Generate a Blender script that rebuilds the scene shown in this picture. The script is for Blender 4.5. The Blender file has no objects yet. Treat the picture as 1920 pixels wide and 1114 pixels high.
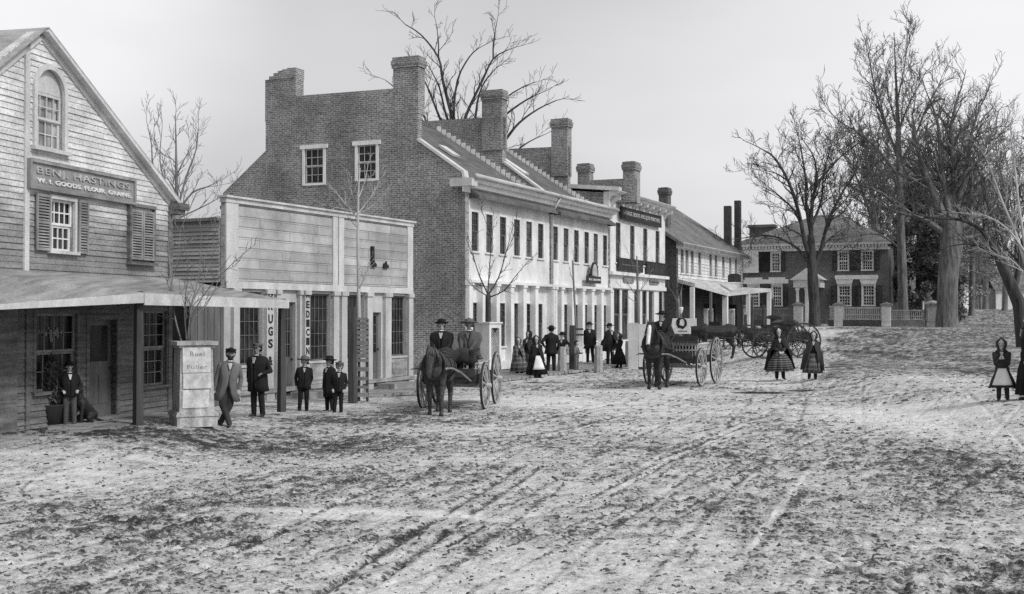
import bpy, bmesh, math, random
import numpy as np
from mathutils import Vector, Matrix
from mathutils.geometry import tessellate_polygon
R = math.radians
C = bpy.context.scene.collection
FPX = 2270.0; CX, CY = 960.0, 557.0; HOR = 590.0; HC = 2.3
PITCH = math.atan((HOR-CY)/FPX)
CP, SP = math.cos(PITCH), math.sin(PITCH)
def ray(px, py):
    x = (px-CX)/FPX; y = (CY-py)/FPX
    return Vector((x, CP-SP*y, SP+CP*y))
CAM = Vector((0, 0, HC))
def sstep(a, b, x):
    t = np.clip((x-a)/(b-a), 0, 1); return t*t*(3-2*t)
def gz(x, y):
    """broad lie of the land"""
    az = x/np.maximum(y, 1.0)
    right = sstep(0.06, 0.2, az)
    rise = 1.45*sstep(52, 95, y)*(0.25+0.75*right) + 1.6*sstep(95, 170, y) + 1.2*sstep(170, 500, y)
    bank = 0.42*sstep(8.6, 11.5, x)*sstep(12, 22, y)*(1-sstep(60, 90, y)) + 0.5*sstep(14.5, 22, x)*sstep(28, 50, y)*(1-sstep(70, 95, y))
    porch = 0.21*sstep(-4.6, -6.4, x)*sstep(16, 20.5, y)*(1-sstep(24, 29, y))
    ditch = -0.16*np.exp(-((y-34.5)/0.9)**2)*sstep(12, 14, x)*(1-sstep(17, 20, x))
    return rise+bank+ditch+porch
def gzf(x, y): return float(gz(np.array(float(x)), np.array(float(y))))
def ground_at(px, py):
    d = ray(px, py); t = 5.0
    for _ in range(6000):
        p = CAM+d*t
        if p.z <= gzf(p.x, p.y): break
        t += 0.05
    return CAM+d*t
def at(px, py, Y):
    d = ray(px, py); return CAM+d*(Y/d.y)
def tag(o, label=None, cat=None, group=None, kind=None):
    for k, v in (('label', label), ('category', cat), ('group', group), ('kind', kind)):
        if v: o[k] = v
    return o
def empty(name, loc=(0, 0, 0), rz=0.0, label=None, cat=None, group=None):
    o = bpy.data.objects.new(name, None); C.objects.link(o)
    o.location = loc; o.rotation_euler = (0, 0, rz); o.empty_display_size = .3
    return tag(o, label, cat, group)
def copy_tree(o, parent=None):
    c = o.copy(); C.objects.link(c); c.parent = parent
    for ch in list(o.children): copy_tree(ch, c)
    return c
class MB:
    def __init__(s): s.v = []; s.f = []; s.m = []
    def add(s, vs, fs, m=0):
        n = len(s.v); s.v += [tuple(p) for p in vs]; s.f += [tuple(i+n for i in f) for f in fs]; s.m += [m]*len(fs); return s
    def box(s, x0, x1, y0, y1, z0, z1, m=0):
        return s.add([(x0,y0,z0),(x1,y0,z0),(x1,y1,z0),(x0,y1,z0),(x0,y0,z1),(x1,y0,z1),(x1,y1,z1),(x0,y1,z1)],
            [(0,3,2,1),(4,5,6,7),(0,1,5,4),(1,2,6,5),(2,3,7,6),(3,0,4,7)], m)
    def bar(s, a, b, w, h=None, m=0):
        """rectangular bar from a to b"""
        h = h or w; a = Vector(a); b = Vector(b); d = (b-a).normalized()
        up = Vector((0,0,1)) if abs(d.z) < .95 else Vector((0,1,0))
        x = d.cross(up).normalized()*w/2; y = x.cross(d).normalized()*h/2
        vs = [a-x-y, a+x-y, a+x+y, a-x+y, b-x-y, b+x-y, b+x+y, b-x+y]
        return s.add(vs, [(0,3,2,1),(4,5,6,7),(0,1,5,4),(1,2,6,5),(2,3,7,6),(3,0,4,7)], m)
    def tube(s, pts, rs, n=8, m=0, caps=True):
        pts = [Vector(p) for p in pts]
        if not hasattr(rs, '__len__'): rs = [rs]*len(pts)
        base = len(s.v); prev = None
        for i, p in enumerate(pts):
            d = (pts[min(i+1, len(pts)-1)]-pts[max(i-1, 0)])
            if d.length < 1e-9: d = Vector((0,0,1))
            d.normalize()
            if prev is None:
                up = Vector((0,0,1)) if abs(d.z) < .9 else Vector((1,0,0)); x = d.cross(up).normalized()
            else:
                x = (prev-d*prev.dot(d))
                x = x.normalized() if x.length > 1e-6 else d.orthogonal().normalized()
            prev = x; y = d.cross(x)
            for k in range(n):
                a = 2*math.pi*k/n; q = p+(x*math.cos(a)+y*math.sin(a))*rs[i]; s.v.append((q.x,q.y,q.z))
        for i in range(len(pts)-1):
            for k in range(n):
                a = base+i*n+k; b = base+i*n+(k+1)%n
                s.f.append((a, b, b+n, a+n)); s.m.append(m)
        if caps:
            s.f.append(tuple(base+k for k in range(n))[::-1]); s.m.append(m)
            s.f.append(tuple(base+(len(pts)-1)*n+k for k in range(n))); s.m.append(m)
        return s
    def lathe(s, prof, n=16, c=(0,0,0), m=0, sx=1, sy=1):
        base = len(s.v)
        for r, z in prof:
            for k in range(n):
                a = 2*math.pi*k/n; s.v.append((c[0]+r*math.cos(a)*sx, c[1]+r*math.sin(a)*sy, c[2]+z))
        for i in range(len(prof)-1):
            for k in range(n):
                a = base+i*n+k; b = base+i*n+(k+1)%n; s.f.append((a, b, b+n, a+n)); s.m.append(m)
        s.f.append(tuple(base+k for k in range(n))[::-1]); s.m.append(m)
        s.f.append(tuple(base+(len(prof)-1)*n+k for k in range(n))); s.m.append(m)
        return s
    def prism(s, poly, y0, y1, m=0, holes=()):
        """poly in (x,z), extruded y0..y1"""
        loops = [[Vector((p[0], p[1], 0)) for p in poly]]
        for h in holes:
            if len(h) == 4 and not hasattr(h[0], '__len__'):
                h = [(h[0],h[2]),(h[0],h[3]),(h[1],h[3]),(h[1],h[2])]
            loops.append([Vector((p[0], p[1], 0)) for p in h])
        flat = [p for l in loops for p in l]; n = len(flat)
        tri = tessellate_polygon(loops)
        vs = [(p.x, y0, p.y) for p in flat]+[(p.x, y1, p.y) for p in flat]
        fs = []
        for t in tri:
            a, b, c = [flat[i] for i in t]
            ccw = (b.x-a.x)*(c.y-a.y)-(b.y-a.y)*(c.x-a.x) > 0
            t = t if ccw else t[::-1]
            fs.append(tuple(t)); fs.append(tuple(i+n for i in t[::-1]))
        o = 0
        for l in loops:
            k = len(l)
            for i in range(k):
                j = (i+1) % k; fs.append((o+i, o+j, o+j+n, o+i+n))
            o += k
        return s.add(vs, fs, m)
    def build(s, name, mat, parent=None, smooth=False, fixn=False, loc=None):
        me = bpy.data.meshes.new(name); me.from_pydata(s.v, [], s.f)
        mats = mat if isinstance(mat, (list, tuple)) else [mat]
        for q in mats: me.materials.append(q)
        if len(mats) > 1: me.polygons.foreach_set('material_index', s.m)
        if smooth: me.polygons.foreach_set('use_smooth', [True]*len(me.polygons))
        if fixn:
            bm = bmesh.new(); bm.from_mesh(me); bmesh.ops.recalc_face_normals(bm, faces=bm.faces); bm.to_mesh(me); bm.free()
        o = bpy.data.objects.new(name, me); C.objects.link(o)
        if parent: o.parent = parent
        if loc is not None: o.location = loc
        return o
class Frame:
    """a street-parallel wall plane: x along, y back from the street, z up"""
    def __init__(s, px, scale, az, z0=0.0):
        Y = FPX/scale; s.o = Vector(((px-CX)/FPX*Y, Y, z0)); a = R(az)
        s.u = Vector((math.sin(a), math.cos(a), 0)); s.b = Vector((-math.cos(a), math.sin(a), 0)); s.rz = math.pi/2-a
    def L(s, px, py, v=0.0):
        d = ray(px, py); o = s.o+s.b*v
        t = (o-CAM).dot(s.b)/d.dot(s.b); p = CAM+d*t-s.o
        return p.dot(s.u), p.z
    def V(s, px, py, u=0.0):
        d = ray(px, py); o = s.o+s.u*u
        t = (o-CAM).dot(s.u)/d.dot(s.u); p = CAM+d*t-s.o
        return p.dot(s.b), p.z
    def rect(s, x0, x1, yt, yb, v=0.0):
        """pixel rect: x0,x1 and top/bottom at x0 -> (u0,u1,z0,z1)"""
        a = s.L(x0, yt, v); b = s.L(x0, yb, v); c = s.L(x1, yt, v)
        return a[0], c[0], b[1], a[1]
    def W(s, u, v, z=0): return s.o+s.u*u+s.b*v+Vector((0,0,z))
    def root(s, name, label, cat, group=None): return empty(name, s.o, s.rz, label, cat, group)
# ------------------------------------------------------------ materials
def nodes(name):
    m = bpy.data.materials.new(name); m.use_nodes = True; nt = m.node_tree; nt.nodes.clear()
    out = nt.nodes.new('ShaderNodeOutputMaterial'); b = nt.nodes.new('ShaderNodeBsdfPrincipled')
    nt.links.new(b.outputs[0], out.inputs[0]); return m, nt, b
def N(nt, t, **kw):
    n = nt.nodes.new('ShaderNode'+t)
    for k, v in kw.items():
        if hasattr(n, k): setattr(n, k, v)
        else: n.inputs[k].default_value = v
    return n
def ramp(nt, src, stops):
    r = nt.nodes.new('ShaderNodeValToRGB'); e = r.color_ramp.elements
    while len(e) < len(stops): e.new(0.5)
    for i, (p, c) in enumerate(stops): e[i].position = p; e[i].color = (c, c, c, 1)
    nt.links.new(src, r.inputs[0]); return r.outputs[0]
def mixc(nt, fac, a, b, mode='MIX'):
    m = nt.nodes.new('ShaderNodeMix'); m.data_type = 'RGBA'; m.blend_type = mode
    for s, i in ((fac, 0), (a, 6), (b, 7)):
        if isinstance(s, (int, float)):
            m.inputs[i].default_value = s if i == 0 else (s, s, s, 1)
        else: nt.links.new(s, m.inputs[i])
    return m.outputs[2]
def mat(name, a, b=None, scale=(3,3,3), rough=.8, bump=0.0, det=6, dirt=0.0, fine=0.0, spec=.3, lo=.35, hi=.65):
    """two-tone weathered surface; scale may be stretched to give grain"""
    b = a if b is None else b
    m, nt, p = nodes(name); tc = N(nt, 'TexCoord'); mp = N(nt, 'Mapping'); mp.inputs['Scale'].default_value = scale
    nt.links.new(tc.outputs['Object'], mp.inputs[0])
    no = N(nt, 'TexNoise'); no.inputs['Scale'].default_value = 1; no.inputs['Detail'].default_value = det; no.inputs['Roughness'].default_value = .62
    nt.links.new(mp.outputs[0], no.inputs['Vector'])
    col = ramp(nt, no.outputs[0], [(lo, a), (hi, b)])
    if dirt:
        n2 = N(nt, 'TexNoise'); n2.inputs['Scale'].default_value = .7; n2.inputs['Detail'].default_value = 9; n2.inputs['Roughness'].default_value = .7
        nt.links.new(tc.outputs['Object'], n2.inputs['Vector'])
        col = mixc(nt, 1.0, col, ramp(nt, n2.outputs[0], [(.38, 1-dirt), (.6, 1.0)]), 'MULTIPLY')
    if fine:
        n3 = N(nt, 'TexNoise'); n3.inputs['Scale'].default_value = 22; n3.inputs['Detail'].default_value = 5
        nt.links.new(tc.outputs['Object'], n3.inputs['Vector'])
        col = mixc(nt, 1.0, col, ramp(nt, n3.outputs[0], [(.3, 1-fine), (.62, 1.0)]), 'MULTIPLY')
    nt.links.new(col, p.inputs['Base Color']); p.inputs['Roughness'].default_value = rough
    p.inputs['Specular IOR Level'].default_value = spec
    if bump:
        bp = N(nt, 'Bump'); bp.inputs['Strength'].default_value = bump; bp.inputs['Distance'].default_value = .03
        nt.links.new(no.outputs[0], bp.inputs['Height']); nt.links.new(bp.outputs[0], p.inputs['Normal'])
    return m
def brick(name, c1, c2, mort, w=.23, h=.078, ms=.012, stain=.35, light=None):
    m, nt, p = nodes(name); tc = N(nt, 'TexCoord'); sx = N(nt, 'SeparateXYZ'); nt.links.new(tc.outputs['Object'], sx.inputs[0])
    ad = N(nt, 'Math', operation='ADD'); nt.links.new(sx.outputs[0], ad.inputs[0]); nt.links.new(sx.outputs[1], ad.inputs[1])
    cx = N(nt, 'CombineXYZ'); nt.links.new(ad.outputs[0], cx.inputs[0]); nt.links.new(sx.outputs[2], cx.inputs[1])
    # slight unevenness of the courses
    nw = N(nt, 'TexNoise'); nw.inputs['Scale'].default_value = 1.3; nt.links.new(tc.outputs['Object'], nw.inputs['Vector'])
    wm = N(nt, 'VectorMath', operation='SCALE'); wm.inputs['Scale'].default_value = .03; nt.links.new(nw.outputs['Color'], wm.inputs[0])
    wa = N(nt, 'VectorMath', operation='ADD'); nt.links.new(cx.outputs[0], wa.inputs[0]); nt.links.new(wm.outputs[0], wa.inputs[1])
    br = N(nt, 'TexBrick'); br.inputs['Scale'].default_value = 1; br.inputs['Brick Width'].default_value = w; br.inputs['Row Height'].default_value = h
    br.inputs['Mortar Size'].default_value = ms; br.inputs['Mortar Smooth'].default_value = .3
    br.inputs['Color1'].default_value = (c1,c1,c1,1); br.inputs['Color2'].default_value = (c2,c2,c2,1); br.inputs['Mortar'].default_value = (mort,mort,mort,1)
    nt.links.new(wa.outputs[0], br.inputs['Vector'])
    n2 = N(nt, 'TexNoise'); n2.inputs['Scale'].default_value = .45; n2.inputs['Detail'].default_value = 8; n2.inputs['Roughness'].default_value = .65
    nt.links.new(tc.outputs['Object'], n2.inputs['Vector'])
    col = mixc(nt, 1.0, br.outputs[0], ramp(nt, n2.outputs[0], [(.32, 1-stain), (.68, 1.25)]), 'MULTIPLY')
    n3 = N(nt, 'TexNoise'); n3.inputs['Scale'].default_value = 9; n3.inputs['Detail'].default_value = 4
    nt.links.new(tc.outputs['Object'], n3.inputs['Vector'])
    col = mixc(nt, 1.0, col, ramp(nt, n3.outputs[0], [(.3, .62), (.7, 1.3)]), 'MULTIPLY')
    nt.links.new(col, p.inputs['Base Color']); p.inputs['Roughness'].default_value = .9
    bp = N(nt, 'Bump'); bp.inputs['Strength'].default_value = .5; bp.inputs['Distance'].default_value = .01; bp.invert = True
    nt.links.new(br.outputs['Fac'], bp.inputs['Height']); nt.links.new(bp.outputs[0], p.inputs['Normal'])
    return m
def shingle(name, a, b, row=.14, axis=1, w=.2):
    """overlapping courses of shingles; axis 1: courses up the local y, 2: up z"""
    m, nt, p = nodes(name); tc = N(nt, 'TexCoord'); sx = N(nt, 'SeparateXYZ'); nt.links.new(tc.outputs['Object'], sx.inputs[0])
    cx = N(nt, 'CombineXYZ'); nt.links.new(sx.outputs[0], cx.inputs[0]); nt.links.new(sx.outputs[axis], cx.inputs[1])
    br = N(nt, 'TexBrick'); br.inputs['Scale'].default_value = 1; br.inputs['Brick Width'].default_value = w; br.inputs['Row Height'].default_value = row
    br.inputs['Mortar Size'].default_value = .008; br.inputs['Mortar Smooth'].default_value = .1
    br.inputs['Color1'].default_value = (a,a,a,1); br.inputs['Color2'].default_value = (b,b,b,1); g = a*.45; br.inputs['Mortar'].default_value = (g,g,g,1)
    nt.links.new(cx.outputs[0], br.inputs['Vector'])
    n2 = N(nt, 'TexNoise'); n2.inputs['Scale'].default_value = .6; n2.inputs['Detail'].default_value = 9; n2.inputs['Roughness'].default_value = .7
    nt.links.new(tc.outputs['Object'], n2.inputs['Vector'])
    col = mixc(nt, 1.0, br.outputs[0], ramp(nt, n2.outputs[0], [(.35, .6), (.65, 1.25)]), 'MULTIPLY')
    nt.links.new(col, p.inputs['Base Color']); p.inputs['Roughness'].default_value = .9
    bp = N(nt, 'Bump'); bp.inputs['Strength'].default_value = .6; bp.inputs['Distance'].default_value = .015; bp.invert = True
    nt.links.new(br.outputs['Fac'], bp.inputs['Height']); nt.links.new(bp.outputs[0], p.inputs['Normal'])
    return m
def glassm(name, a=.02, b=.10, rough=.12):
    m, nt, p = nodes(name); tc = N(nt, 'TexCoord'); mp = N(nt, 'Mapping'); mp.inputs['Scale'].default_value = (2.2, 2.2, .9)
    nt.links.new(tc.outputs['Object'], mp.inputs[0])
    no = N(nt, 'TexNoise'); no.inputs['Scale'].default_value = 1.5; no.inputs['Detail'].default_value = 3; nt.links.new(mp.outputs[0], no.inputs['Vector'])
    nt.links.new(ramp(nt, no.outputs[0], [(.42, a), (.64, b)]), p.inputs['Base Color'])
    p.inputs['Roughness'].default_value = rough; p.inputs['Specular IOR Level'].default_value = .3
    bp = N(nt, 'Bump'); bp.inputs['Strength'].default_value = .25; bp.inputs['Distance'].default_value = .02
    n2 = N(nt, 'TexNoise'); n2.inputs['Scale'].default_value = 2.5; nt.links.new(tc.outputs['Object'], n2.inputs['Vector'])
    nt.links.new(n2.outputs[0], bp.inputs['Height']); nt.links.new(bp.outputs[0], p.inputs['Normal'])
    return m
M = {}
M['white'] = mat('white_paint', .70, .86, (2.2,2.2,.35), .6, .1, dirt=.24, fine=.08)
M['whitetrim'] = mat('white_trim_paint', .76, .86, (4,4,1), .55, dirt=.18, fine=.1)
M['hwhite'] = mat('weathered_white_clapboard', .70, .90, (.8,.8,7), .75, .25, dirt=.35, fine=.35)  # white raised to carry the glare on the upper boards; lower ones are worn
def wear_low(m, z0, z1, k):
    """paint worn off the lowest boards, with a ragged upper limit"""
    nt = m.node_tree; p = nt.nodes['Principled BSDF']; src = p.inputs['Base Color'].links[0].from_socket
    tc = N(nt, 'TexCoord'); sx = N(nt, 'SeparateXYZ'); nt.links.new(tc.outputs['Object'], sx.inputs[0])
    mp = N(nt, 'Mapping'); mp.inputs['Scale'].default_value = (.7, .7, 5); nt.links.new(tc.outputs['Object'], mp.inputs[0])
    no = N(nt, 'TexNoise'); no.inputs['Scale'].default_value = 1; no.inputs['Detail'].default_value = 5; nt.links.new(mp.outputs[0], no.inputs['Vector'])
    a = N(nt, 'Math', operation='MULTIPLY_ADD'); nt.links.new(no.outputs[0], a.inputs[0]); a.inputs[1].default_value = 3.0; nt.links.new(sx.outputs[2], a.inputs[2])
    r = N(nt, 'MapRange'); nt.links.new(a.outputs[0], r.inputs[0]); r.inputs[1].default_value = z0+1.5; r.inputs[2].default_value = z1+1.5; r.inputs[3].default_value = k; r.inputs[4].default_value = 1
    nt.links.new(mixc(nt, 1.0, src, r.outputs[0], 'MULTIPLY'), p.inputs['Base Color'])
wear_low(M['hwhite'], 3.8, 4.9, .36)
M['hgrey'] = mat('weathered_grey_board', .10, .25, (.7,.7,9), .85, .3, dirt=.3, fine=.3)  # weathered grey, darkened as well for the canopy's shade
M['cornerboard'] = mat('corner_board_paint', .52, .72, (2,2,.6), .7, dirt=.2, fine=.2)
M['sham'] = shingle('grey_painted_boards', .34, .47, row=.268, axis=2, w=2.7)
M['shopw'] = mat('shopfront_paint', .46, .62, (2,2,.4), .65, .1, dirt=.22, fine=.15)
M['shoplow'] = mat('shopfront_lower_boards', .3, .55, (1,1,5), .8, .2, dirt=.45, fine=.3)
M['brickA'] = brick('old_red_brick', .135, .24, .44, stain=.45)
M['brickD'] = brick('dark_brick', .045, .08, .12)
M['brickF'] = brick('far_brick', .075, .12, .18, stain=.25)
M['roofA'] = mat('slate_roof', .115, .19, (1.2,3,1.2), .8, .15, dirt=.25, fine=.3)
M['roofS'] = shingle('wood_shingle_roof', .13, .22)
M['roofP'] = mat('pale_shingles', .34, .52, (3,1,8), .85, .2, dirt=.25, fine=.25)
M['roofC'] = mat('canopy_boards', .22, .42, (6,.5,1), .8, .2, dirt=.25, fine=.3)
M['lap'] = mat('grey_shed_clapboard', .30, .46, (1,1,8), .85, .2, dirt=.2)
M['sashd'] = mat('dark_sash_paint', .09, .16, (5,5,5), .6)
M['sashm'] = mat('dull_sash_paint', .16, .26, (5,5,5), .6)
M['hdark'] = mat('sooty_boards', .12, .26, (.7,.7,9), .85, .3, dirt=.3, fine=.3)  # wall boards with the shade under the canopy put into their colour
M['dark'] = mat('dark_wood', .02, .05, (2,2,.5), .85, .2)
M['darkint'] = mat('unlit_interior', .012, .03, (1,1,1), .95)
M['door'] = mat('door_paint', .08, .15, (3,3,.6), .6, .1)
M['glass'] = glassm('window_glass', .012, .05, .2)
M['blind'] = glassm('window_glass_with_blind', .03, .09, .4)
M['blindp'] = glassm('window_glass_with_pale_blind', .09, .22, .4)
M['glassl'] = glassm('pale_window_glass', .18, .5, .2)
M['shut'] = mat('shutter_paint', .2, .36, (3,3,2), .75, .1, dirt=.3)
M['shutD'] = mat('dark_shutter_paint', .02, .035, (3,3,2), .7)
M['signg'] = mat('grey_sign_board', .20, .33, (1,1,3), .7, dirt=.2)
M['signd'] = mat('black_sign_board', .022, .045, (2,2,2), .6)
M['lett'] = mat('pale_sign_lettering', .55, .75, (5,5,5), .6)
M['lettmid'] = mat('faded_sign_lettering', .3, .5, (4,4,4), .6)
M['lettd'] = mat('black_lettering', .015, .02, (3,3,3), .6)
M['stone'] = mat('granite', .28, .46, (9,9,9), .9, .4, fine=.3)
M['post'] = mat('weathered_post', .04, .085, (8,8,.8), .9, .4)
M['plank'] = mat('sidewalk_plank', .25, .45, (.5,7,2), .9, .3, dirt=.4, fine=.2)
M['flash'] = mat('lead_flashing', .55, .72, (3,3,3), .6, dirt=.2)
M['gutter'] = mat('weathered_gutter', .45, .62, (1,5,5), .7, dirt=.25)
M['bark'] = mat('bark', .025, .09, (7,7,1.1), .95, 1.0)
M['barkm'] = mat('grey_bark', .08, .24, (6,6,.9), .95, 1.0, dirt=.3)
M['barkp'] = mat('pale_bark', .13, .24, (3,3,.8), .9, .3)
M['barkw'] = mat('silver_bark', .3, .5, (3,3,.8), .9, .3)
M['barkf'] = mat('distant_bark', .12, .2, (2,2,.7), .95)
M['everg'] = mat('evergreen_foliage', .05, .13, (.8,.8,.8), .85)
M['drybr'] = mat('dry_leaves', .2, .36, (1,1,1), .9)
# ------------------------------------------------------------ building parts
def wall(root, name, poly, holes, m, y0=0.0, y1=.3):
    return MB().prism(poly, y0, y1, holes=holes).build(name, m, root, fixn=True)
def clap(root, name, poly, holes, m, y=0.0, pitch=.13, t=.022, back=.12, sub=None, jit=.0):
    """clapboards as real overlapping boards"""
    mb = MB().prism(poly, 0, 1, holes=holes); n = len(mb.v)//2
    bm = bmesh.new(); vs = [bm.verts.new((p[0], 0, p[2])) for p in mb.v[:n]]
    for f in mb.f:
        if len(f) == 3 and max(f) < n:
            try: bm.faces.new([vs[i] for i in f])
            except ValueError: pass
    z0 = min(p[1] for p in poly); z1 = max(p[1] for p in poly); k = 1
    while z0+k*pitch < z1:
        bmesh.ops.bisect_plane(bm, geom=bm.verts[:]+bm.edges[:]+bm.faces[:], plane_co=(0,0,z0+k*pitch), plane_no=(0,0,1), dist=1e-5); k += 1
    es = [e for e in bm.edges if abs(e.verts[0].co.z-e.verts[1].co.z) < 1e-4 and abs(((e.verts[0].co.z-z0)/pitch) % 1.0 - round(((e.verts[0].co.z-z0)/pitch) % 1.0)) < 1e-2]
    bmesh.ops.split_edges(bm, edges=es)
    rnd = random.Random(5); band = {}
    for v in bm.verts:
        if not v.link_faces: continue
        cz = sum(f.calc_center_median().z for f in v.link_faces)/len(v.link_faces)
        b = math.floor((cz-z0)/pitch); j = band.setdefault(b, rnd.uniform(.6, 1.35))
        fr = (v.co.z-z0-b*pitch)/pitch
        v.co.y = y-t*(1-fr)*j-.002
        v.co.z -= .006 if fr < .1 else 0
        if jit and fr < .1: v.co.z += rnd.uniform(-jit, jit)
    bmesh.ops.recalc_face_normals(bm, faces=bm.faces)
    if sum(f.normal.y for f in bm.faces) > 0: bmesh.ops.reverse_faces(bm, faces=bm.faces)
    me = bpy.data.meshes.new(name); bm.to_mesh(me); bm.free()
    m2 = MB().prism(poly, y+.003, y+back, holes=holes)
    me.materials.append(m)
    me2 = bpy.data.meshes.new(name); me2.from_pydata(m2.v, [], m2.f)
    bm = bmesh.new(); bm.from_mesh(me); bm.from_mesh(me2); bm.to_mesh(me); bm.free()
    o = bpy.data.objects.new(name, me); C.objects.link(o); o.parent = root; return o
def window(root, r, cols=3, rows=2, y=.08, casing=.09, m='whitetrim', g='glass', proud=.03, lintel=0, sill=True, mw=.022, sashes=2, fr=.045, name='window', sm=None):
    """r = clear opening u0,u1,z0,z1; casing round it; sashes with panes"""
    u0, u1, z0, z1 = r; b = MB()
    if casing:
        c = casing
        b.box(u0-c, u0, -proud, .02, z0, z1); b.box(u1, u1+c, -proud, .02, z0, z1)
        b.box(u0-c-lintel*.5, u1+c+lintel*.5, -proud-.004, .02, z1, z1+c+lintel)
    if sill: b.box(u0-casing-.03, u1+casing+.03, -proud-.05, .02, z0-.06, z0)
    if not b.v: b.box(u0, u0+.01, y-.03, y, z0, z1)
    w = b.build(name, M[m], root, fixn=True)
    s = MB(); h = (z1-z0)/sashes
    for k in range(sashes):
        a0 = z0+k*h; a1 = a0+h; yy = y-.03*(k == sashes-1 and sashes > 1)
        s.box(u0, u0+fr, yy-.03, yy, a0, a1); s.box(u1-fr, u1, yy-.03, yy, a0, a1)
        s.box(u0+fr, u1-fr, yy-.03, yy, a0, a0+fr); s.box(u0+fr, u1-fr, yy-.03, yy, a1-fr, a1)
        for i in range(1, cols):
            x = u0+fr+(u1-u0-2*fr)*i/cols; s.box(x-mw/2, x+mw/2, yy-.024, yy-.004, a0+fr, a1-fr)
        for i in range(1, rows):
            zz = a0+fr+(h-2*fr)*i/rows; s.box(u0+fr, u1-fr, yy-.02, yy-.002, zz-mw/2, zz+mw/2)
    sm = sm or ('whitetrim' if m in ('whitetrim', 'white', 'cornerboard') else m)
    s.build('sash', M[sm], w, fixn=True)
    MB().box(u0, u1, y+.001, y+.012, z0, z1).build('pane', M[g], w)
    return w
def shutter(root, u0, u1, z0, z1, m='shut', y=-.055, name='shutter', n=None):
    b = MB(); f = .05; b.box(u0, u0+f, y-.03, y, z0, z1); b.box(u1-f, u1, y-.03, y, z0, z1)
    zm = (z0+z1)/2
    for a in (z0, zm-f/2, z1-f): b.box(u0+f, u1-f, y-.029, y-.001, a, a+f)
    for a0, a1 in ((z0+f, zm-f/2), (zm+f/2, z1-f)):
        k = max(3, int((a1-a0)/.055)) if n is None else n
        for i in range(k):
            z = a0+(a1-a0)*(i+.5)/k; b.bar((u0+f, y-.014, z), (u1-f, y-.014, z), .008, .03)
            b.v[-8:] = [(p[0], p[1]+(p[2]-z)*.9, p[2]) for p in b.v[-8:]]
    return b.build(name, M[m], root, fixn=True)
def door(root, r, y=.12, m='door', glassfrac=.5, casing=.1, cols=1, rows=1, name='door', cm='whitetrim'):
    u0, u1, z0, z1 = r; b = MB(); zg = z1-(z1-z0)*glassfrac; f = .11
    b.box(u0, u1, y, y+.04, z0, zg-f*.5); b.box(u0, u0+f, y, y+.04, zg-f*.5, z1); b.box(u1-f, u1, y, y+.04, zg-f*.5, z1)
    b.box(u0+f, u1-f, y, y+.04, z1-f, z1); b.box(u0+f, u1-f, y, y+.04, zg-f*.5, zg+f*.5)
    b.box(u0+f*1.2, (u0+u1)/2-.04, y-.012, y+.001, z0+.25, zg-.2); b.box((u0+u1)/2+.04, u1-f*1.2, y-.012, y+.001, z0+.25, zg-.2)
    for i in range(1, cols):
        x = u0+f+(u1-u0-2*f)*i/cols; b.box(x-.012, x+.012, y+.002, y+.03, zg+f*.5, z1-f)
    for i in range(1, rows):
        z = zg+f*.5+(z1-f-zg-f*.5)*i/rows; b.box(u0+f, u1-f, y+.004, y+.028, z-.012, z+.012)
    d = b.build(name, M[m], root, fixn=True)
    MB().box(u0+f, u1-f, y+.03, y+.036, zg+f*.5, z1-f).build('pane', M['glass'], d)
    k = MB(); k.lathe([(.0,0),(.02,.0),(.012,.02),(.03,.035),(.03,.055),(.0,.065)], 10); k.v = [(q[0]+u1-.06, y-q[2], q[1]+z0+.95) for q in k.v]
    k.build('handle', M['signd'], d, smooth=True)
    if casing:
        c = casing; b = MB(); b.box(u0-c, u0, -.03, y+.05, z0, z1); b.box(u1, u1+c, -.03, y+.05, z0, z1); b.box(u0-c, u1+c, -.032, y+.05, z1, z1+c)
        b.build('door_frame', M[cm], d, fixn=True)
    return d
def text(parent, s, u0, u1, z0, z1, y, m, name='lettering', ext=.008, bold=.012, shear=0.0, stack=False, serif=True):
    cu = bpy.data.curves.new(name, 'FONT'); cu.body = '\n'.join(s) if stack else s
    cu.extrude = ext; cu.offset = bold; cu.align_x = 'CENTER' if stack else 'LEFT'; cu.space_character = 1.08; cu.resolution_u = 3
    if stack: cu.space_line = 1.25
    o = bpy.data.objects.new(name, cu); C.objects.link(o)
    me = bpy.data.meshes.new_from_object(o.evaluated_get(bpy.context.evaluated_depsgraph_get()))
    bpy.data.objects.remove(o)
    v = np.empty(len(me.vertices)*3); me.vertices.foreach_get('co', v); v = v.reshape(-1, 3)
    mn = v.min(0); mx = v.max(0); q = np.empty_like(v)
    q[:, 0] = u0+(v[:, 0]-mn[0])/(mx[0]-mn[0])*(u1-u0); q[:, 2] = z0+(v[:, 1]-mn[1])/(mx[1]-mn[1])*(z1-z0); q[:, 1] = y-v[:, 2]
    me.vertices.foreach_set('co', q.ravel()); me.name = name; me.materials.clear(); me.materials.append(M[m])
    me.update(); ob = bpy.data.objects.new(name, me); C.objects.link(ob); ob.parent = parent; return ob
def cornice(root, u0, u1, z, y=0, h=.35, d=.35, m='whitetrim', name='cornice'):
    """moulded eaves box: stepped profile projecting towards the street"""
    prof = [(0,-h),(-.04,-h),(-.06,-h*.7),(-d*.45,-h*.62),(-d*.5,-h*.35),(-d*.85,-h*.28),(-d,-h*.05),(-d,0),(0,0)]
    b = MB(); n = len(prof)
    vs = [(u0, y+p[0], z+p[1]) for p in prof]+[(u1, y+p[0], z+p[1]) for p in prof]
    b.add(vs, [tuple(range(n))[::-1], tuple(range(n, 2*n))]+[(i, (i+1) % n, (i+1) % n+n, i+n) for i in range(n)])
    return b.build(name, M[m], root, fixn=True)
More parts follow.
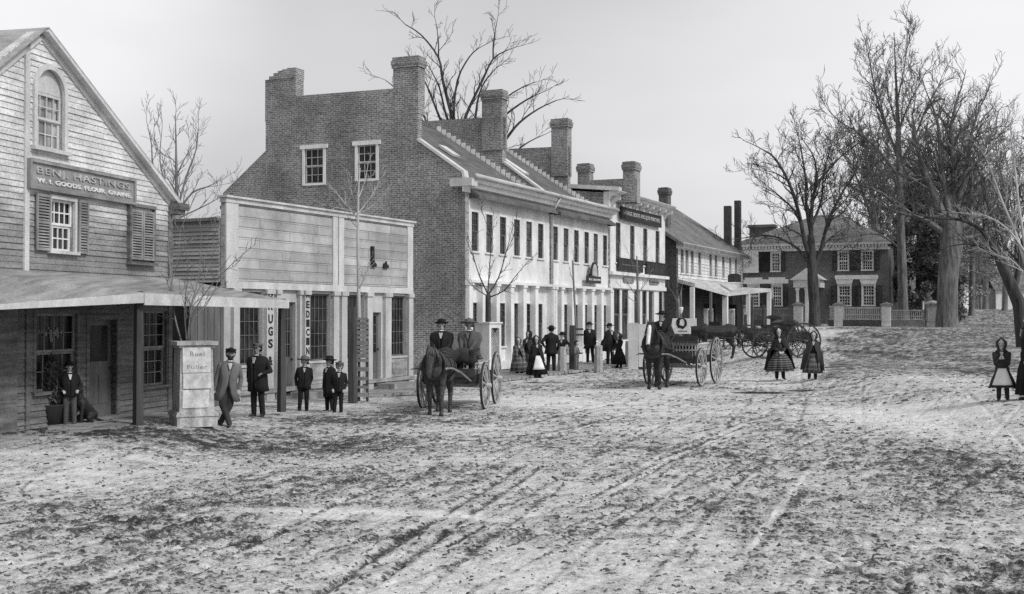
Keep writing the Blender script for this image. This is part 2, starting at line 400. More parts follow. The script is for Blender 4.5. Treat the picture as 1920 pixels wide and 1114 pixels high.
def chimney(root, F, u, v0, v1, z0, z1, mt='brickA', d=.55, cap=True, name='chimney', broken=False):
    b = MB(); b.box(u-.003, u+d, v0, v1, z0, z1-.42*cap)
    if cap and not broken:
        b.box(u-.05, u+d+.05, v0-.05, v1+.05, z1-.42, z1-.3); b.box(u-.07, u+d+.07, v0-.07, v1+.07, z1-.3, z1-.14); b.box(u-.03, u+d+.03, v0-.03, v1+.03, z1-.14, z1)
        b.box(u+.1, u+d-.1, v0+.1, v1-.1, z1, z1+.03)
    if broken:
        r = random.Random(3); n = 7
        for i in range(n):
            a0 = v0+(v1-v0)*i/n; a1 = v0+(v1-v0)*(i+1)/n; zt = z1-.42+.42*(1-(i/(n-1))**2.2)*r.uniform(.92, 1.0)
            b.box(u-.04, u+d+.04, a0, a1, z1-.421, zt)
    return b.build(name, M[mt], root, fixn=True)
SA = 23.8
# ============================================================ brick row, first building (gable end + white front)
FA = Frame(872, 50.0, SA)
ra = FA.root('brick_row_building', 'long brick building with twin gable chimneys and white columned front, nearest of the row', 'building')
uA = FA.L(1033, 500)[0]; uB = FA.L(1142, 500)[0]; uC = FA.L(1247, 500)[0]; ZB = -.4
G = lambda x, y: FA.V(x, y, 0.0)
gp = [(x, z) for x, z in [(0.0, ZB), G(872, 352), G(867, 322), G(783, 262), (G(783, 262)[0], G(783, 130)[1]), (G(738, 168)[0], G(738, 130)[1]), G(738, 166), G(554, 180), (G(554, 180)[0], G(554, 150)[1]), (G(498, 200)[0], G(498, 150)[1]), G(498, 283), G(418, 362)]]
gp.append((gp[-1][0], ZB)); gp[0] = (0.0, ZB); gp[1] = (0.0, gp[1][1])
WA = gp[-1][0]
print('gable', [(round(a, 2), round(b, 2)) for a, b in gp], 'uA', uA, uB, uC)
def vwall(root, name, poly, holes, m, u0, u1):
    """wall across the building: poly in (v,z), extruded along u"""
    b = MB().prism(poly, u0, u1, holes=holes); b.v = [(p[1], p[0], p[2]) for p in b.v]
    return b.build(name, m, root, fixn=True)
gw = [(G(572, 280), G(606, 343)), (G(671, 273), G(705, 335))]
gh = [(min(a[0], b[0]), max(a[0], b[0]), b[1], a[1]) for a, b in gw]
vwall(ra, 'gable_wall', gp, gh, M['brickA'], 0, .35)
for a0, a1, z0, z1 in gh:
    b = MB(); c = .12; b.box(-.03, .1, a0-c, a0, z0-.07, z1); b.box(-.03, .1, a1, a1+c, z0-.07, z1); b.box(-.03, .1, a0, a1, z0-.08, z0); b.box(-.06, .1, a0-c-.1, a1+c+.1, z1, z1+.16)
    w = b.build('window', M['whitetrim'], ra, fixn=True); s = MB()
    for k in range(2):
        h = (z1-z0)/2; q0 = z0+k*h; x = .07-.02*k
        s.box(x, x+.02, a0, a0+.04, q0, q0+h); s.box(x, x+.02, a1-.04, a1, q0, q0+h); s.box(x-.001, x+.021, a0+.04, a1-.04, q0, q0+.04); s.box(x-.001, x+.021, a0+.04, a1-.04, q0+h-.04, q0+h)
        for i in (1, 2): y = a0+(a1-a0)*i/3; s.box(x, x+.015, y-.012, y+.012, q0+.04, q0+h-.04)
        s.box(x, x+.013, a0+.04, a1-.04, q0+h/2-.012, q0+h/2+.012)
    s.build('sash', M['cornerboard'], w, fixn=True); MB().box(.1, .115, a0, a1, z0, z1).build('pane', M['glass'], w)
chimney(ra, FA, 0, G(783, 200)[0]-.02, G(738, 200)[0]+.02, G(760, 166)[1]-1, G(760, 106)[1])
chimney(ra, FA, 0, G(554, 200)[0]-.02, G(498, 200)[0]+.02, G(530, 180)[1]-1, G(530, 128)[1], broken=True)
rk = MB(); p0, p1, p2 = G(867, 322), G(783, 262), G(872, 352)
for a, b_ in ((p0, p1), ((-.05, p2[1]), (p0[0]-.02, p0[1]+.02))): rk.bar((.12, a[0], a[1]+.03), (.12, b_[0], b_[1]+.03), .36, .1)
rk.build('rake_coping', M['flash'], ra, fixn=True)
# party walls
PA = lambda x, y: FA.V(x, y, uA)
PBf = lambda x, y: FA.V(x, y, uB)
def party(root, P, u, pts, chim, name, coping, steps):
    c0, c1, ctop, cb = chim; v0 = P(c1, ctop)[0]; v1 = P(c0, ctop)[0]
    flat = P(*pts['flatL']); fz = P(c0, pts['flatR'])[1]
    rz0 = P(*pts['rake0']); rz1 = P(*pts['rake1'])
    vL = WA-1.6
    poly = [(0.0, 3.0), (0.0, rz1[1]), (rz1[0], rz1[1]), (v0, rz0[1]), (v0, fz), (vL-1.2, flat[1]*.5+fz*.5), (vL, rz0[1]), (WA, rz1[1]-.3), (WA, 3.0)]
    poly[1] = (0.0, rz1[1]-.3)
    vwall(root, name, poly, [], M['brickA'], u-.18, u+.18)
    chimney(root, FA, u-.25, v0, v1, fz-1.5, P(c0, ctop)[1], d=.6)
    if coping:
        b = MB(); b.bar((u, rz1[0], rz1[1]+.03), (u, v0-.02, rz0[1]+.03), .42, .09); b.build('rake_coping', M['flash'], root, fixn=True)
    (sx0, sy0), (sx1, sy1), n = steps; b = MB(); a = P(sx0, sy0); e = P(sx1, sy1)
    for i in range(n):
        t = (i+.5)/n; v = a[0]+(e[0]-a[0])*t; z = a[1]+(e[1]-a[1])*t; hw = abs(e[0]-a[0])/n/2
        b.box(u-.215, u-.178, v-hw*.8, v+hw*.8, z-.1, z+.24)
    b.build('stepped_flashing', M['whitetrim'], root, fixn=True)
    return v0, v1
party(ra, PA, uA, dict(flatL=(785, 227), flatR=222, rake0=(945, 305), rake1=(1030, 368)), (908, 945, 172, 222), 'party_wall', True, ((1028, 384), (822, 245), 22))
# roofs: profile from the flashing line
e1 = PA(1030, 384); e2 = PA(822, 244); e3 = PA(785, 238)
slope = (e2[1]-e1[1])/(e2[0]-e1[0]); ze = e1[1]+(-.42-e1[0])*slope
midv = WA/2
zr = e2[1]+max(0.0, (midv-e2[0]))*.16
def roof(root, u0, u1, m, name='roof', th=.12, ze=ze, e2=e2, zr=zr):
    p = [(-.42, ze), e2, (midv, zr), (WA-e2[0], e2[1]), (WA+.42, ze)]
    q = [(a, b-th) for a, b in p[::-1]]
    b = MB().prism(p+q, u0, u1); b.v = [(x[1], x[0], x[2]) for x in b.v]
    return b.build(name, m, root, fixn=True)
roof(ra, .351, uA-.181, M['roofA'])
def skylight(root, u, P0, P1, w=.7):
    b = MB(); a = Vector((u, P0[0], P0[1]+.1)); c = Vector((u, P1[0], P1[1]+.1)); b.bar(a, c, w, .1)
    return b.build('skylight', M['flash'], root, fixn=True)
def onroof(px, py):
    # hit of the ray with the front slope
    d = ray(px, py); n = Vector((0, -slope, 1)); o = Vector((0, -.42, ze))
    dl = Vector((d.dot(FA.u), d.dot(FA.b), d.z)); cl = CAM-FA.o; cl = Vector((cl.dot(FA.u), cl.dot(FA.b), cl.z))
    t = (o-cl).dot(n)/dl.dot(n); return cl+dl*t
for root_, q0, q1 in ((ra, (822, 277), (862, 299)),):
    a, c = onroof(*q0), onroof(*q1); uu = (a.x+c.x)/2; skylight(root_, uu, (a.y, a.z), (c.y, c.z))
# white front
zf = lambda x, y: FA.L(x, y)[1]
zEave = zf(886, 352); zCap = zf(884, 530); zLed = FA.L(940, 675.6)[1]; zWT = zf(884, 396.5); zWB = zf(884, 470.5)
print('eave', zEave, 'cap', zCap, 'ledge', zLed, 'win', zWT, zWB, 'ze', ze, 'e2', e2, 'zr', zr)
wpx = [(884, 896), (910.9, 923.3), (937, 948), (963, 974.5), (986.6, 996.4), (1008.5, 1018), (1036.3, 1045.3), (1056.4, 1065.2), (1076.2, 1084.3), (1095.5, 1103.2), (1112.6, 1120.4), (1130, 1138)]
def frontbox(F, root, u0, u1, bays, blind=True, doors=()):
    ups = [(F.L(a, 430)[0]+.0, F.L(b, 430)[0]+.0) for a, b in bays]
    ups = [((a+b)/2-.31, (a+b)/2+.31) for a, b in ups]
    holes = [(a, b, zWB, zWT) for a, b in ups]
    # ground floor recess: piers project .38 m
    wall(root, 'upper_wall', [(u0, zCap), (u1, zCap), (u1, zEave), (u0, zEave)], holes, M['white'], 0, .3)
    for i, (a, b) in enumerate(ups):
        window(root, (a, b, zWB, zWT), 3, 3, y=.07, casing=.07, g=('blind', 'blindp', 'glass')[(i*7+len(root.name)) % 3], m='whitetrim', mw=.014, proud=.02, fr=.035, sm='sashd')
    pitch = ups[1][0]-ups[0][0] if len(ups) > 1 else 1
    cols_ = [a-.46 for a, b in ups]; cols_ = [c for c in cols_ if c > u0+.15]
    zt = zCap-.75; zb = zLed+.55; gh_ = []
    for i, (a, b) in enumerate(ups):
        c = (a+b)/2; isd = i in doors
        gh_.append((c-.44, c+.44, zLed-.1 if isd else zb, zt))
    yb = .1
    wall(root, 'lower_wall', [(u0, ZB), (u1, ZB), (u1, zCap-.002), (u0, zCap-.002)], gh_, M['white'], yb, yb+.2)
    for i, h in enumerate(gh_):
        sub = empty('tmp')
        if i in doors: w = door(root, h, y=.12, glassfrac=.62, casing=.07, rows=4)
        else: w = window(root, h, 2, 3, y=.06, casing=.04, g='blind', m='whitetrim', mw=.014, proud=.02, fr=.035, sm='sashd')
        bpy.data.objects.remove(sub); w.location.y = yb
    for c in [u0+.2]+cols_+[u1-.02]:
        cw = .16; b = MB(); b.box(c-cw, c+cw, -.16, yb-.001, ZB, zCap-.1); b.box(c-cw-.04, c+cw+.04, -.2, yb-.001, zCap-.1, zCap-.003)
        b.box(c-cw-.03, c+cw+.03, -.19, yb-.001, ZB, zLed); b.build('column', M['whitetrim'], root, fixn=True)
    b = MB(); b.box(u0, u1, -.2, 0, zCap+.001, zCap+.11); b.box(u0, u1, -.155, yb-.003, zLed-.35, zLed-.02)
    b.build('base_and_band', M['whitetrim'], root, fixn=True)
frontbox(FA, ra, 0.0, uA-.02, wpx[:6], doors=(3,))
cornice(ra, -.25, uA-.02, zEave+.28, h=.5, d=.42)
def guttr(root, u0, u1, z):
    b = MB(); b.tube([(u0, -.5, z), (u1, -.5, z)], .09, 8); b.build('gutter', M['gutter'], root, smooth=True)
guttr(ra, -.1, uA-.05, zEave+.36)
b = MB(); uu = uA-.12; b.tube([(uu, -.5, zEave+.3), (uu, -.25, zEave-.15), (uu, -.12, zEave-.3), (uu, -.12, zLed)], .05, 8); b.build('downpipe', M['gutter'], ra, smooth=True)
b = MB(); b.box(-.3, .2, -.42, .5, zEave-.02, zEave+.28); b.build('eave_return', M['cornerboard'], ra, fixn=True)
wall(ra, 'rear_wall', [(0, ZB), (uA, ZB), (uA, zEave), (0, zEave)], [], M['brickA'], WA-.3, WA)
# second building
rb = FA.root('white_row_building', 'white columned building with the arched sign over its door, second of the row', 'building')
party(rb, PBf, uB, dict(flatL=(948, 275), flatR=277, rake0=(1067, 352), rake1=(1140, 402)), (1037, 1067, 225, 277), 'party_wall', False, ((1138, 408), (950, 284), 24))
roof(rb, uA+.181, uB-.181, M['roofA'])
a, c = onroof(945, 302), onroof(985, 330); skylight(rb, (a.x+c.x)/2, (a.y, a.z), (c.y, c.z))
frontbox(FA, rb, uA+.02, uB-.02, wpx[6:], doors=(3,))
cornice(rb, uA+.02, uB-.02, zEave+.28, h=.5, d=.42); guttr(rb, uA+.05, uB-.05, zEave+.36)
b = MB(); u1_ = FA.L(1093, 540)[0]; u2_ = FA.L(1116, 540)[0]
# arched sign with name board
sg = empty('hanging_sign', FA.W(0, 0), FA.rz, 'small black name board under a tall arched panel on the white fronts', 'sign')
c0 = FA.rect(1090.5, 1116, 517, 530.5); MB().box(c0[0], c0[1], -.3, -.22, c0[2], c0[3]).build('board', M['signd'], sg)
text(sg, 'W.F. BROWN', c0[0]+.15, c0[1]-.12, c0[2]+.12, c0[3]-.12, -.305, 'lett', bold=.02)
cc = (c0[0]+c0[1])/2+.1; ar = []
for i in range(13):
    t = math.pi*i/12; ar.append((cc+.42*math.cos(t), c0[3]+.02+.62*math.sin(t)**.8))
MB().prism(ar, -.29, -.24).build('arched_panel', M['lettmid'], sg, fixn=True)
b = MB()
for i in range(12): b.bar((ar[i][0], -.265, ar[i][1]), (ar[i+1][0], -.265, ar[i+1][1]), .09, .07)
b.build('arch_moulding', M['signd'], sg); MB().box(cc-.1, cc+.1, -.24, 0, c0[3]-.05, c0[3]+.1).build('bracket', M['signd'], sg)
# ============================================================ third building (bracketed cornice)
rc = FA.root('bracketed_store_building', 'tall white store with bracketed cornice, black signboards and big shop windows', 'building')
cu0, cu1 = uB+.02, uC; zT = FA.L(1148, 358)[1]; zTe = FA.L(1246, 384)[1]
zTop = (zT+zTe)/2-.1
cw = [(1155, 1162.5), (1181.5, 1189), (1206, 1213), (1229, 1236)]
cwu = [(FA.L(a, 460)[0], FA.L(b, 460)[0]) for a, b in cw]; cwu = [((a+b)/2-.38, (a+b)/2+.38) for a, b in cwu]
czt = FA.L(1156, 417)[1]; czb = FA.L(1156, 492)[1]; zSf = FA.L(1150, 540)[1]; zBand = FA.L(1150, 510)[1]
print('C top', zT, zTe, 'win', czt, czb, 'shopfront', zSf)
wall(rc, 'upper_wall', [(cu0, zSf), (cu1, zSf), (cu1, zTop), (cu0, zTop)], [(a, b, czb, czt) for a, b in cwu], M['white'], 0, .3)
for a, b in cwu: window(rc, (a, b, czb, czt), 2, 3, y=.08, casing=.06, g='blind', proud=.015, mw=.02, sm='sashd')
cornice(rc, cu0-.05, cu1+.3, zTop+.02, h=.36, d=.6)
n = 9
for i in range(n):
    u = cu0+.35+(cu1-cu0-.5)*i/(n-1); b = MB()
    b.add([(u-.1, -.02, zTop-.3), (u-.1, -.5, zTop-.28), (u-.1, -.46, zTop-.42), (u-.1, -.18, zTop-.5), (u-.1, -.02, zTop-.78),
           (u+.1, -.02, zTop-.3), (u+.1, -.5, zTop-.28), (u+.1, -.46, zTop-.42), (u+.1, -.18, zTop-.5), (u+.1, -.02, zTop-.78)],
          [(0,1,2,3,4), (9,8,7,6,5), (0,5,6,1), (1,6,7,2), (2,7,8,3), (3,8,9,4), (4,9,5,0)]); b.build('bracket', M['cornerboard'], rc, fixn=True)
b = MB(); b.box(cu0, cu1+.12, -.22, -.001, zBand-.14, zBand+.02); b.box(cu0, cu1, -.08, -.001, zSf, zSf+.2); b.build('shopfront_cornice', M['whitetrim'], rc, fixn=True)
# shopfront glazing
sx = [(1152, 1163.5), (1167, 1179), (1190, 1201), (1205, 1213.5), (1217, 1227), (1236, 1243.5)]
su = [(FA.L(a, 600)[0], FA.L(b, 600)[0]) for a, b in sx]; gzC = .15
hol = [(a, b, 1.0 if i not in (2, 4) else .25, zSf-.05) for i, (a, b) in enumerate(su)]
wall(rc, 'shopfront', [(cu0, ZB), (cu1, ZB), (cu1, zSf-.003), (cu0, zSf-.003)], hol, M['white'], .02, .2)
for i, h in enumerate(hol):
    if i in (2, 4): door(rc, h, y=.12, casing=0, glassfrac=.6)
    else: window(rc, h, 1, 1, y=.12, casing=0, proud=0, sill=False, sashes=2, g='glass', sm='sashd')
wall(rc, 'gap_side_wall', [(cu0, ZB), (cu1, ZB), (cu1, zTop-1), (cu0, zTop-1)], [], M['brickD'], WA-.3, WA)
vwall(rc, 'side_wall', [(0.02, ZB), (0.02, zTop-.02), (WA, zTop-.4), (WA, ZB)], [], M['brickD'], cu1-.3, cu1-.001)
vwall(rc, 'near_side_wall', [(0.3, zEave-1), (0.3, zTop-.05), (WA/2, zTop+.5), (WA, zTop-.3), (WA, zEave-1)], [], M['brickA'], cu0-.03, cu0+.3)
b = MB(); b.add([(cu0, -.55, zTop+.04), (cu1+.3, -.55, zTop+.04), (cu1+.3, WA/2, zTop+.6), (cu0, WA/2, zTop+.6), (cu0, WA, zTop-.4), (cu1+.3, WA, zTop-.4)], [(0,1,2,3), (3,2,5,4)]); b.build('roof', M['roofA'], rc)
b = MB(); b.bar((cu0+.1, -.55, zTop+.1), (cu0+.1, WA/2, zTop+.68), .5, .2); b.build('side_coping', M['flash'], rc, fixn=True)
# twin chimneys and parapet behind
PC = lambda x, y: FA.V(x, y, cu0+1.0)
uP = cu0+1.0; c1 = (PC(1105, 320)[0], PC(1083, 320)[0]); c2 = (PC(1190, 320)[0], PC(1168, 320)[0])
chimney(rc, FA, uP, c1[0], c1[1], zTop-.5, PC(1090, 307)[1], d=.6); chimney(rc, FA, uP, c2[0], c2[1], zTop-.5, PC(1180, 303)[1], d=.9)
vwall(rc, 'parapet_wall', [(c2[0], zTop-.5), (c2[0], PC(1170, 335)[1]), (c1[1], PC(1105, 338)[1]), (c1[1], zTop-.5)], [], M['brickA'], uP+.01, uP+.4)
# signs on it
def signboard(F, r, y, label, m='signd', th=.06, frame=None, grp=None, tilt=0):
    s = empty('sign_board', F.W(0, 0), F.rz, label, 'sign', grp)
    MB().box(r[0], r[1], y-th, y, r[2], r[3]).build('board', M[m], s)
    if frame:
        b = MB(); f = .06; b.box(r[0]-f, r[1]+f, y-th-.02, y, r[3], r[3]+f); b.box(r[0]-f, r[1]+f, y-th-.02, y, r[2]-f, r[2]); b.box(r[0]-f, r[0], y-th-.02, y, r[2], r[3]); b.box(r[1], r[1]+f, y-th-.02, y, r[2], r[3])
        b.build('moulding', M[frame], s, fixn=True)
    return s
r = FA.rect(1159.5, 1233.5, 393, 408); r = (r[0], r[1], FA.L(1196, 417)[1], FA.L(1196, 400)[1]+.05)
s = signboard(FA, r, -.12, 'long black signboard with worn pale lettering under the bracketed cornice', frame='signd')
text(s, 'SAVAGE. BOOK AND JOB PRINTING', r[0]+.25, r[1]-.25, r[2]+.14, r[3]-.12, -.185, 'lettmid', bold=.02)
r = FA.rect(1155.5, 1200, 485, 505); s = signboard(FA, r, -.08, 'black balcony-like signboard under the left upper windows of the bracketed store', frame='signd')
text(s, 'JOHN HYDE', r[0]+.5, r[1]-.5, r[2]+.3, r[3]-.3, -.145, 'shut' if False else 'lettmid', bold=-.005)
r = FA.rect(1209, 1246, 492, 511.5); s = signboard(FA, r, -.08, 'plain black signboard under the right upper windows of the bracketed store', frame='signd')
r = FA.rect(1167.5, 1186, 520, 529); s = signboard(FA, r, -.03, 'small grey plate on the shopfront band, left of the slim tree', 'signg')
text(s, 'DRY GOODS', r[0]+.15, r[1]-.15, r[2]+.12, r[3]-.12, -.095, 'lettd', bold=.0)
r = FA.rect(1217, 1233, 525, 532.5); s = signboard(FA, r, -.03, 'small grey plate on the shopfront band, right of the slim tree', 'signg')
text(s, 'BOOKS AND\nSTATIONERY', r[0]+.1, r[1]-.1, r[2]+.06, r[3]-.06, -.095, 'lettd', bold=0)
# ============================================================ inn with veranda roof
ri = FA.root('clapboard_inn', 'white clapboard inn with dark brick side wall, long shingled roof and covered carriage porch', 'building')
iu0 = FA.L(1271, 560)[0]; iu1 = FA.L(1392, 560)[0]; izE = FA.L(1273, 455)[1]; izP = FA.L(1273, 527)[1]
izw = (FA.L(1276, 512)[1], FA.L(1276, 465)[1])
print('inn', iu0, iu1, izE, izP, izw)
IZ = .2; ID = 11.0
bx = [1275, 1284, 1294, 1308, 1329, 1339, 1353, 1366, 1377]
iw = [FA.L(x, 490)[0] for x in bx]; ih = [(u, u+.75, izw[0], izw[1]) for u in iw]
clap(ri, 'upper_wall', [(iu0, izP), (iu1, izP), (iu1, izE), (iu0, izE)], ih, M['white'], pitch=.2, t=.03)
for h in ih: window(ri, h, 2, 3, y=.09, casing=.08, proud=.04, g='glassl', mw=.03, sm='sashm')
wall(ri, 'lower_wall', [(iu0, ZB), (iu1, ZB), (iu1, izP-.003), (iu0, izP-.003)], [(iu0+6, iu0+9, .3, 3), (iu0+12, iu0+15, .3, 3)], M['darkint'], .02, .3)  # near-black colour stands for the deep shade below the porch roof
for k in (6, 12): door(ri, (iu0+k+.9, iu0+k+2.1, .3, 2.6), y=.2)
rzI = izE+FA.V(1250, 388, iu0)[1]*0+2.6
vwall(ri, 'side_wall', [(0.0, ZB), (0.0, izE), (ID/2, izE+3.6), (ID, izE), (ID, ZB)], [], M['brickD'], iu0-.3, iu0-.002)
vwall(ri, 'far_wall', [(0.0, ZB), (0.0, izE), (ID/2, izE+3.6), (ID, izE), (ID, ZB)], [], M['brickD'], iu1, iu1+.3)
b = MB().prism([(-.5, izE-.1), (ID/2, izE+3.85), (ID+.5, izE-.1), (ID+.5, izE-.3), (ID/2, izE+3.65), (-.5, izE-.3)], iu0-.5, iu1+.5); b.v = [(p[1], p[0], p[2]) for p in b.v]; b.build('roof', M['roofS'], ri, fixn=True)
cornice(ri, iu0-.3, iu1+.3, izE-.02, h=.35, d=.45)
# porch roof: runs along the front, swings out at its far end
pr = [FA.W(iu0-.2, -.02, 0), FA.W(iu0-.2, -1.2, 0)]
P1 = at(1365, 549, FPX/29.0); P2 = at(1446, 541, FPX/27.5); P0 = FA.W(iu0-.3, -1.1, izP-.15)
def locF(F, p): q = Vector(p)-F.o; return Vector((q.dot(F.u), q.dot(F.b), q.z))
p0, p1, p2 = locF(FA, P0), locF(FA, P1), locF(FA, P2); w0 = Vector((iu0-.3, -.03, izP+.12)); w1 = Vector((iu1+.2, -.03, izP+.15)); w2 = Vector((p2.x+1, p2.y+4.5, p2.z+.25))
pp = [w0, p0, p1, p2, w2, w1]; b = MB(); h = Vector((0, 0, .22))
b.add(pp+[q-h for q in pp], [(0,1,2,5), (5,2,3,4), (6,11,8,7), (11,10,9,8), (0,6,7,1), (1,7,8,2), (2,8,9,3), (3,9,10,4)])
b.build('porch_roof', M['gutter'], ri, fixn=True)
for q, r_ in ((p1, .16), (p0, .12), (p2, .13), ((p1+p2)/2, .12), ((p0+p1)/2, .07)):
    b = MB(); b.box(q.x-r_, q.x+r_, q.y+.02, q.y+2*r_+.02, 0, q.z-.221); b.build('porch_post', M['whitetrim'] if r_ > .09 else M['barkp'], ri, fixn=True)
# things on the porch roof and its deep unlit carriageway
b = MB(); b.box(iu0, iu1, -.5, .0, -.2, .35); b.build('porch_floor', M['plank'], ri)
UPC = lambda x, y: FA.V(x, y, iu1+.3)
for a_, b__, t_ in ((1379, 1389.5, 377), (1365, 1377, 389)):
    v = (UPC(b__, 400)[0], UPC(a_, 400)[0]); chimney(ri, FA, iu1-1.0+(.9 if a_ == 1379 else 0), v[0], v[1], izE, UPC(a_, t_)[1], 'brickD', d=.5, cap=False)
UI = lambda x, y: FA.V(x, y, iu0+2)
v = (UI(1252, 370)[0], UI(1235, 370)[0]); chimney(ri, FA, iu0+2, v[0], v[1], izE+1, UI(1240, 352)[1], 'brickF', d=.7)
tr = at(1377, 540, FPX/29.2); trunk = empty('balcony_trunk', at(1377, 529, FPX/28.6)+Vector((0, 0, .0)), R(-10), 'dark round-topped trunk resting on the porch roof of the inn', 'trunk')
b = MB(); n = 9; pf = [(.45*math.cos(math.pi*i/n), .42+.16*math.sin(math.pi*i/n)) for i in range(n+1)]
tp = trunk.location; gz0 = locF(FA, tp).z
b.prism([(-.45, 0), (.45, 0)]+pf, -.35, .35); b.build('body', M['signd'], trunk, fixn=True)
b = MB(); [b.box(x-.03, x+.03, -.36, .36, .01, .5) for x in (-.3, .3)]; b.build('strap', M['dark'], trunk)
trunk.scale = (.95, .95, .95); 
# ============================================================ false-fronted shops
FS = Frame(772, 58.0, SA+1.0)
rs = FS.root('false_front_shops', 'pair of low shops with a tall grey boarded false front', 'building')
su0 = FS.L(421, 560)[0]; su1 = 0.0; sd = (FS.L(627, 480)[0]+FS.L(637, 480)[0])/2
zc = lambda x, y: FS.L(x, y)[1]
sT = (zc(443, 369)+zc(762, 420))/2; sB = (zc(447, 538)+zc(767, 551))/2; sM = (zc(448, 734)+zc(772, 707))/2
print('shop len', -su0, 'top', sT, zc(443, 369), zc(762, 420), 'cap', zc(447, 538), zc(767, 551), 'mould', zc(448, 734), zc(772, 707))
z_sill = (zc(448, 685)+zc(767, 667))/2
cb0 = FS.L(444, 500)[0]; cb1 = FS.L(762, 500)[0]
b = MB().box(su0, su1, 0, .12, sB, sT); b.build('false_front', M['sham'], rs)
b = MB()
for a, c in ((su0, cb0), (sd-.28, sd-.03), (sd+.03, sd+.3), (cb1, su1)): b.box(a, c, -.05, .002, sB+.003, sT-.12)
b.box(su0-.03, su1+.03, -.07, .14, sT-.12, sT-.002); b.box(su0-.08, su1+.08, -.13, .2, sT, sT+.05)
b.box(su0, su1, -.06, -.001, sB-.02, sB+.16); b.build('front_trim', M['cornerboard'], rs, fixn=True)
# ledger boards: thin raised boards break up the panel
b = MB(); rr = random.Random(4); z = sB+.18
while z < sT-.3:
    for a, c in ((cb0, sd-.28), (sd+.3, cb1)):
        x = a
        while x < c-.05:
            l = min(rr.uniform(1.2, 3.6), c-x); b.box(x, x+l-.006, -.012-rr.random()*.012, .001, z, z+.262); x += l
    z += .268
b.build('front_boards', M['sham'], rs)
def boot(u, z, s, root):
    pts = [(0,1.0),(.2,1.0),(.21,.3),(.3,.2),(.42,.12),(.42,0),(.0,0),(.0,.5)]
    return MB().prism([(u+p[0]*s, z+p[1]*s) for p in pts], -.10, -.03).build('boot_emblem', M['lettd'], root, fixn=True)
bz = FS.L(693, 500)
bt = empty('boot_sign', FS.o, FS.rz, 'black painted boot shape on the right false front', 'sign'); boot(bz[0], bz[1], .62, bt)
bq = FS.L(716, 503); bt2 = empty('shoe_sign', FS.o, FS.rz, 'small black shoe shape beside the boot on the right false front', 'sign')
MB().prism([(bq[0]+p[0]*.22, bq[1]+p[1]*.22) for p in ((0,0),(1.3,0),(1.35,.45),(.9,.55),(.75,1.0),(.5,.6),(.15,.7))], -.08, -.03).build('shoe_emblem', M['lettd'], bt2, fixn=True)
# ground floor openings (pixel columns)
so = {'w0': (447, 494), 'd1': (535, 557), 'w2': (580, 621), 'w3': (650, 684), 'd4': (698, 717), 'w5': (733, 763)}
wins = {}
for k, (a, c) in so.items():
    wins[k] = (FS.L(a, 620)[0], FS.L(c, 620)[0])
hs = []
for k, (a, c) in wins.items():
    if k[0] == 'w': hs.append((a, c, z_sill, sB-.1))
    elif k == 'd1': hs.append((a, c, sM-.18, sB-.35))
    else: hs.append((a, c, sM-.02, sB-.62))
wall(rs, 'shopfront', [(su0, ZB), (su1, ZB), (su1, sB-.022), (su0, sB-.022)], hs, M['shopw'], .05, .22)
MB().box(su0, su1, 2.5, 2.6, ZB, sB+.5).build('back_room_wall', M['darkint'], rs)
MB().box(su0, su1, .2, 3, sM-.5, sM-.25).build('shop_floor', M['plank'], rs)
for (k, _), h in zip(wins.items(), hs):
    if k[0] == 'w':
        w = window(rs, h, 5 if k != 'w3' else 4, 5, y=.14, casing=.06, m='shopw', sashes=1, proud=-.02, sill=True, mw=.018, fr=.05, sm='sashd')
        w.location.y = .02
    else: door(rs, h, y=.16, glassfrac=.62, casing=0, cols=3 if k == 'd1' else 2, rows=4)
pil = [(435, 446), (497, 510), (516, 523), (559, 563), (569, 578), (623, 633), (638, 648), (686, 696), (720, 731), (764, 772)]
for i, (a, c) in enumerate(pil):
    u, v = FS.L(a, 640)[0], FS.L(c, 640)[0]; b = MB(); b.box(u, v, -.06, .048, ZB+.15, sB-.14); b.box(u-.03, v+.03, -.1, .048, sB-.14, sB-.023); b.box(u-.02, v+.02, -.08, .048, ZB+.1, sM+.02)
    p = b.build('pilaster', M['shopw'], rs, fixn=True)
    if i == 1: pd = p; pdu = (u, v)
    if i == 4: pm = p; pmu = (u, v)
b = MB(); b.box(su0, su1, -.12, .049, sM-.08, sM+.03); b.box(su0, FS.L(505, 640)[0], -.05, .049, ZB, sM-.09)
b.box(FS.L(580, 640)[0], FS.L(640, 640)[0], -.02, .049, ZB, sM-.09)
b.build('base_moulding', M['shoplow'], rs, fixn=True)
for k in ('w0', 'w2', 'w3', 'w5'):
    b = MB(); a, c = wins[k]; b.box(a, c, -.01, .048, sM+.04, z_sill-.09); b.box(a+.08, c-.08, -.03, -.009, sM+.15, z_sill-.2); b.build('stall_riser', M['shoplow'], rs, fixn=True)
# vertical lettering on the pilasters
def vtext(par, s, u, zs, h, w, y, m='lettd'):
    for ch, z in zip(s, zs): text(par, ch, u-w/2, u+w/2, z-h/2, z+h/2, y, m, name='letter', bold=.03)
cu = (pdu[0]+pdu[1])/2; vtext(pd, 'DRUGS&', cu, [FS.L(512, y)[1] for y in (551, 573, 598, 621, 644, 676)], .24, .2, -.062)
cu = (pmu[0]+pmu[1])/2; vtext(pm, 'MEDICINE', cu, [FS.L(573, y)[1] for y in (552, 571, 589, 606, 623, 640, 658, 676)], .2, .16, -.062)
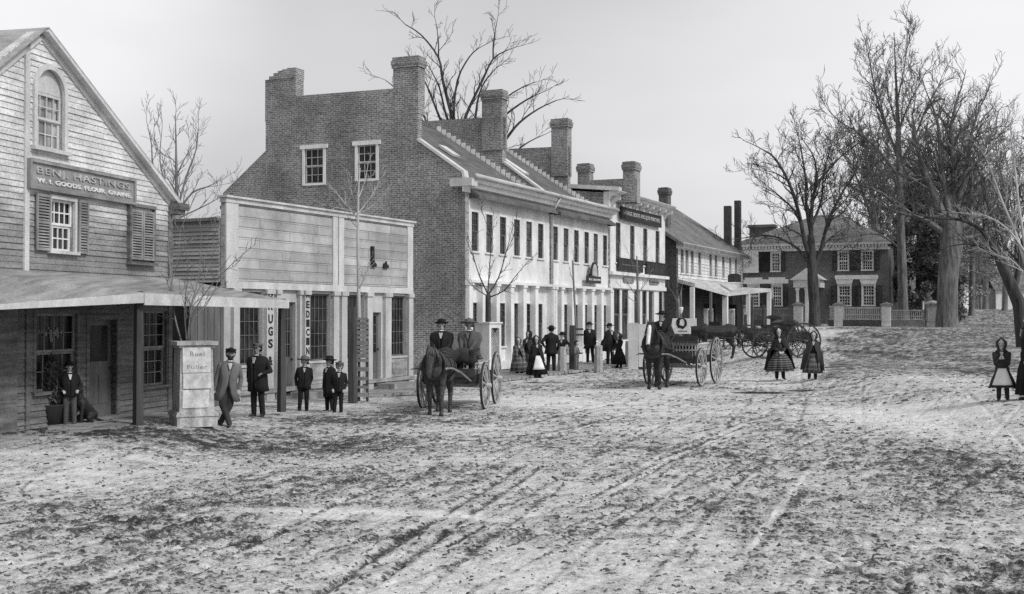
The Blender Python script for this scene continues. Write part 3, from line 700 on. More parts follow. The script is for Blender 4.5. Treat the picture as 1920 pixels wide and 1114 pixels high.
# steps at the doors
for nm, (a, c), py_, lab in (('door_step', (FS.L(537, 740)[0], FS.L(585, 740)[0]), 760, 'low wooden step before the drug shop door'), ('door_step', (FS.L(700, 715)[0], FS.L(745, 715)[0]), 727, 'low wooden step before the right hand shop door')):
    e = empty(nm, FS.o, FS.rz, lab, 'step'); q = MB(); q.box(a, c, -.75, -.13, .02, .2); q.build('tread', M['plank'], e); q = MB(); q.box(a+.05, c-.05, -.7, -.14, -.2, .019); q.build('riser', M['dark'], e)
MB().box(su1-.1, su1, .23, 6, ZB, sB+.2).build('side_wall', M['lap'], rs)
q = MB(); q.add([(su0+.1, .12, sB+1.3), (su1, .12, sB+1.3), (su1, 6.5, sB+1.1), (su0+.1, 6.5, sB+1.1)], [(0,1,2,3)]); q.build('roof', M['roofS'], rs)
q = MB(); q.box(su0+1, su1-.5, 1.2, 1.6, z_sill-.8, z_sill+.1)
rr = random.Random(9)
for i in range(60):
    u = su0+.3+rr.random()*(-su0-.6); w = .05+rr.random()*.08; q.box(u, u+w, .4, .5, z_sill, z_sill+.12+rr.random()*.25)
q.build('window_goods', M['signg'], rs)
# ============================================================ near-left gabled store
FH = Frame(319, 85.0, 13.9)
rh = FH.root('gabled_grocery_store', 'weathered white clapboard store with steep gable, arched attic window and a boarded canopy', 'building')
hl = lambda x, y: FH.L(x, y)
HL = FH.L(-150, 500)[0]
hz = lambda x, y: FH.L(x, y)[1]
zCan = (hz(45, 511)+hz(314, 523))/2
ap = hl(75, 52); ev = hl(328, 385); cbd = hl(43, 300)[0]
print('hast ap', ap, 'eave', ev, 'canopy', hz(45, 511), hz(314, 523), 'base', hz(45, 803), hz(319, 778), 'HL', HL, 'cb', cbd)
up = [(HL, zCan-.05), (0.0, zCan-.05), (0.0, ev[1]), (ap[0], ap[1]), (hl(-5, 110)[0], hl(-5, 110)[1]), (HL, hl(-5, 110)[1]-1.6)]
aw = (hl(66, 200)[0], hl(117, 200)[0], hl(66, 274)[1], hl(66, 165)[1])
w2 = (hl(93, 420)[0], hl(137, 420)[0], hl(93, 469)[1], hl(93, 372)[1])
arch = [(aw[0], aw[2]), (aw[0], aw[3])]; ac = (aw[0]+aw[1])/2; arr = (aw[1]-aw[0])/2
for i in range(1, 12): t = math.pi*(1-i/12); arch.append((ac+arr*math.cos(t), aw[3]+arr*1.0*math.sin(t)))
arch += [(aw[1], aw[3]), (aw[1], aw[2])]
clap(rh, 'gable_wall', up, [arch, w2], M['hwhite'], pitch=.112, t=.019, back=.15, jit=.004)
# arched window
b = MB(); cs = .1
outer = [(aw[0]-cs, aw[2]), (aw[0]-cs, aw[3])]+[(ac+(arr+cs)*math.cos(math.pi*(1-i/12)), aw[3]+(arr+cs)*math.sin(math.pi*(1-i/12))) for i in range(1, 12)]+[(aw[1]+cs, aw[3]), (aw[1]+cs, aw[2])]
ring = outer+arch[::-1]
for i in range(len(outer)-1):
    a, c, d, e = outer[i], outer[i+1], arch[i+1], arch[i]
    b.prism([a, c, d, e], -.06, .1)
b.box(aw[0]-cs-.05, aw[1]+cs+.05, -.12, .05, aw[2]-.07, aw[2])
awo = b.build('arched_window', M['cornerboard'], rh, fixn=True)
s = MB(); hmid = aw[2]+(aw[3]-aw[2])*.52
for (q0, q1, yy) in ((aw[2], hmid, .1), (hmid-.03, aw[3]-.04, .07)):
    s.box(aw[0], aw[0]+.05, yy-.03, yy, q0, q1); s.box(aw[1]-.05, aw[1], yy-.03, yy, q0, q1); s.box(aw[0]+.05, aw[1]-.05, yy-.03, yy, q0, q0+.05); s.box(aw[0]+.05, aw[1]-.05, yy-.03, yy, q1-.05, q1)
    for i in (1, 2, 3): x = aw[0]+(aw[1]-aw[0])*i/4; s.box(x-.01, x+.01, yy-.025, yy-.005, q0+.05, q1-.05)
    s.box(aw[0]+.05, aw[1]-.05, yy-.02, yy-.002, (q0+q1)/2-.01, (q0+q1)/2+.01)
s.build('sash', M['cornerboard'], awo, fixn=True)
MB().box(aw[0], aw[1], .105, .115, aw[2], aw[3]-.03).build('pane', M['glassl'], awo)
MB().prism([(aw[0], aw[3]-.03)]+[(p[0], p[1]) for p in arch[1:-1]]+[(aw[1], aw[3]-.03)], .05, .08).build('arch_panel', M['cornerboard'], awo, fixn=True)
w = window(rh, w2, 4, 2, y=.1, casing=.07, m='cornerboard', g='glass', proud=.05, sashes=2, mw=.025)
shutter(rh, hl(62, 420)[0], hl(89, 420)[0], w2[2]-.02, w2[3]+.05)
shutter(rh, hl(142, 420)[0], hl(160, 420)[0], w2[2]-.02, w2[3]+.05)
s3 = (hl(240, 440)[0], hl(262, 440)[0], hl(283, 440)[0]); zz = (hl(240, 486)[1], hl(240, 392)[1])
shutter(rh, s3[0], s3[1]-.01, *zz); shutter(rh, s3[1]+.01, s3[2], *zz)
b = MB(); b.box(s3[0]-.07, s3[0]-.005, -.1, 0, zz[0]-.05, zz[1]+.06); b.box(s3[2]+.005, s3[2]+.06, -.08, 0, zz[0]-.05, zz[1]+.06); b.box(s3[0]-.09, s3[2]+.08, -.14, 0, zz[0]-.11, zz[0]-.05); b.box(s3[0]-.07, s3[2]+.06, -.1, 0, zz[1]+.06, zz[1]+.13); b.build('shutter_frame', M['hgrey'], rh, fixn=True)
MB().box(cbd-.0, cbd+.13, -.05, -.001, zCan+.02, hl(44, 78)[1]).build('corner_board', M['cornerboard'], rh, fixn=True); MB().box(-.13, .02, -.05, .01, zCan-.2, ev[1]-.1).build('corner_board', M['hgrey'], rh, fixn=True)
# rake boards and roof
def rake(a, c, w=.2, y0=-.26, y1=.1, up=.0, name='rake_board', m='cornerboard'):
    d = Vector((c[0]-a[0], c[1]-a[1])).normalized(); n_ = Vector((-d.y, d.x)); n_ = n_ if n_.y > 0 else -n_
    A = Vector(a)+n_*up; B = Vector(c)+n_*up
    b = MB().prism([tuple(A-n_*w), tuple(B-n_*w), tuple(B), tuple(A)], y0, y1); return b.build(name, M[m], rh, fixn=True)
ap = (ap[0], ap[1]-.03); apv, evv = Vector(ap), Vector(ev); ex = evv+(evv-apv).normalized()*.12
rake(ap, ex, .17, -.05, -.002); rake(ap, ex, .07, -.2, -.051, .0, 'rake_moulding'); rake((ap[0]-.02, ap[1]), ex, .03, -.2, 8, .031, 'roof', 'roofP')
lf = Vector(hl(-60, 165)); rake(tuple(lf), ap, .03, -.15, 8, .031, 'roof', 'roofP'); rake(tuple(lf), ap, .16, -.05, -.002)
b = MB(); b.box(-.12, .3, -.3, 8, ev[1]-.12, ev[1]+.02); b.box(-.1, .22, -.24, 8, ev[1]-.22, ev[1]-.121); b.build('eave', M['hgrey'], rh, fixn=True)
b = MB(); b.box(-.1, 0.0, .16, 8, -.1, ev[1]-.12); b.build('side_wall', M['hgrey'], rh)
# name board
r0 = hl(46, 296), hl(246, 337), hl(48, 354), hl(246, 384); sz0, sz1 = (r0[2][1]+r0[3][1])/2, (r0[0][1]+r0[1][1])/2; su_, sv_ = r0[0][0], r0[1][0]
s = empty('shop_sign', FH.o, FH.rz, 'long framed grey name board with two lines of lettering on the gabled store', 'sign')
MB().box(su_+.05, sv_-.05, -.09, -.05, sz0+.05, sz1-.05).build('board', M['signg'], s)
b = MB(); f = .055; b.box(su_, sv_, -.13, -.045, sz1-f, sz1); b.box(su_, sv_, -.13, -.045, sz0, sz0+f); b.box(su_, su_+f, -.13, -.045, sz0+f, sz1-f); b.box(sv_-f, sv_, -.13, -.045, sz0+f, sz1-f); b.build('frame', M['shut'], s, fixn=True)
H_ = sz1-sz0
text(s, 'BENJ. HASTINGS.', su_+.22, sv_-.14, sz0+H_*.47, sz1-.12, -.1, 'lettmid', ext=.016, bold=.0)
text(s, 'W. I. GOODS. FLOUR. GRAINE.', su_+.22, sv_-.16, sz0+.13, sz0+H_*.40, -.1, 'lett', ext=.014, bold=.025)
# ground floor under the canopy
gw1 = (hl(66, 650)[0], hl(143, 650)[0], hl(66, 736)[1], hl(66, 588)[1]); gd = (hl(166, 690)[0], hl(218, 690)[0], hl(166, 783)[1]+.02, hl(166, 600)[1])
gw2 = (hl(268, 650)[0], hl(311, 650)[0], hl(268, 725)[1], hl(268, 583)[1])
zb = .02; print('gf', gw1, gd, gw2)
gd = (gd[0], gd[1], zb+.25, gd[3])
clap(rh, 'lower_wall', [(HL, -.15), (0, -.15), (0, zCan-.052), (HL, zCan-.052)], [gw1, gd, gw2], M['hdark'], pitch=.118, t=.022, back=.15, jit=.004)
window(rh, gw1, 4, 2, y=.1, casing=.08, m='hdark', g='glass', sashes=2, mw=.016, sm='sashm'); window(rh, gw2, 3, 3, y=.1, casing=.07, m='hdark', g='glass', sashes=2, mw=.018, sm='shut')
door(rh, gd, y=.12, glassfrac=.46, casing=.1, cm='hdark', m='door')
for q in ((-.14, .02, -.05, .01, -.1, zCan-.25), (hl(45, 700)[0], hl(52, 700)[0], -.05, -.024, -.1, zCan-.2), (HL, hl(14, 700)[0], -.2, -.024, -.1, zCan-.2)): MB().box(*q).build('corner_board', M['hgrey'], rh, fixn=True)
b = MB(); b.box(gd[0]-.2, gd[1]+.2, -.35, -.024, -.1, zb+.24); b.build('door_step', M['plank'], rh)
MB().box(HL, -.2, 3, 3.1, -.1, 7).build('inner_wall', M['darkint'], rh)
b = MB(); rr = random.Random(2)
for i in range(9): x = gw1[0]+.1+i*.1; b.tube([(x, .085+.0, gw1[2]+.9+rr.random()*.3), (x+rr.uniform(-.03,.03), .085, gw1[3]-.2-rr.random()*.2)], .02+rr.random()*.02, 5)
b.build('hanging_goods', M['signg'], rh)
# canopy
gp1 = ground_at(255, 800); gp2 = ground_at(526, 781)
cT = at(267, 551, gp1.y); cE = at(540, 564, gp2.y-.1); cL = at(-90, 579, FH.W(HL, 0).y-1.6)
wL = FH.W(hl(-150, 500)[0], -.03, zCan); wR = FH.W(.05, -.03, zCan+.02); c2b = FH.W(.1, 1.5, zCan-.1)
mid = wR.lerp(cE, 1.0)+Vector((-.1, .25, 0))
cn = empty('storefront_canopy', gp1, 0, 'boarded canopy roof on dark posts along the front of the gabled store', 'canopy')
def lc(p): return Vector(p)-gp1
top = [lc(p) for p in (wL, cL, cT, cE, mid, wR)]
b = MB(); h = Vector((0, 0, .05)); b.add([p+h*.3 for p in top]+[p-h for p in top], [(0,1,2,5), (5,2,3,4), (6,11,8,7), (11,10,9,8)]+[(i, i+6, (i+1)%6+6, (i+1)%6) for i in range(6)]); b.build('roof', M['roofC'], cn, fixn=True)
b = MB()
tt = [lc(p) for p in (cL, cT, cE)]
def strip(a, c, h0, h1, off):
    a = Vector(a); c = Vector(c); n_ = (c-a).cross(Vector((0,0,1))).normalized()*off
    b.add([a+n_-Vector((0,0,h0)), c+n_-Vector((0,0,h1)), c+n_+Vector((0,0,.015)), a+n_+Vector((0,0,.015)), a+n_*.2-Vector((0,0,h0)), c+n_*.2-Vector((0,0,h1)), c+n_*.2+Vector((0,0,.015)), a+n_*.2+Vector((0,0,.015))],
      [(0,1,2,3), (7,6,5,4), (0,4,5,1), (3,2,6,7), (0,3,7,4), (1,5,6,2)])
strip(tt[0], tt[1], .045, .17, .03); strip(tt[1]+Vector((.02,0,0)), tt[2], .21, .17, .03); b.build('fascia', M['cornerboard'], cn, fixn=True)
for q, pt, w_ in ((gp1, cT, .085), (gp2, cE+Vector((-.13, .08, 0)), .085)):
    b = MB(); l = q-gp1; b.tube([(l.x, l.y+.12, -.1), (l.x, l.y+.12, pt.z-.16)], [w_*1.25, w_], 6 if w_ == 1 else 4); b.build('post', M['post'], cn)
b = MB(); 
for i in range(7):
    t = i/6; a = top[0].lerp(top[5], t); c = (top[1].lerp(top[2], t)); b.bar(a.lerp(c, .02)-Vector((0,0,.2)), c.lerp(a, .06)-Vector((0,0,.17)), .05, .1)
b.build('rafter', M['dark'], cn)
# shed between store and shops
FD = Frame(425, 55.0, SA)
rd = FD.root('clapboard_shed', 'narrow-boarded grey shed wall between the gabled store and the false front', 'shed')
dl = lambda x, y: FD.L(x, y); 
q = [dl(300, 398), dl(426, 416)]; zt_ = (dl(320, 419)[1]+dl(424, 414)[1])/2; zb_ = (dl(320, 530)[1]+dl(424, 528)[1])/2
pS = FS.W(su0, .13); FD2 = Frame(CX+pS.x/pS.y*FPX, FPX/pS.y, SA+91.0); rd.location = FD2.o; rd.rotation_euler = (0, 0, FD2.rz)
d2 = lambda x, y: FD2.L(x, y); z1_, z0_ = d2(420, 414)[1], d2(400, 529)[1]; xs_ = d2(250, 500)[0]
clap(rd, 'boarded_wall', [(xs_, z0_), (0, z0_), (0, z1_), (xs_, z1_)], [], M['lap'], pitch=.1, t=.03)
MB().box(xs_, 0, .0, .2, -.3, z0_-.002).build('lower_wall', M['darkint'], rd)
MB().box(xs_, 0, -.15, .6, z1_+.002, z1_+.08).build('roof_edge', M['hgrey'], rd)
# dark double doors left of the shops
dd = empty('barn_doors', FS.o, FS.rz, 'tall dark boarded doors between the poster-covered tree box and the drug shop', 'door')
a_, c_ = FS.L(356, 650)[0], su0-.05
for k in range(2):
    x0 = a_+(c_-a_)*k/2; b = MB()
    for i in range(5): w_ = (c_-a_)/10; b.box(x0+i*w_, x0+(i+1)*w_-.012, -.03+.008*(i % 2), .03, -.1, sB-.25)
    b.build('door_leaf', M['door'], dd)
MB().box(a_-.15, c_+.1, -.06, .05, sB-.25, sB-.05).build('lintel', M['dark'], dd)
# ============================================================ right brick house
FR = Frame(1666, 23.6, 113.8)
gr = 1.35
rr_ = FR.root('brick_mansion', 'two-storey brick mansion with hip roof, white pedimented doorway and dark shutters', 'building')
R_ = lambda x, y: FR.L(x, y)
u0r = R_(1388, 500)[0]; zE = (R_(1400, 463)[1]+R_(1660, 458)[1])/2
print('mansion', u0r, 'zE', zE, 'base', R_(1600, 600))
uwz = (R_(1582, 507)[1], R_(1582, 472)[1]); lwz = (R_(1583, 573)[1], R_(1583, 536)[1])
uw = [(1447, 1462), (1573, 1590), (1617, 1636)]; uw2 = [(1399, 1420)]
lw = [(1404, 1422), (1449, 1465), (1573, 1594), (1618, 1639)]
mk = lambda a, c, z: (R_(a, 540)[0], R_(c, 540)[0], z[0], z[1])
H1 = [mk(a, c, uwz) for a, c in uw]; H2 = [mk(a, c, lwz) for a, c in lw]
dh = (R_(1512, 560)[0], R_(1532, 560)[0], gr+.3, R_(1520, 542)[1])
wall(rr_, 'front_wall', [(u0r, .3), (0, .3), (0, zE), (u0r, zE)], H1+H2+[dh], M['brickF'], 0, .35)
for i, h in enumerate(H1):
    window(rr_, h, 4, 3, y=.12, casing=.1, sashes=2, mw=.04, fr=.06); wd = (h[1]-h[0])*.55
    for a, c in ((h[0]-.12-wd, h[0]-.12), (h[1]+.12, h[1]+.12+wd)): shutter(rr_, a, c, h[2], h[3], 'shutD', n=6)
for i, h in enumerate(H2):
    window(rr_, h, 4, 3, y=.12, casing=.12, sashes=2, mw=.04, fr=.06, lintel=.0 if i < 2 else .0); wd = (h[1]-h[0])*.55
    for a, c in ((h[0]-.14-wd, h[0]-.14), (h[1]+.14, h[1]+.14+wd)): shutter(rr_, a, c, h[2], h[3], 'shutD', n=6)
    b = MB(); b.prism([(h[0]-.12, h[3]+.13), (h[1]+.12, h[3]+.13), (h[1]+.35, h[3]+.75), (h[0]-.35, h[3]+.75)], -.09, -.003); b.build('lintel', M['whitetrim'], rr_, fixn=True)
door(rr_, dh, y=.2, cm='whitetrim')
b = MB(); y_ = R_(1566, 524); b.box(y_[0], R_(1646, 524)[0], -.12, -.002, y_[1], y_[1]+.32); b.build('string_course', M['whitetrim'], rr_, fixn=True); b = MB(); y_ = R_(1388, 528); b.box(y_[0], R_(1478, 524)[0], -.12, -.002, y_[1]-.2, y_[1]+.15); b.build('string_course', M['whitetrim'], rr_, fixn=True)
# boarded bay at the left of the upper floor
b = MB(); b.box(u0r, R_(1423, 500)[0], -.25, -.005, R_(1400, 512)[1], zE-.3); b.build('boarded_bay', M['white'], rr_)
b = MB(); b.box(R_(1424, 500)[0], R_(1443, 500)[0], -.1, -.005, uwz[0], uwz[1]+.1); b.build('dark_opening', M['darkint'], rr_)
b = MB(); b.box(u0r-.4, .4, -.5, .2, zE+.001, zE+.25); b.box(u0r-.1, .1, -.2, -.003, zE-.42, zE-.2)
k = 46
for i in range(k): u = u0r+(-u0r)*(i+.5)/k; b.box(u-.09, u+.09, -.36, -.004, zE-.2, zE-.001)
b.build('dentil_cornice', M['whitetrim'], rr_, fixn=True)
dp = 11.0; rz_ = R_(1530, 403)[1]+.4; ra0 = u0r+5.2; ra1 = -4.6
print('ridge', rz_)
b = MB(); b.add([(u0r-.5,-.6,zE+.25), (.5,-.6,zE+.25), (.5,dp+.6,zE+.25), (u0r-.5,dp+.6,zE+.25), (ra0,dp/2,rz_), (ra1,dp/2,rz_)], [(0,1,5,4), (1,2,5), (2,3,4,5), (3,0,4), (3,2,1,0)]); b.build('roof', M['roofS'], rr_)
for q in ((u0r, u0r+.3, .36, dp, .3, zE), (-.3, 0, .36, dp, .3, zE), (u0r, 0, dp, dp+.3, .3, zE)): MB().box(*q).build('side_wall', M['brickF'], rr_)
for x0, x1, t, v in ((1405, 1450, 422, 6.5), (1570, 1592, 408, 8), (1641, 1655, 432, 9)):
    a, c = FR.L(x0, 440, v), FR.L(x1, 440, v); b = MB(); zt = FR.L(x0, t, v)[1]; b.box(a[0], c[0], v, v+1.2, zE, zt-.25); b.box(a[0]-.12, c[0]+.12, v-.12, v+1.32, zt-.25, zt); b.build('chimney', M['brickF'], rr_)
# portico
pa, pc = R_(1497, 540)[0], R_(1546, 540)[0]; zp = R_(1520, 526)[1]; zq = R_(1520, 540)[1]; zap = R_(1521, 514)[1]
b = MB(); b.box(pa, pc, -2.2, -.003, zq, zp); b.prism([(pa-.25, zp+.002), (pc+.25, zp+.002), ((pa+pc)/2, zap+.4)], -2.4, -.003); b.build('portico_roof', M['whitetrim'], rr_, fixn=True)
for u in (pa+.3, pa+1.0, pc-1.0, pc-.3): b = MB(); b.lathe([(.2,0),(.2,.15),(.14,.2),(.12,zq-gr-.5),(.18,zq-gr-.35),(.18,zq-gr-.21)], 12, (u, -2.0, gr+.2)); b.build('portico_column', M['whitetrim'], rr_, smooth=True)
MB().box(pa-.2, pc+.2, -2.5, -.004, gr-.4, gr+.2).build('portico_steps', M['stone'], rr_)
# fence in front: white panelled posts, balusters and rails
def fpost(px, yt, yb, Y, label, m='whitetrim', w=.62):
    p = at(px, yb, Y); z0 = gzf(p.x, p.y); t = at(px, yt, Y).z-z0; e = empty('gate_post', (p.x, p.y, z0), FR.rz, label, 'post', 'white posts of the mansion fence' )
    b = MB(); b.box(-w/2, w/2, -w/2, w/2, -.3, t-.25); b.box(-w/2+.08, w/2-.08, -w/2-.02, -w/2+.001, .35, t-.45); b.build('shaft', M[m], e, fixn=True)
    b = MB(); b.box(-w/2-.1, w/2+.1, -w/2-.1, w/2+.1, t-.249, t-.14); b.lathe([(w*.75, t-.139), (w*.2, t), (.02, t+.03)], 4); b.build('cap', M['signg'] if m != 'stone' else M[m], e); return Vector((p.x, p.y, z0)), t
YF = FPX/25.0
fp = [fpost(1402, 571, 613, YF*1.03, 'white fence post by the inn, leftmost of the mansion fence'), fpost(1497, 567, 611, YF*1.01, 'white capped gate post left of the mansion doorway'), fpost(1573, 567, 612, YF*.99, 'white capped gate post right of the mansion doorway'), fpost(1662, 567, 605, YF*.97, 'white fence post at the right end of the mansion front'), fpost(1749, 564, 604, YF*.97, 'pale stone-like gate post beside the huge tree trunk', 'stone', .8)]
def fence(a, c, h, label, m='whitetrim', n=None, base=.45):
    a = Vector(a); c = Vector(c); e = empty('baluster_fence', a, math.atan2(c.y-a.y, c.x-a.x), label, 'fence', 'baluster fences of the mansion'); L_ = (c-a).length; zd = c.z-a.z
    b = MB(); b.box(.3, L_-.3, -.14, .14, -.4, base); b.build('base_wall', M['brickF'], e)
    b = MB(); b.box(.3, L_-.3, -.05, .05, base+.02, base+.1); b.box(.3, L_-.3, -.05, .05, h-.1, h); b.box(.3, L_-.3, -.04, .04, (h+base)/2-.12, (h+base)/2-.06); b.build('rail', M[m], e)
    n = n or int(L_/.17); b = MB()
    for i in range(n):
        x = .35+(L_-.7)*(i+.5)/n; b.box(x-.028, x+.028, -.025, .025, base+.1, h-.101)
    o = b.build('balusters', M[m], e); o['kind'] = 'stuff'; return e
fence(fp[0][0], fp[1][0], 1.35, 'grey baluster fence behind the parked carriages', 'shut')
fence(fp[2][0], fp[3][0], 1.4, 'white baluster fence right of the mansion doorway', 'cornerboard')
fence(fp[3][0], fp[4][0], 1.2, 'dim baluster fence between the tall tree and the stone post', 'shut')
g1 = at(1549, 611, YF); g2 = fp[2][0]; g1.z = gzf(g1.x, g1.y)
e = fence(g1, g2, 1.5, 'short gate section beside the right gate post', 'cornerboard'); e.name = 'picket_gate'; e['category'] = 'gate'
# distant white house and low fence on the right
FW = Frame(1930, 11.5, 95); rw = FW.root('distant_white_house', 'small white house far off behind the trees at the right', 'building')
w_ = lambda x, y: FW.L(x, y); u0 = w_(1868, 560)[0]; zt = w_(1890, 543)[1]; zb = 2.0
hh = [(w_(a, 560)[0], w_(a+10, 560)[0], w_(a, 571)[1], w_(a, 552)[1]) for a in (1880, 1905, 1925)]
wall(rw, 'front_wall', [(u0, zb), (8, zb), (8, zt), (u0, zt)], hh, M['white'], 0, .4)
for h in hh: window(rw, h, 2, 2, y=.2, casing=.15, mw=.08)
b = MB(); b.add([(u0-.5,-.5,zt), (8.5,-.5,zt), (8.5,4,zt+3), (u0-.5,4,zt+3), (8.5,9,zt), (u0-.5,9,zt)], [(0,1,2,3), (3,2,4,5)]); b.build('roof', M['roofS'], rw)
MB().box(u0, 8, 8, 8.3, zb, zt).build('rear_wall', M['white'], rw)
FX = Frame(1700, 17.0, 100); rx = FX.root('pale_side_house', 'pale gabled house glimpsed between the mansion and the tall tree', 'building')
x_ = lambda x, y: FX.L(x, y); u0, u1 = x_(1662, 500)[0], x_(1720, 500)[0]; zt = x_(1675, 478)[1]
hh = [(x_(1676, 560)[0], x_(1683, 560)[0], x_(1676, 520)[1], x_(1676, 496)[1])]
wall(rx, 'front_wall', [(u0, 1), (u1, 1), (u1, zt), ((u0+u1)/2, zt+2.3), (u0, zt)], hh, M['white'], 0, .4)
window(rx, hh[0], 2, 2, y=.2, casing=.15, mw=.08); b = MB(); b.prism([(u0-.4, zt-.1), ((u0+u1)/2, zt+2.6), (u1+.4, zt-.1), (u1+.4, zt-.3), ((u0+u1)/2, zt+2.35), (u0-.4, zt-.3)], -.4, 9); b.build('roof', M['roofS'], rx, fixn=True)
# plank sidewalk along the row
def walk(F, u0, u1, v0, v1, z, label):
    b = MB(); rr = random.Random(7); u = u0
    while u < u1: w = rr.uniform(.18, .28); b.box(u, u+w-.008, v0+rr.uniform(-.05, .05), v1, z-.08, z+rr.uniform(-.008, .01)); u += w
    o = b.build('pavement', M['plank'], None); o.location = F.o; o.rotation_euler = (0, 0, F.rz); tag(o, label, 'pavement', kind='structure'); return o
walk(FA, -6, uC+.5, -3.0, -.35, .1, 'plank pavement before the white columned fronts')
walk(FH, HL, -1.2, -1.3, -.03, .25, 'plank pavement under the canopy')
walk(FS, su0, .3, -1.6, -.14, .03, 'plank pavement before the shops')
# ============================================================ ground
def hash2(ix, iy, seed):
    h = (ix.astype(np.int64)*374761393+iy.astype(np.int64)*668265263+seed*1442695041) & 0x7fffffff
    h = ((h ^ (h >> 13))*1274126177) & 0x7fffffff
    return ((h ^ (h >> 16)) & 0xffff)/65535.0
def vnoise(x, y, seed=0):
    ix = np.floor(x); iy = np.floor(y); fx = x-ix; fy = y-iy; fx = fx*fx*fx*(fx*(fx*6-15)+10); fy = fy*fy*fy*(fy*(fy*6-15)+10)
    ix = ix.astype(np.int64); iy = iy.astype(np.int64)
    a = hash2(ix, iy, seed); b = hash2(ix+1, iy, seed); c = hash2(ix, iy+1, seed); d = hash2(ix+1, iy+1, seed)
    return (a*(1-fx)+b*fx)*(1-fy)+(c*(1-fx)+d*fx)*fy
def fbm(x, y, o=4, seed=0, g=.5):
    s = 0; a = 1; t = 0
    for i in range(o):
        ca, sa = math.cos(i*1.1), math.sin(i*1.1)
        s = s+a*vnoise((x*ca-y*sa)*2**i+i*17.3, (x*sa+y*ca)*2**i+i*9.1, seed+i); t += a; a *= g
    return s/t
# azimuth columns
dense = np.linspace(-26.5, 26.5, 1150); az = np.concatenate([np.linspace(-180, -75, 12), np.linspace(-70, -28, 26), dense, np.linspace(28, 70, 26), np.linspace(75, 180, 12)[:-1]])
ypix = np.linspace(640, 16.5, 640); rad = np.concatenate([[.6, 2, 4, 6, 7.2], HC*FPX/ypix, np.geomspace(325, 1500, 18)])
na, nr = len(az), len(rad)
A, Rr = np.meshgrid(np.radians(az), rad); X = Rr*np.sin(A); Y = Rr*np.cos(A)
def track(X, Y, a, off, wob, seed, width=.07):
    a = R(a); d = X*math.cos(a)-Y*math.sin(a); s = X*math.sin(a)+Y*math.cos(a)
    d = d-off-wob*(vnoise(s*.06+seed*3.1, s*0+seed, seed)-.5)*2-.04*(vnoise(s*.5+seed, s*0, seed+5)-.5)
    fade = sstep(.3, .55, vnoise(s*.09+seed*7.7, s*0+3.3, seed+9))
    g = np.exp(-(d/width)**2); sh = np.exp(-((np.abs(d)-width*2.0)/(width*.9))**2)
    return (-g*.05+sh*.02)*fade, g*fade
near = 1-sstep(70, 110, Rr)
H = gz(X, Y)
H = H+(fbm(X*.25, Y*.25, 3, 3)-.5)*.12*near
patch = fbm(X*.22+5, Y*.22, 4, 11, .55)
wet = np.zeros_like(X)
rut = np.zeros_like(X)
rt = random.Random(12)
for i in range(18):
    a = rt.choice([17, 19, 21, 24, 27, 31, 15]); off = rt.uniform(-9, 5); w = rt.uniform(.15, .45); sd = rt.randint(1, 999)
    for k in (0, 1.45):
        h, g = track(X, Y, a, off+k, w, sd, rt.uniform(.04, .07)); g = g*(1-sstep(7, 9, X)); H = H+np.minimum(h, 0)*.45; rut = np.maximum(rut, g)
for i, (a, off) in enumerate([]):
    h, g = track(X, Y, a, off, .4, 77+i, .06); H = H+h*.3; rut = np.maximum(rut, g)
def blob(px, py, rx, ry, val):
    """patch of ground centred where the photo shows it"""
    p = ground_at(px, py); dx = rx/FPX*p.y; dy = abs(ground_at(px, py-ry).y-p.y) if py-ry > 600 else p.y*.2
    c, s_ = p.x/p.y, 0
    return val*np.exp(-(((X-p.x)/dx)**2+((Y-p.y)/dy)**2))
lay = np.zeros_like(X)
for bl in [(160, 900, 170, 45, .22), (60, 860, 160, 30, .2), (700, 963, 320, 9, .3), (250, 970, 120, 16, -.25), (520, 905, 200, 25, -.18), (560, 830, 260, 22, -.22), (800, 1010, 200, 30, -.15), (1250, 760, 260, 22, .16),
          (1700, 775, 130, 32, .3), (1560, 900, 110, 26, .22), (1750, 985, 170, 26, .18), (1780, 865, 120, 22, -.3), (1180, 950, 250, 30, -.1), (1100, 870, 250, 30, .12), (1000, 1080, 120, 30, .16), (1330, 1000, 60, 20, .2),
          (60, 1050, 120, 40, .18), (1500, 1060, 200, 30, -.02), (1350, 900, 500, 120, .05), (1000, 740, 200, 14, .1), (1780, 690, 130, 14, -.25), (600, 790, 300, 9, -.35), (250, 815, 250, 12, -.3), (1650, 650, 260, 22, -.22), (1450, 705, 200, 12, .05), (750, 745, 90, 12, -.28), (1130, 690, 90, 8, -.1),(1450,1090,300,20,.12)]:
    lay = lay+blob(*bl)
big = (patch-.5)*1.1+lay
dist = Rr
# churned clods, stronger where the ground is dark and trodden
cl = fbm(X*8.5+.6*Y, Y*6.5, 3, 21, .55); fine = fbm(X*17, Y*13, 3, 31, .6); st = fbm((X*.94-Y*.34)*9, (X*.34+Y*.94)*1.6, 4, 41, .6)
churn = sstep(-.12, .22, -big)
lump = np.maximum(cl-.50, 0)*1.0
amp = (.04+.075*churn)*(1-.75*sstep(16, 34, Rr))*near
H = H+lump*amp+(fine-.5)*.03*(1-sstep(13, 24, Rr))*(.5+churn)+(st-.5)*.035*(1-.7*sstep(20, 40, Rr))*near
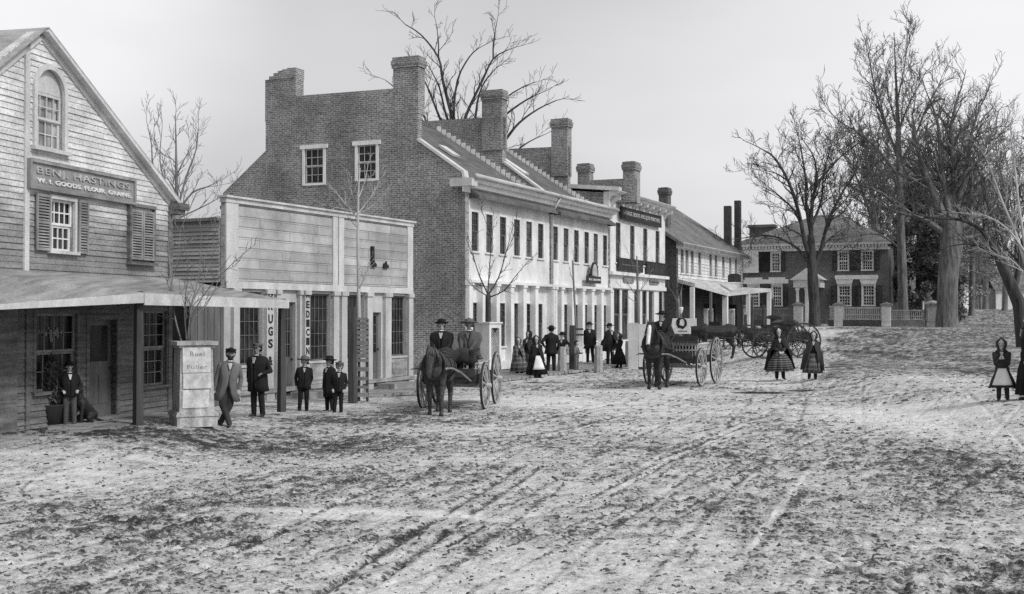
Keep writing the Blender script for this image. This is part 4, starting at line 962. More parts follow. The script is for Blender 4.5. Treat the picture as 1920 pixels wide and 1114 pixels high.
# grooves, ridges and a few laid sticks that the photo shows one by one
def groove(pts, width, depth, dark):
    global H, rut, lay2
    P = [ground_at(x, y) for x, y in pts]; P = [np.array((p.x, p.y)) for p in P]; best = np.full(X.shape, 9.0); m_ = Rr < 40
    xs, ys = X[m_], Y[m_]; bb = np.full(xs.shape, 9.0)
    for a, b in zip(P[:-1], P[1:]):
        d = b-a; t = np.clip(((xs-a[0])*d[0]+(ys-a[1])*d[1])/(d@d), 0, 1); bb = np.minimum(bb, np.hypot(xs-a[0]-t*d[0], ys-a[1]-t*d[1]))
    nz = .55+.9*vnoise(xs*1.1, ys*1.1, 91); g = np.exp(-(bb/(width*nz))**2); sh = np.exp(-((bb-width*1.9)/width)**2)
    H[m_] += -depth*.4*g*nz; lay2[m_] += dark*g*nz-.14*sh*np.sign(dark)
lay2 = np.zeros_like(X)
for g_ in [([(120, 1112), (290, 1052), (560, 985)], .05, .06, -.45), ([(0, 1060), (200, 1010), (430, 962)], .05, .04, -.25), ([(590, 1114), (700, 1038), (830, 965), (985, 872)], .06, .07, -.5), ([(650, 1125), (800, 1020), (940, 925), (1010, 880)], .05, .05, -.4),
           ([(760, 1125), (900, 1020), (1060, 905)], .05, .04, -.3), ([(1330, 1130), (1392, 1050), (1450, 965), (1512, 888)], .06, -.02, .35), ([(1000, 1110), (1150, 990), (1330, 870)], .04, .04, -.25), ([(1100, 940), (1240, 862), (1420, 790)], .05, .04, -.25), ([(1160, 920), (1290, 850), (1430, 790)], .04, .04, -.2),
           ([(395, 955), (700, 957), (860, 964), (935, 975)], .16, .02, .45), ([(832, 1022), (880, 1000), (905, 986)], .03, .05, -.6), ([(1480, 1040), (1560, 1050), (1720, 1045)], .05, .05, -.35), ([(300, 1114), (420, 1040), (640, 940), (740, 900)], .05, .05, -.3), ([(690, 875), (716, 888)], .03, -.03, -.7), ([(645, 879), (692, 876)], .02, .02, -.5),
           ([(780, 810), (960, 800), (1200, 745)], .09, .03, -.25), ([(820, 835), (1010, 812), (1300, 750)], .08, .03, -.2), ([(1500, 1020), (1700, 1110)], .05, .04, -.25), ([(60, 900), (40, 915), (45, 930)], .03, .03, -.5), ([(570, 985), (600, 1000), (640, 975)], .06, -.02, .3), ([(1190, 1114), (1330, 960), (1400, 890)], .05, .04, -.2)]:
    groove(*g_)
# puddles
pud = np.zeros_like(X)
for px, py, rx, ry in ((1425, 737, 74, 3.2), (1500, 733, 40, 2.5), (1040, 717, 22, 1.6), (1000, 718, 26, 1.6)):
    pud = np.maximum(pud, blob(px, py, rx, ry, 1.0))
H = H*(1-sstep(.3, .6, pud))+(gz(X, Y)+.004)*sstep(.3, .6, pud)
alb = .62+.72*big+.5*(.5-cl)*(.5+churn)*near+.5*(.5-st)-.2*rut*(.3+vnoise(X*3, Y*3, 8))+.72*lay2+.16*(vnoise(X*.09, Y*2.2, 71)-.5)
veg = sstep(.3, .7, (sstep(.245, .30, X/np.maximum(Y, 1)-.05*(vnoise(X*.3, Y*.3, 5)-.5))*sstep(36.5, 40, Y+2*(vnoise(X*.4, Y*.4, 6)-.5))))
walkm = sstep(36.5, 40, Y)*(1-sstep(20, 60, Y-60))
alb = alb*(1-veg)+veg*(.27+.5*(fbm(X*.8, Y*.35, 5, 61, .6)-.42)+.6*(fbm(X*6, Y*3, 3, 62)-.5))
alb = np.clip(alb, .0, 1.0); alb = alb*(1-.9*sstep(.45, .75, pud))
me = bpy.data.meshes.new('ground')
vco = np.stack([X, Y, H], -1).reshape(-1, 3).astype(np.float32)
ii = np.arange((nr-1)*na).reshape(nr-1, na); nxt = (ii % na == na-1); right = np.where(nxt, ii-na+1, ii+1)
q = np.stack([ii, right, right+na, ii+na], -1).reshape(-1, 4)
me.vertices.add(len(vco)); me.vertices.foreach_set('co', vco.ravel())
me.loops.add(q.size); me.loops.foreach_set('vertex_index', q.ravel().astype(np.int32)); me.polygons.add(len(q)); me.polygons.foreach_set('loop_start', np.arange(0, q.size, 4, dtype=np.int32)); me.polygons.foreach_set('loop_total', np.full(len(q), 4, dtype=np.int32))
me.update(calc_edges=True); me.polygons.foreach_set('use_smooth', np.ones(len(q), dtype=bool))
bm_n = me.polygons[na*300].normal.z
if bm_n < 0: me.flip_normals()
at1 = me.attributes.new('mud', 'FLOAT', 'POINT'); at1.data.foreach_set('value', alb.astype(np.float32).ravel())
at2 = me.attributes.new('water', 'FLOAT', 'POINT'); at2.data.foreach_set('value', sstep(.5, .7, pud).astype(np.float32).ravel())
gm, nt, pb = nodes('frosted_mud'); g_at = N(nt, 'Attribute'); g_at.attribute_name = 'mud'
tc = N(nt, 'TexCoord'); n1 = N(nt, 'TexNoise'); n1.inputs['Scale'].default_value = 15; n1.inputs['Detail'].default_value = 9; n1.inputs['Roughness'].default_value = .72
nt.links.new(tc.outputs['Object'], n1.inputs['Vector'])
mp0 = N(nt, 'Mapping'); mp0.inputs['Rotation'].default_value = (0, 0, R(66)); nt.links.new(tc.outputs['Object'], mp0.inputs[0]); mpg = N(nt, 'Mapping'); mpg.inputs['Scale'].default_value = (10, 3.2, 6); nt.links.new(mp0.outputs[0], mpg.inputs[0])
nS = N(nt, 'TexNoise'); nS.inputs['Scale'].default_value = 1; nS.inputs['Detail'].default_value = 6; nS.inputs['Roughness'].default_value = .6; nt.links.new(mpg.outputs[0], nS.inputs['Vector'])
nM = N(nt, 'TexNoise'); nM.inputs['Scale'].default_value = 3.2; nM.inputs['Detail'].default_value = 3; nt.links.new(tc.outputs['Object'], nM.inputs['Vector'])
def madd(a, k, c):
    q = N(nt, 'Math', operation='MULTIPLY_ADD'); nt.links.new(a, q.inputs[0]); q.inputs[1].default_value = k
    if isinstance(c, float): q.inputs[2].default_value = c
    else: nt.links.new(c, q.inputs[2])
    return q.outputs[0]
v_ = madd(g_at.outputs['Fac'], .24, -.153); v_ = madd(nM.outputs[0], .25, v_); nF = N(nt, 'TexNoise'); nF.inputs['Scale'].default_value = 34; nF.inputs['Detail'].default_value = 5; nF.inputs['Roughness'].default_value = .75; nt.links.new(tc.outputs['Object'], nF.inputs['Vector'])
v_ = madd(nS.outputs[0], .12, v_); v_ = madd(n1.outputs[0], .46, madd(v_, 1.0, -.045)); v_ = madd(nF.outputs[0], .30, madd(v_, 1.0, -.02))
c_ = ramp(nt, v_, [(.375, .02), (.42, .09), (.452, .32), (.53, .56), (.62, .78)])
nt.links.new(c_, pb.inputs['Base Color'])
w_at = N(nt, 'Attribute'); w_at.attribute_name = 'water'
rm = N(nt, 'MapRange'); nt.links.new(w_at.outputs['Fac'], rm.inputs[0]); rm.inputs[3].default_value = .9; rm.inputs[4].default_value = .05; nt.links.new(rm.outputs[0], pb.inputs['Roughness'])
bp = N(nt, 'Bump'); bp.inputs['Strength'].default_value = .8; bp.inputs['Distance'].default_value = .04
n2 = N(nt, 'TexNoise'); n2.inputs['Scale'].default_value = 14; n2.inputs['Detail'].default_value = 8; n2.inputs['Roughness'].default_value = .7; nt.links.new(tc.outputs['Object'], n2.inputs['Vector'])
nt.links.new(v_, bp.inputs['Height']); bp.inputs['Distance'].default_value = .09; nt.links.new(bp.outputs[0], pb.inputs['Normal'])
sm_ = N(nt, 'MapRange'); nt.links.new(w_at.outputs['Fac'], sm_.inputs[0]); sm_.inputs[3].default_value = .8; sm_.inputs[4].default_value = .02; nt.links.new(sm_.outputs[0], bp.inputs['Strength'])
me.materials.append(gm); go = bpy.data.objects.new('ground', me); C.objects.link(go); tag(go, 'rutted frosty mud of the wide village street', 'ground', kind='structure')
# mean-ground helper that includes the near relief is not needed: relief is a few centimetres
# loose clods and crumbs of mud trodden over the street
rc_ = np.random.default_rng(44); nC = 34000; px_ = rc_.uniform(-60, 1980, nC*3); py_ = 612+(1135-612)*rc_.uniform(0, 1, nC*3)**.85
yy = HC*FPX/(py_-HOR); xx = (px_-CX)/FPX*yy
iy_ = np.clip(np.searchsorted(rad, np.hypot(xx, yy)), 1, nr-1); ix_ = np.clip(np.searchsorted(az, np.degrees(np.arctan2(xx, yy))), 0, na-1)
aa = alb[iy_, ix_]; hh_ = (H[iy_, ix_]+H[iy_-1, ix_])/2; ok = (rc_.uniform(0, 1, nC*3) < np.clip(1.3-1.5*aa, .06, 1)*np.clip(yy/24, .28, 1)) & (yy < 62) & (pud[iy_, ix_] < .2) & (veg[iy_, ix_] < .6) & ~((xx < -4.4-.0*yy) & (yy > 19.5) & (yy < 28)) & (xx > (yy-35)*.44-3.0+2.6*(yy < 36))
sel = np.where(ok)[0][:nC]; xx, yy, hh_ = xx[sel], yy[sel], hh_[sel]; n_ = len(sel); print('clods', n_)
rr_c = np.minimum(rc_.lognormal(-4.35, .42, n_), .027)*(1+.03*np.maximum(yy-10, 0)); th = rc_.uniform(0, 6.28, n_); asp = rc_.uniform(1.0, 2.6, n_); hz_c = rr_c*rc_.uniform(.35, .9, n_)
ring = np.array([0, 1.1, 2.3, 3.3, 4.4, 5.3]); vv = np.zeros((n_, 8, 3), dtype=np.float32)
for k in range(6):
    rj = rr_c*rc_.uniform(.65, 1.25, n_); lx = np.cos(ring[k])*rj*asp; ly = np.sin(ring[k])*rj; vv[:, k, 0] = xx+lx*np.cos(th)-ly*np.sin(th); vv[:, k, 1] = yy+lx*np.sin(th)+ly*np.cos(th); vv[:, k, 2] = hh_-.012+rc_.uniform(0, .3, n_)*hz_c
for k in (6, 7):
    o_ = (k-6.5)*rr_c*asp; vv[:, k, 0] = xx+o_*np.cos(th); vv[:, k, 1] = yy+o_*np.sin(th); vv[:, k, 2] = hh_+hz_c*rc_.uniform(.7, 1.1, n_)
fq = np.array([(0,1,7),(1,6,7),(1,2,6),(2,3,6),(3,4,6),(4,7,6),(4,5,7),(5,0,7)]); fc = (fq[None]+(np.arange(n_)*8)[:, None, None]).reshape(-1, 3)
mc = bpy.data.meshes.new('mud_clods'); mc.vertices.add(n_*8); mc.vertices.foreach_set('co', vv.ravel()); mc.loops.add(fc.size); mc.loops.foreach_set('vertex_index', fc.ravel().astype(np.int32)); mc.polygons.add(len(fc)); mc.polygons.foreach_set('loop_start', np.arange(0, fc.size, 3, dtype=np.int32)); mc.polygons.foreach_set('loop_total', np.full(len(fc), 3, dtype=np.int32)); mc.update(calc_edges=True)
mc.materials.append(mat('mud_clod', .03, .20, (2.5,2.5,2.5), .9, .3, fine=.4)); oc = bpy.data.objects.new('mud_clods', mc); C.objects.link(oc); tag(oc, 'loose dark clods and crumbs of mud over the street', 'mud clods', kind='stuff')
# ============================================================ world, light, camera
w = bpy.data.worlds.new('World'); bpy.context.scene.world = w; w.use_nodes = True; nt = w.node_tree; bg = nt.nodes['Background']
SUN_EL, SUN_AZ = 42.0, 128.0   # from the right and behind the camera
sk = nt.nodes.new('ShaderNodeTexSky'); sk.sky_type = 'NISHITA'; sk.sun_disc = False; sk.sun_elevation = R(SUN_EL); sk.sun_rotation = R(SUN_AZ); sk.dust_density = 5; sk.ozone_density = 1; sk.air_density = 1
bw = nt.nodes.new('ShaderNodeRGBToBW'); nt.links.new(sk.outputs[0], bw.inputs[0])
tcw = nt.nodes.new('ShaderNodeTexCoord'); mpw = nt.nodes.new('ShaderNodeMapping'); mpw.inputs['Scale'].default_value = (1, 1, 3); nt.links.new(tcw.outputs['Generated'], mpw.inputs[0])
nw = nt.nodes.new('ShaderNodeTexNoise'); nw.inputs['Scale'].default_value = 1.6; nw.inputs['Detail'].default_value = 4; nt.links.new(mpw.outputs[0], nw.inputs['Vector'])
cl_ = nt.nodes.new('ShaderNodeMapRange'); cl_.inputs[1].default_value = .3; cl_.inputs[2].default_value = .7; cl_.inputs[3].default_value = 5.2; cl_.inputs[4].default_value = 7.6; nt.links.new(nw.outputs[0], cl_.inputs[0])
mx = nt.nodes.new('ShaderNodeMix'); mx.data_type = 'FLOAT'; mx.inputs[0].default_value = .66; nt.links.new(bw.outputs[0], mx.inputs[2]); nt.links.new(cl_.outputs[0], mx.inputs[3])
# sky brightened at the street's right-hand end; flare painted in on the left
def glow(az_, el_, wid, amt, src):
    v = nt.nodes.new('ShaderNodeVectorMath'); v.operation = 'DOT_PRODUCT'; nt.links.new(tcw.outputs['Generated'], v.inputs[0]); v.inputs[1].default_value = (math.sin(R(az_))*math.cos(R(el_)), math.cos(R(az_))*math.cos(R(el_)), math.sin(R(el_)))
    r = nt.nodes.new('ShaderNodeMapRange'); r.interpolation_type = 'SMOOTHSTEP'; nt.links.new(v.outputs['Value'], r.inputs[0]); r.inputs[1].default_value = math.cos(R(wid)); r.inputs[2].default_value = 1; r.inputs[3].default_value = 1; r.inputs[4].default_value = 1+amt
    q = nt.nodes.new('ShaderNodeMath'); q.operation = 'MULTIPLY'; nt.links.new(src, q.inputs[0]); nt.links.new(r.outputs[0], q.inputs[1]); return q.outputs[0]
sky_v = glow(30, 8, 32, .42, glow(-27, 16, 17, .5, mx.outputs[0]))
cr = nt.nodes.new('ShaderNodeCombineColor'); 
mu = nt.nodes.new('ShaderNodeMath'); mu.operation = 'MULTIPLY'; mu.inputs[1].default_value = 1.025; nt.links.new(sky_v, mu.inputs[0])
nt.links.new(sky_v, cr.inputs[0]); nt.links.new(sky_v, cr.inputs[1]); nt.links.new(mu.outputs[0], cr.inputs[2])
nt.links.new(cr.outputs[0], bg.inputs[0]); bg.inputs[1].default_value = .095
sl = bpy.data.lights.new('Sun', 'SUN'); sl.energy = 1.75; sl.angle = R(10); sl.color = (1, .995, .985); so_ = bpy.data.objects.new('Sun', sl); C.objects.link(so_)
# sun_rotation is measured clockwise from +Y
sd3 = Vector((math.sin(R(SUN_AZ))*math.cos(R(SUN_EL)), math.cos(R(SUN_AZ))*math.cos(R(SUN_EL)), math.sin(R(SUN_EL))))
so_.rotation_euler = sd3.to_track_quat('Z', 'Y').to_euler()
cam = bpy.data.cameras.new('Camera'); co = bpy.data.objects.new('Camera', cam); C.objects.link(co); co.location = CAM; co.rotation_euler = (math.pi/2+PITCH, 0, 0)
cam.sensor_width = 36; cam.lens = 36*FPX/1920; cam.clip_start = .1; cam.clip_end = 4000; bpy.context.scene.camera = co
sc = bpy.context.scene; sc.view_settings.view_transform = 'Standard'; sc.view_settings.look = 'None'; sc.view_settings.exposure = 0.27
sc.cycles.max_bounces = 6; sc.cycles.use_denoising = False
# ============================================================ bare trees
class TM:
    """fast collector of tapering tubes"""
    def __init__(s): s.v = []; s.f = []
    def tube(s, pts, r0, r1, n):
        base = len(s.v); m = len(pts); v = s.v
        d = pts[-1]-pts[0]; d = d.normalized() if d.length > 1e-6 else Vector((0,0,1))
        x = d.orthogonal().normalized(); y = d.cross(x)
        cs = [(math.cos(6.2832*k/n), math.sin(6.2832*k/n)) for k in range(n)]
        for i, p in enumerate(pts):
            r = r0+(r1-r0)*i/(m-1); X_ = x*r; Y_ = y*r
            for c, q in cs: v.append((p.x+X_.x*c+Y_.x*q, p.y+X_.y*c+Y_.y*q, p.z+X_.z*c+Y_.z*q))
        for i in range(m-1):
            for k in range(n):
                a = base+i*n+k; b = base+i*n+(k+1) % n; s.f.append((a, b, b+n, a+n))
        s.f.append(tuple(base+(m-1)*n+k for k in range(n)))
    def limb(s, pts, rs, n, rib=0.0, seed=0):
        base = len(s.v); prev = None; m = len(pts)
        for i, p in enumerate(pts):
            d = (pts[min(i+1, m-1)]-pts[max(i-1, 0)]).normalized()
            x = d.orthogonal().normalized() if prev is None else (prev-d*prev.dot(d)).normalized()
            prev = x; y = d.cross(x)
            for k in range(n):
                a = 6.2832*k/n; f = 1+rib*(math.sin(5*a+seed)*.6+math.sin(9*a+seed*2+i*.35)*.4)+ (rib*.5*math.sin(i*1.7+k*2.3)); q = p+(x*math.cos(a)+y*math.sin(a))*rs[i]*f; s.v.append((q.x, q.y, q.z))
        for i in range(m-1):
            for k in range(n): a = base+i*n+k; b = base+i*n+(k+1) % n; s.f.append((a, b, b+n, a+n))
        s.f.append(tuple(base+(m-1)*n+k for k in range(n)))
    def build(s, name, m, parent):
        me = bpy.data.meshes.new(name); me.from_pydata(s.v, [], s.f); me.materials.append(m)
        me.polygons.foreach_set('use_smooth', [True]*len(me.polygons)); o = bpy.data.objects.new(name, me); C.objects.link(o); o.parent = parent; return o
def grow(tm, p, d, L, r, lvl, rn, up=.25, kids=4, bend=.25, minr=.008):
    pts = [p]; n = 3 if lvl else 2; dd = d.copy()
    for i in range(n):
        dd = (dd+Vector((rn.gauss(0, bend), rn.gauss(0, bend), rn.gauss(0, bend)+up*.4))*(.5)).normalized(); pts.append(pts[-1]+dd*L/n)
    tm.tube(pts, r, max(minr, r*.45), 4 if r > .05 else 3)
    if lvl <= 0: return
    for k in range(kids):
        t = (k+.6+rn.random()*.6)/(kids+.4); t = min(t, 1); i = min(int(t*n), n-1); q = pts[i].lerp(pts[i+1], t*n-i)
        ax = (pts[i+1]-pts[i]).normalized(); s = ax.orthogonal().normalized(); s.rotate(Matrix.Rotation(rn.uniform(0, 6.28), 3, ax))
        a = rn.uniform(.45, .95); nd = (ax*math.cos(a)+s*math.sin(a)+Vector((0,0,up))).normalized()
        grow(tm, q, nd, L*rn.uniform(.45, .72), max(minr, r*.5), lvl-1, rn, up, kids, bend, minr)
def smooth_poly(pts, k=3):
    out = []
    for i in range(len(pts)-1):
        p0 = pts[max(i-1, 0)]; p1 = pts[i]; p2 = pts[i+1]; p3 = pts[min(i+2, len(pts)-1)]
        for j in range(k):
            t = j/k; out.append(.5*((2*p1)+(p2-p0)*t+(2*p0-5*p1+4*p2-p3)*t*t+(3*p1-p0-3*p2+p3)*t**3))
    return out+[pts[-1]]
def tree(label, base, Y, trunk, limbs, seed=1, m='bark', mt=None, step=.8, L=2.2, lvl=2, kids=4, up=.2, minr=.01, name='bare_tree', group=None, auto=0, spread=.35, taper=.5):
    """trunk: [(px,py,r)], limbs: [([(px,py)...], r0, r1)]; each limb gets its own depth away from the trunk"""
    rn = random.Random(seed); b0 = at(base[0], base[1], Y); z = gzf(b0.x, b0.y)
    root = empty(name, (b0.x, b0.y, z), 0, label, 'tree', group); org = Vector((b0.x, b0.y, z)); tm = TM(); cr = TM()
    tp = [at(x, y, Y)-org for x, y, r in trunk]; tp[0].z = -.3
    sp = smooth_poly(tp, 3); rs = [t[2] for t in trunk]
    rr2 = [rs[i//3]+(rs[min(i//3+1, len(rs)-1)]-rs[i//3])*(i % 3)/3 for i in range(len(sp))]
    sp2 = [sp[0]]+[sp[0].lerp(sp[1], t) for t in (.12, .25, .5)]+sp[1:]; fl = 1.45 if rs[0] > .12 else 1.1
    rr3 = [rr2[0]*fl, rr2[0]*(1+(fl-1)*.6), rr2[0]*(1+(fl-1)*.25), (rr2[0]+rr2[1])/2]+rr2[1:]
    tm.limb(sp2, rr3, 18 if rs[0] > .3 else 8, .07 if rs[0] > .3 else .03, seed)
    allp = []
    for pts, r0, r1 in limbs:
        dep = rn.uniform(-1, 1)*spread; q = []; acc = 0; P = [at(x, y, Y) for x, y in pts]
        for i, p in enumerate(P):
            if i: acc += (P[i]-P[i-1]).length
            yy = Y+dep*acc; q.append(at(pts[i][0], pts[i][1], yy)-org)
        s = smooth_poly(q, 3); n = len(s)
        tm.limb(s, [r0+(r1-r0)*(i/(n-1))**.7 for i in range(n)], 7 if r0 > .05 else 4)
        allp.append((s, r0, r1))
    for s, r0, r1 in allp:
        acc = 0; tot = sum((s[i+1]-s[i]).length for i in range(len(s)-1)); nxt = tot*.18; run = 0
        for i in range(len(s)-1):
            l = (s[i+1]-s[i]).length
            while nxt < run+l:
                t = (nxt-run)/l; p = s[i].lerp(s[i+1], t); ax = (s[i+1]-s[i]).normalized(); sd_ = ax.orthogonal().normalized(); sd_.rotate(Matrix.Rotation(rn.uniform(0, 6.28), 3, ax))
                a = rn.uniform(.5, 1.0); d = (ax*math.cos(a)+sd_*math.sin(a)+Vector((0,0,up))).normalized(); f = nxt/tot
                rr = (r0+(r1-r0)*f)
                grow(cr, p, d, L*rn.uniform(.6, 1.15)*(1.1-.45*f), max(minr, rr*taper), lvl, rn, up, kids, .3, minr)
                nxt += step*rn.uniform(.6, 1.4)
            run += l
        grow(cr, s[-1], (s[-1]-s[-2]).normalized(), L*.8, max(minr, r1), lvl, rn, up, kids, .3, minr)
    tm.build('trunk', M[m], root); cr.build('crown', M[mt or m], root); return root
T = tree
# big elm in front of the mansion
T('dark bare elm with one trunk standing before the mansion doorway', (1528, 626), 84, [(1528, 628, .42), (1527, 570, .36), (1524, 520, .36), (1522, 478, .3), (1520, 440, .22)],
  [([(1520, 480), (1509, 455), (1498, 400), (1478, 340), (1452, 296), (1432, 282)], .22, .05), ([(1521, 455), (1521, 400), (1530, 350), (1552, 320), (1578, 292)], .2, .05), ([(1528, 505), (1540, 465), (1553, 415), (1580, 360), (1606, 320)], .2, .05),
   ([(1521, 440), (1512, 390), (1510, 330), (1500, 270)], .16, .04), ([(1514, 490), (1495, 466), (1462, 447), (1430, 441), (1398, 446)], .13, .04), ([(1500, 405), (1470, 375), (1440, 350)], .09, .03), ([(1531, 350), (1528, 300), (1505, 262)], .09, .03),
   ([(1553, 415), (1578, 400), (1600, 372)], .08, .03), ([(1478, 340), (1455, 325), (1425, 318)], .07, .02), ([(1535, 490), (1562, 478), (1585, 480)], .06, .02), ([(1523, 420), (1540, 375), (1545, 320), (1560, 270)], .12, .03)], seed=3, step=.55, L=2.3, lvl=3, kids=3, minr=.012)
# tall straight tree
T('tallest bare tree with a straight leader behind the fence at the right', (1691, 612), 92, [(1694, 614, .42), (1692, 520, .34), (1688, 400, .27), (1686, 320, .24), (1684, 240, .16), (1680, 150, .08), (1676, 60, .02)],
  [([(1686, 335), (1662, 300), (1620, 255), (1580, 232), (1556, 210)], .17, .03), ([(1686, 300), (1655, 220), (1640, 165), (1628, 100)], .16, .03), ([(1684, 250), (1700, 205), (1728, 150)], .12, .03), ([(1688, 345), (1735, 305), (1790, 270), (1856, 252)], .18, .03),
   ([(1686, 310), (1718, 250), (1736, 205), (1760, 160)], .13, .03), ([(1684, 240), (1665, 180), (1660, 130)], .09, .02), ([(1682, 190), (1695, 130), (1702, 70)], .08, .02), ([(1690, 395), (1650, 360), (1600, 345), (1560, 352)], .17, .03), ([(1690, 420), (1740, 380), (1780, 370), (1830, 385)], .15, .03), ([(1692, 470), (1650, 440), (1610, 442)], .12, .03)],
  seed=8, m='barkm', step=.5, L=2.5, lvl=3, kids=3, up=.28, minr=.015)
# massive trunk
T('massive rough trunk beside the stone gate post, bare crown wide and dense', (1777, 612), 84, [(1777, 614, .86), (1776, 580, .68), (1779, 510, .68), (1786, 450, .75), (1782, 400, .5)],
  [([(1775, 420), (1745, 350), (1720, 280), (1712, 230)], .4, .06), ([(1783, 410), (1790, 330), (1782, 250), (1795, 185)], .4, .06), ([(1790, 430), (1815, 360), (1840, 290), (1868, 235)], .38, .06), ([(1780, 400), (1765, 320), (1760, 240), (1745, 190)], .3, .05),
   ([(1790, 440), (1830, 400), (1870, 370), (1900, 330)], .28, .05), ([(1775, 440), (1730, 410), (1690, 400), (1650, 385)], .28, .05), ([(1790, 400), (1812, 320), (1822, 250), (1838, 200)], .28, .05), ([(1785, 380), (1760, 330), (1700, 330), (1660, 310)], .2, .04), ([(1795, 450), (1840, 440), (1880, 430)], .2, .04)],
  seed=11, m='barkm', step=.55, L=2.8, lvl=3, kids=3, up=.15, minr=.013)
# leaning tree at the right edge
T('bare tree at the right edge with long boughs leaning left over the path', (1921, 592), 52, [(1921, 606, .36), (1914, 585, .3), (1902, 550, .26), (1880, 500, .22), (1862, 465, .17)],
  [([(1862, 465), (1838, 430), (1800, 412), (1750, 408), (1712, 400)], .13, .03), ([(1880, 500), (1850, 470), (1815, 458), (1780, 462)], .08, .02), ([(1900, 550), (1915, 480), (1925, 400), (1935, 320)], .16, .04), ([(1875, 490), (1868, 430), (1850, 380), (1838, 330)], .1, .02)],
  seed=14, step=.5, L=1.5, lvl=2, kids=4, minr=.008)
T('silvery slender branched tree rising at the far right edge', (1935, 640), 40, [(1935, 645, .16), (1930, 560, .13), (1925, 470, .1)],
  [([(1925, 500), (1905, 440), (1880, 380), (1862, 330), (1850, 300)], .07, .015), ([(1926, 480), (1912, 400), (1905, 330), (1895, 250)], .07, .015), ([(1920, 470), (1890, 430), (1850, 405), (1815, 400)], .05, .012), ([(1925, 520), (1900, 490), (1868, 478)], .045, .012)],
  seed=19, m='barkw', step=.35, L=.9, lvl=2, kids=3, minr=.006)
# tree behind the brick row
T('wide-spreading bare tree rising behind the brick gable and its chimneys', (888, 560), 78, [(888, 600, .5), (888, 450, .45), (885, 330, .4)],
  [([(880, 330), (845, 270), (822, 215), (800, 160), (782, 128)], .16, .03), ([(882, 330), (855, 260), (836, 215), (824, 165), (806, 128)], .16, .03), ([(884, 330), (862, 250), (847, 216), (830, 150), (822, 108), (790, 66), (760, 46)], .2, .03), ([(822, 108), (822, 78), (818, 45)], .06, .02),
   ([(884, 330), (862, 260), (851, 218), (858, 150), (880, 107), (898, 90)], .14, .03), ([(888, 330), (870, 250), (874, 216), (905, 150), (925, 110), (956, 92)], .18, .03), ([(925, 110), (925, 80), (932, 40)], .07, .02), ([(890, 330), (892, 215), (905, 160), (930, 128)], .12, .03),
   ([(892, 330), (925, 240), (975, 195), (1012, 175)], .14, .03), ([(895, 335), (948, 262), (974, 230), (1010, 204), (1044, 188)], .14, .03), ([(898, 345), (960, 290), (992, 266), (1022, 252)], .1, .02), ([(876, 330), (820, 280), (795, 215), (786, 180)], .12, .03), ([(892, 330), (940, 200), (972, 168), (1000, 155)], .1, .02), ([(888, 330), (860, 290), (800, 235), (745, 170), (722, 150)], .12, .02)],
  seed=23, step=1.1, L=1.7, lvl=2, kids=3, up=.3, minr=.011)
# tree left, beyond the gabled store
T('bare tree with seed pods seen between the gabled store and the brick gable', (333, 420), 48, [(335, 640, .22), (333, 480, .2), (332, 400, .16)],
  [([(332, 400), (331, 330), (330, 270), (329, 218)], .1, .015), ([(332, 400), (312, 350), (300, 300), (304, 240)], .07, .012), ([(332, 390), (290, 320), (284, 270), (275, 228)], .06, .012), ([(332, 395), (350, 330), (368, 280), (372, 235)], .06, .012), ([(333, 400), (360, 362), (390, 350), (412, 338)], .06, .012), ([(333, 410), (365, 395), (395, 380), (420, 365)], .05, .012), ([(331, 330), (345, 300), (362, 270)], .04, .01), ([(333, 420), (380, 410), (420, 405)], .05, .01), ([(334, 430), (310, 420), (290, 410)], .05, .01)],
  seed=29, m='barkp', mt='barkp', step=.55, L=1.0, lvl=2, kids=3, up=.3, minr=.007)
# far trees at the end of the street
for i, (x, yb, h, Y_, lab) in enumerate([(1822, 588, 300, 130, 'thin distant tree standing on the far grass edge'), (1848, 580, 250, 165, 'distant bare tree just left of the white house'), (1884, 578, 320, 150, 'dark distant trunk before the white house'), (1800, 583, 190, 175, 'farthest bare tree at the end of the path'), (1905, 578, 260, 160, 'distant bare tree right of the white house windows')]):
    y1 = yb-(yb-h)*.45; rn = random.Random(i)
    T(lab, (x, yb), Y_, [(x, yb+2, .35), (x+1, y1+30, .28), (x, y1, .24)], [([(x, y1+5), (x+d*.5, y1-(yb-h)*.2), (x+d, h+rn.uniform(0, 60))], .16, .03) for d in (-38, -22, -8, 10, 24, 40)], seed=40+i, m='barkf', step=1.3, L=3.0, lvl=2, kids=4, minr=.025, group='distant bare trees')
# more crowns behind the mansion corner
T('grey bare tree behind the mansion roof at its right end', (1640, 600), 118, [(1640, 605, .5), (1640, 480, .4), (1642, 420, .35)],
  [([(1642, 430), (1620, 370), (1600, 320), (1580, 290)], .2, .04), ([(1642, 420), (1635, 350), (1622, 280)], .2, .04), ([(1642, 420), (1655, 350), (1665, 280), (1660, 230)], .2, .04), ([(1645, 440), (1680, 390), (1710, 350)], .18, .04), ([(1640, 450), (1610, 420), (1580, 405)], .15, .04), ([(1642, 430), (1648, 380), (1640, 330)], .15, .04)],
  seed=52, m='barkf', step=.8, L=3.6, lvl=3, kids=4, minr=.024)
T('grey bare tree standing behind the massive trunk', (1745, 600), 122, [(1742, 605, .5), (1742, 480, .4)],
  [([(1742, 480), (1715, 400), (1700, 330)], .25, .05), ([(1742, 480), (1735, 380), (1730, 290)], .25, .05), ([(1742, 480), (1765, 400), (1790, 320)], .25, .05), ([(1742, 500), (1800, 450), (1840, 400)], .2, .05), ([(1742, 500), (1820, 480), (1860, 450)], .2, .05), ([(1742, 500), (1690, 470), (1660, 440)], .2, .05)],
  seed=57, m='barkf', step=.8, L=4.0, lvl=3, kids=4, minr=.026)
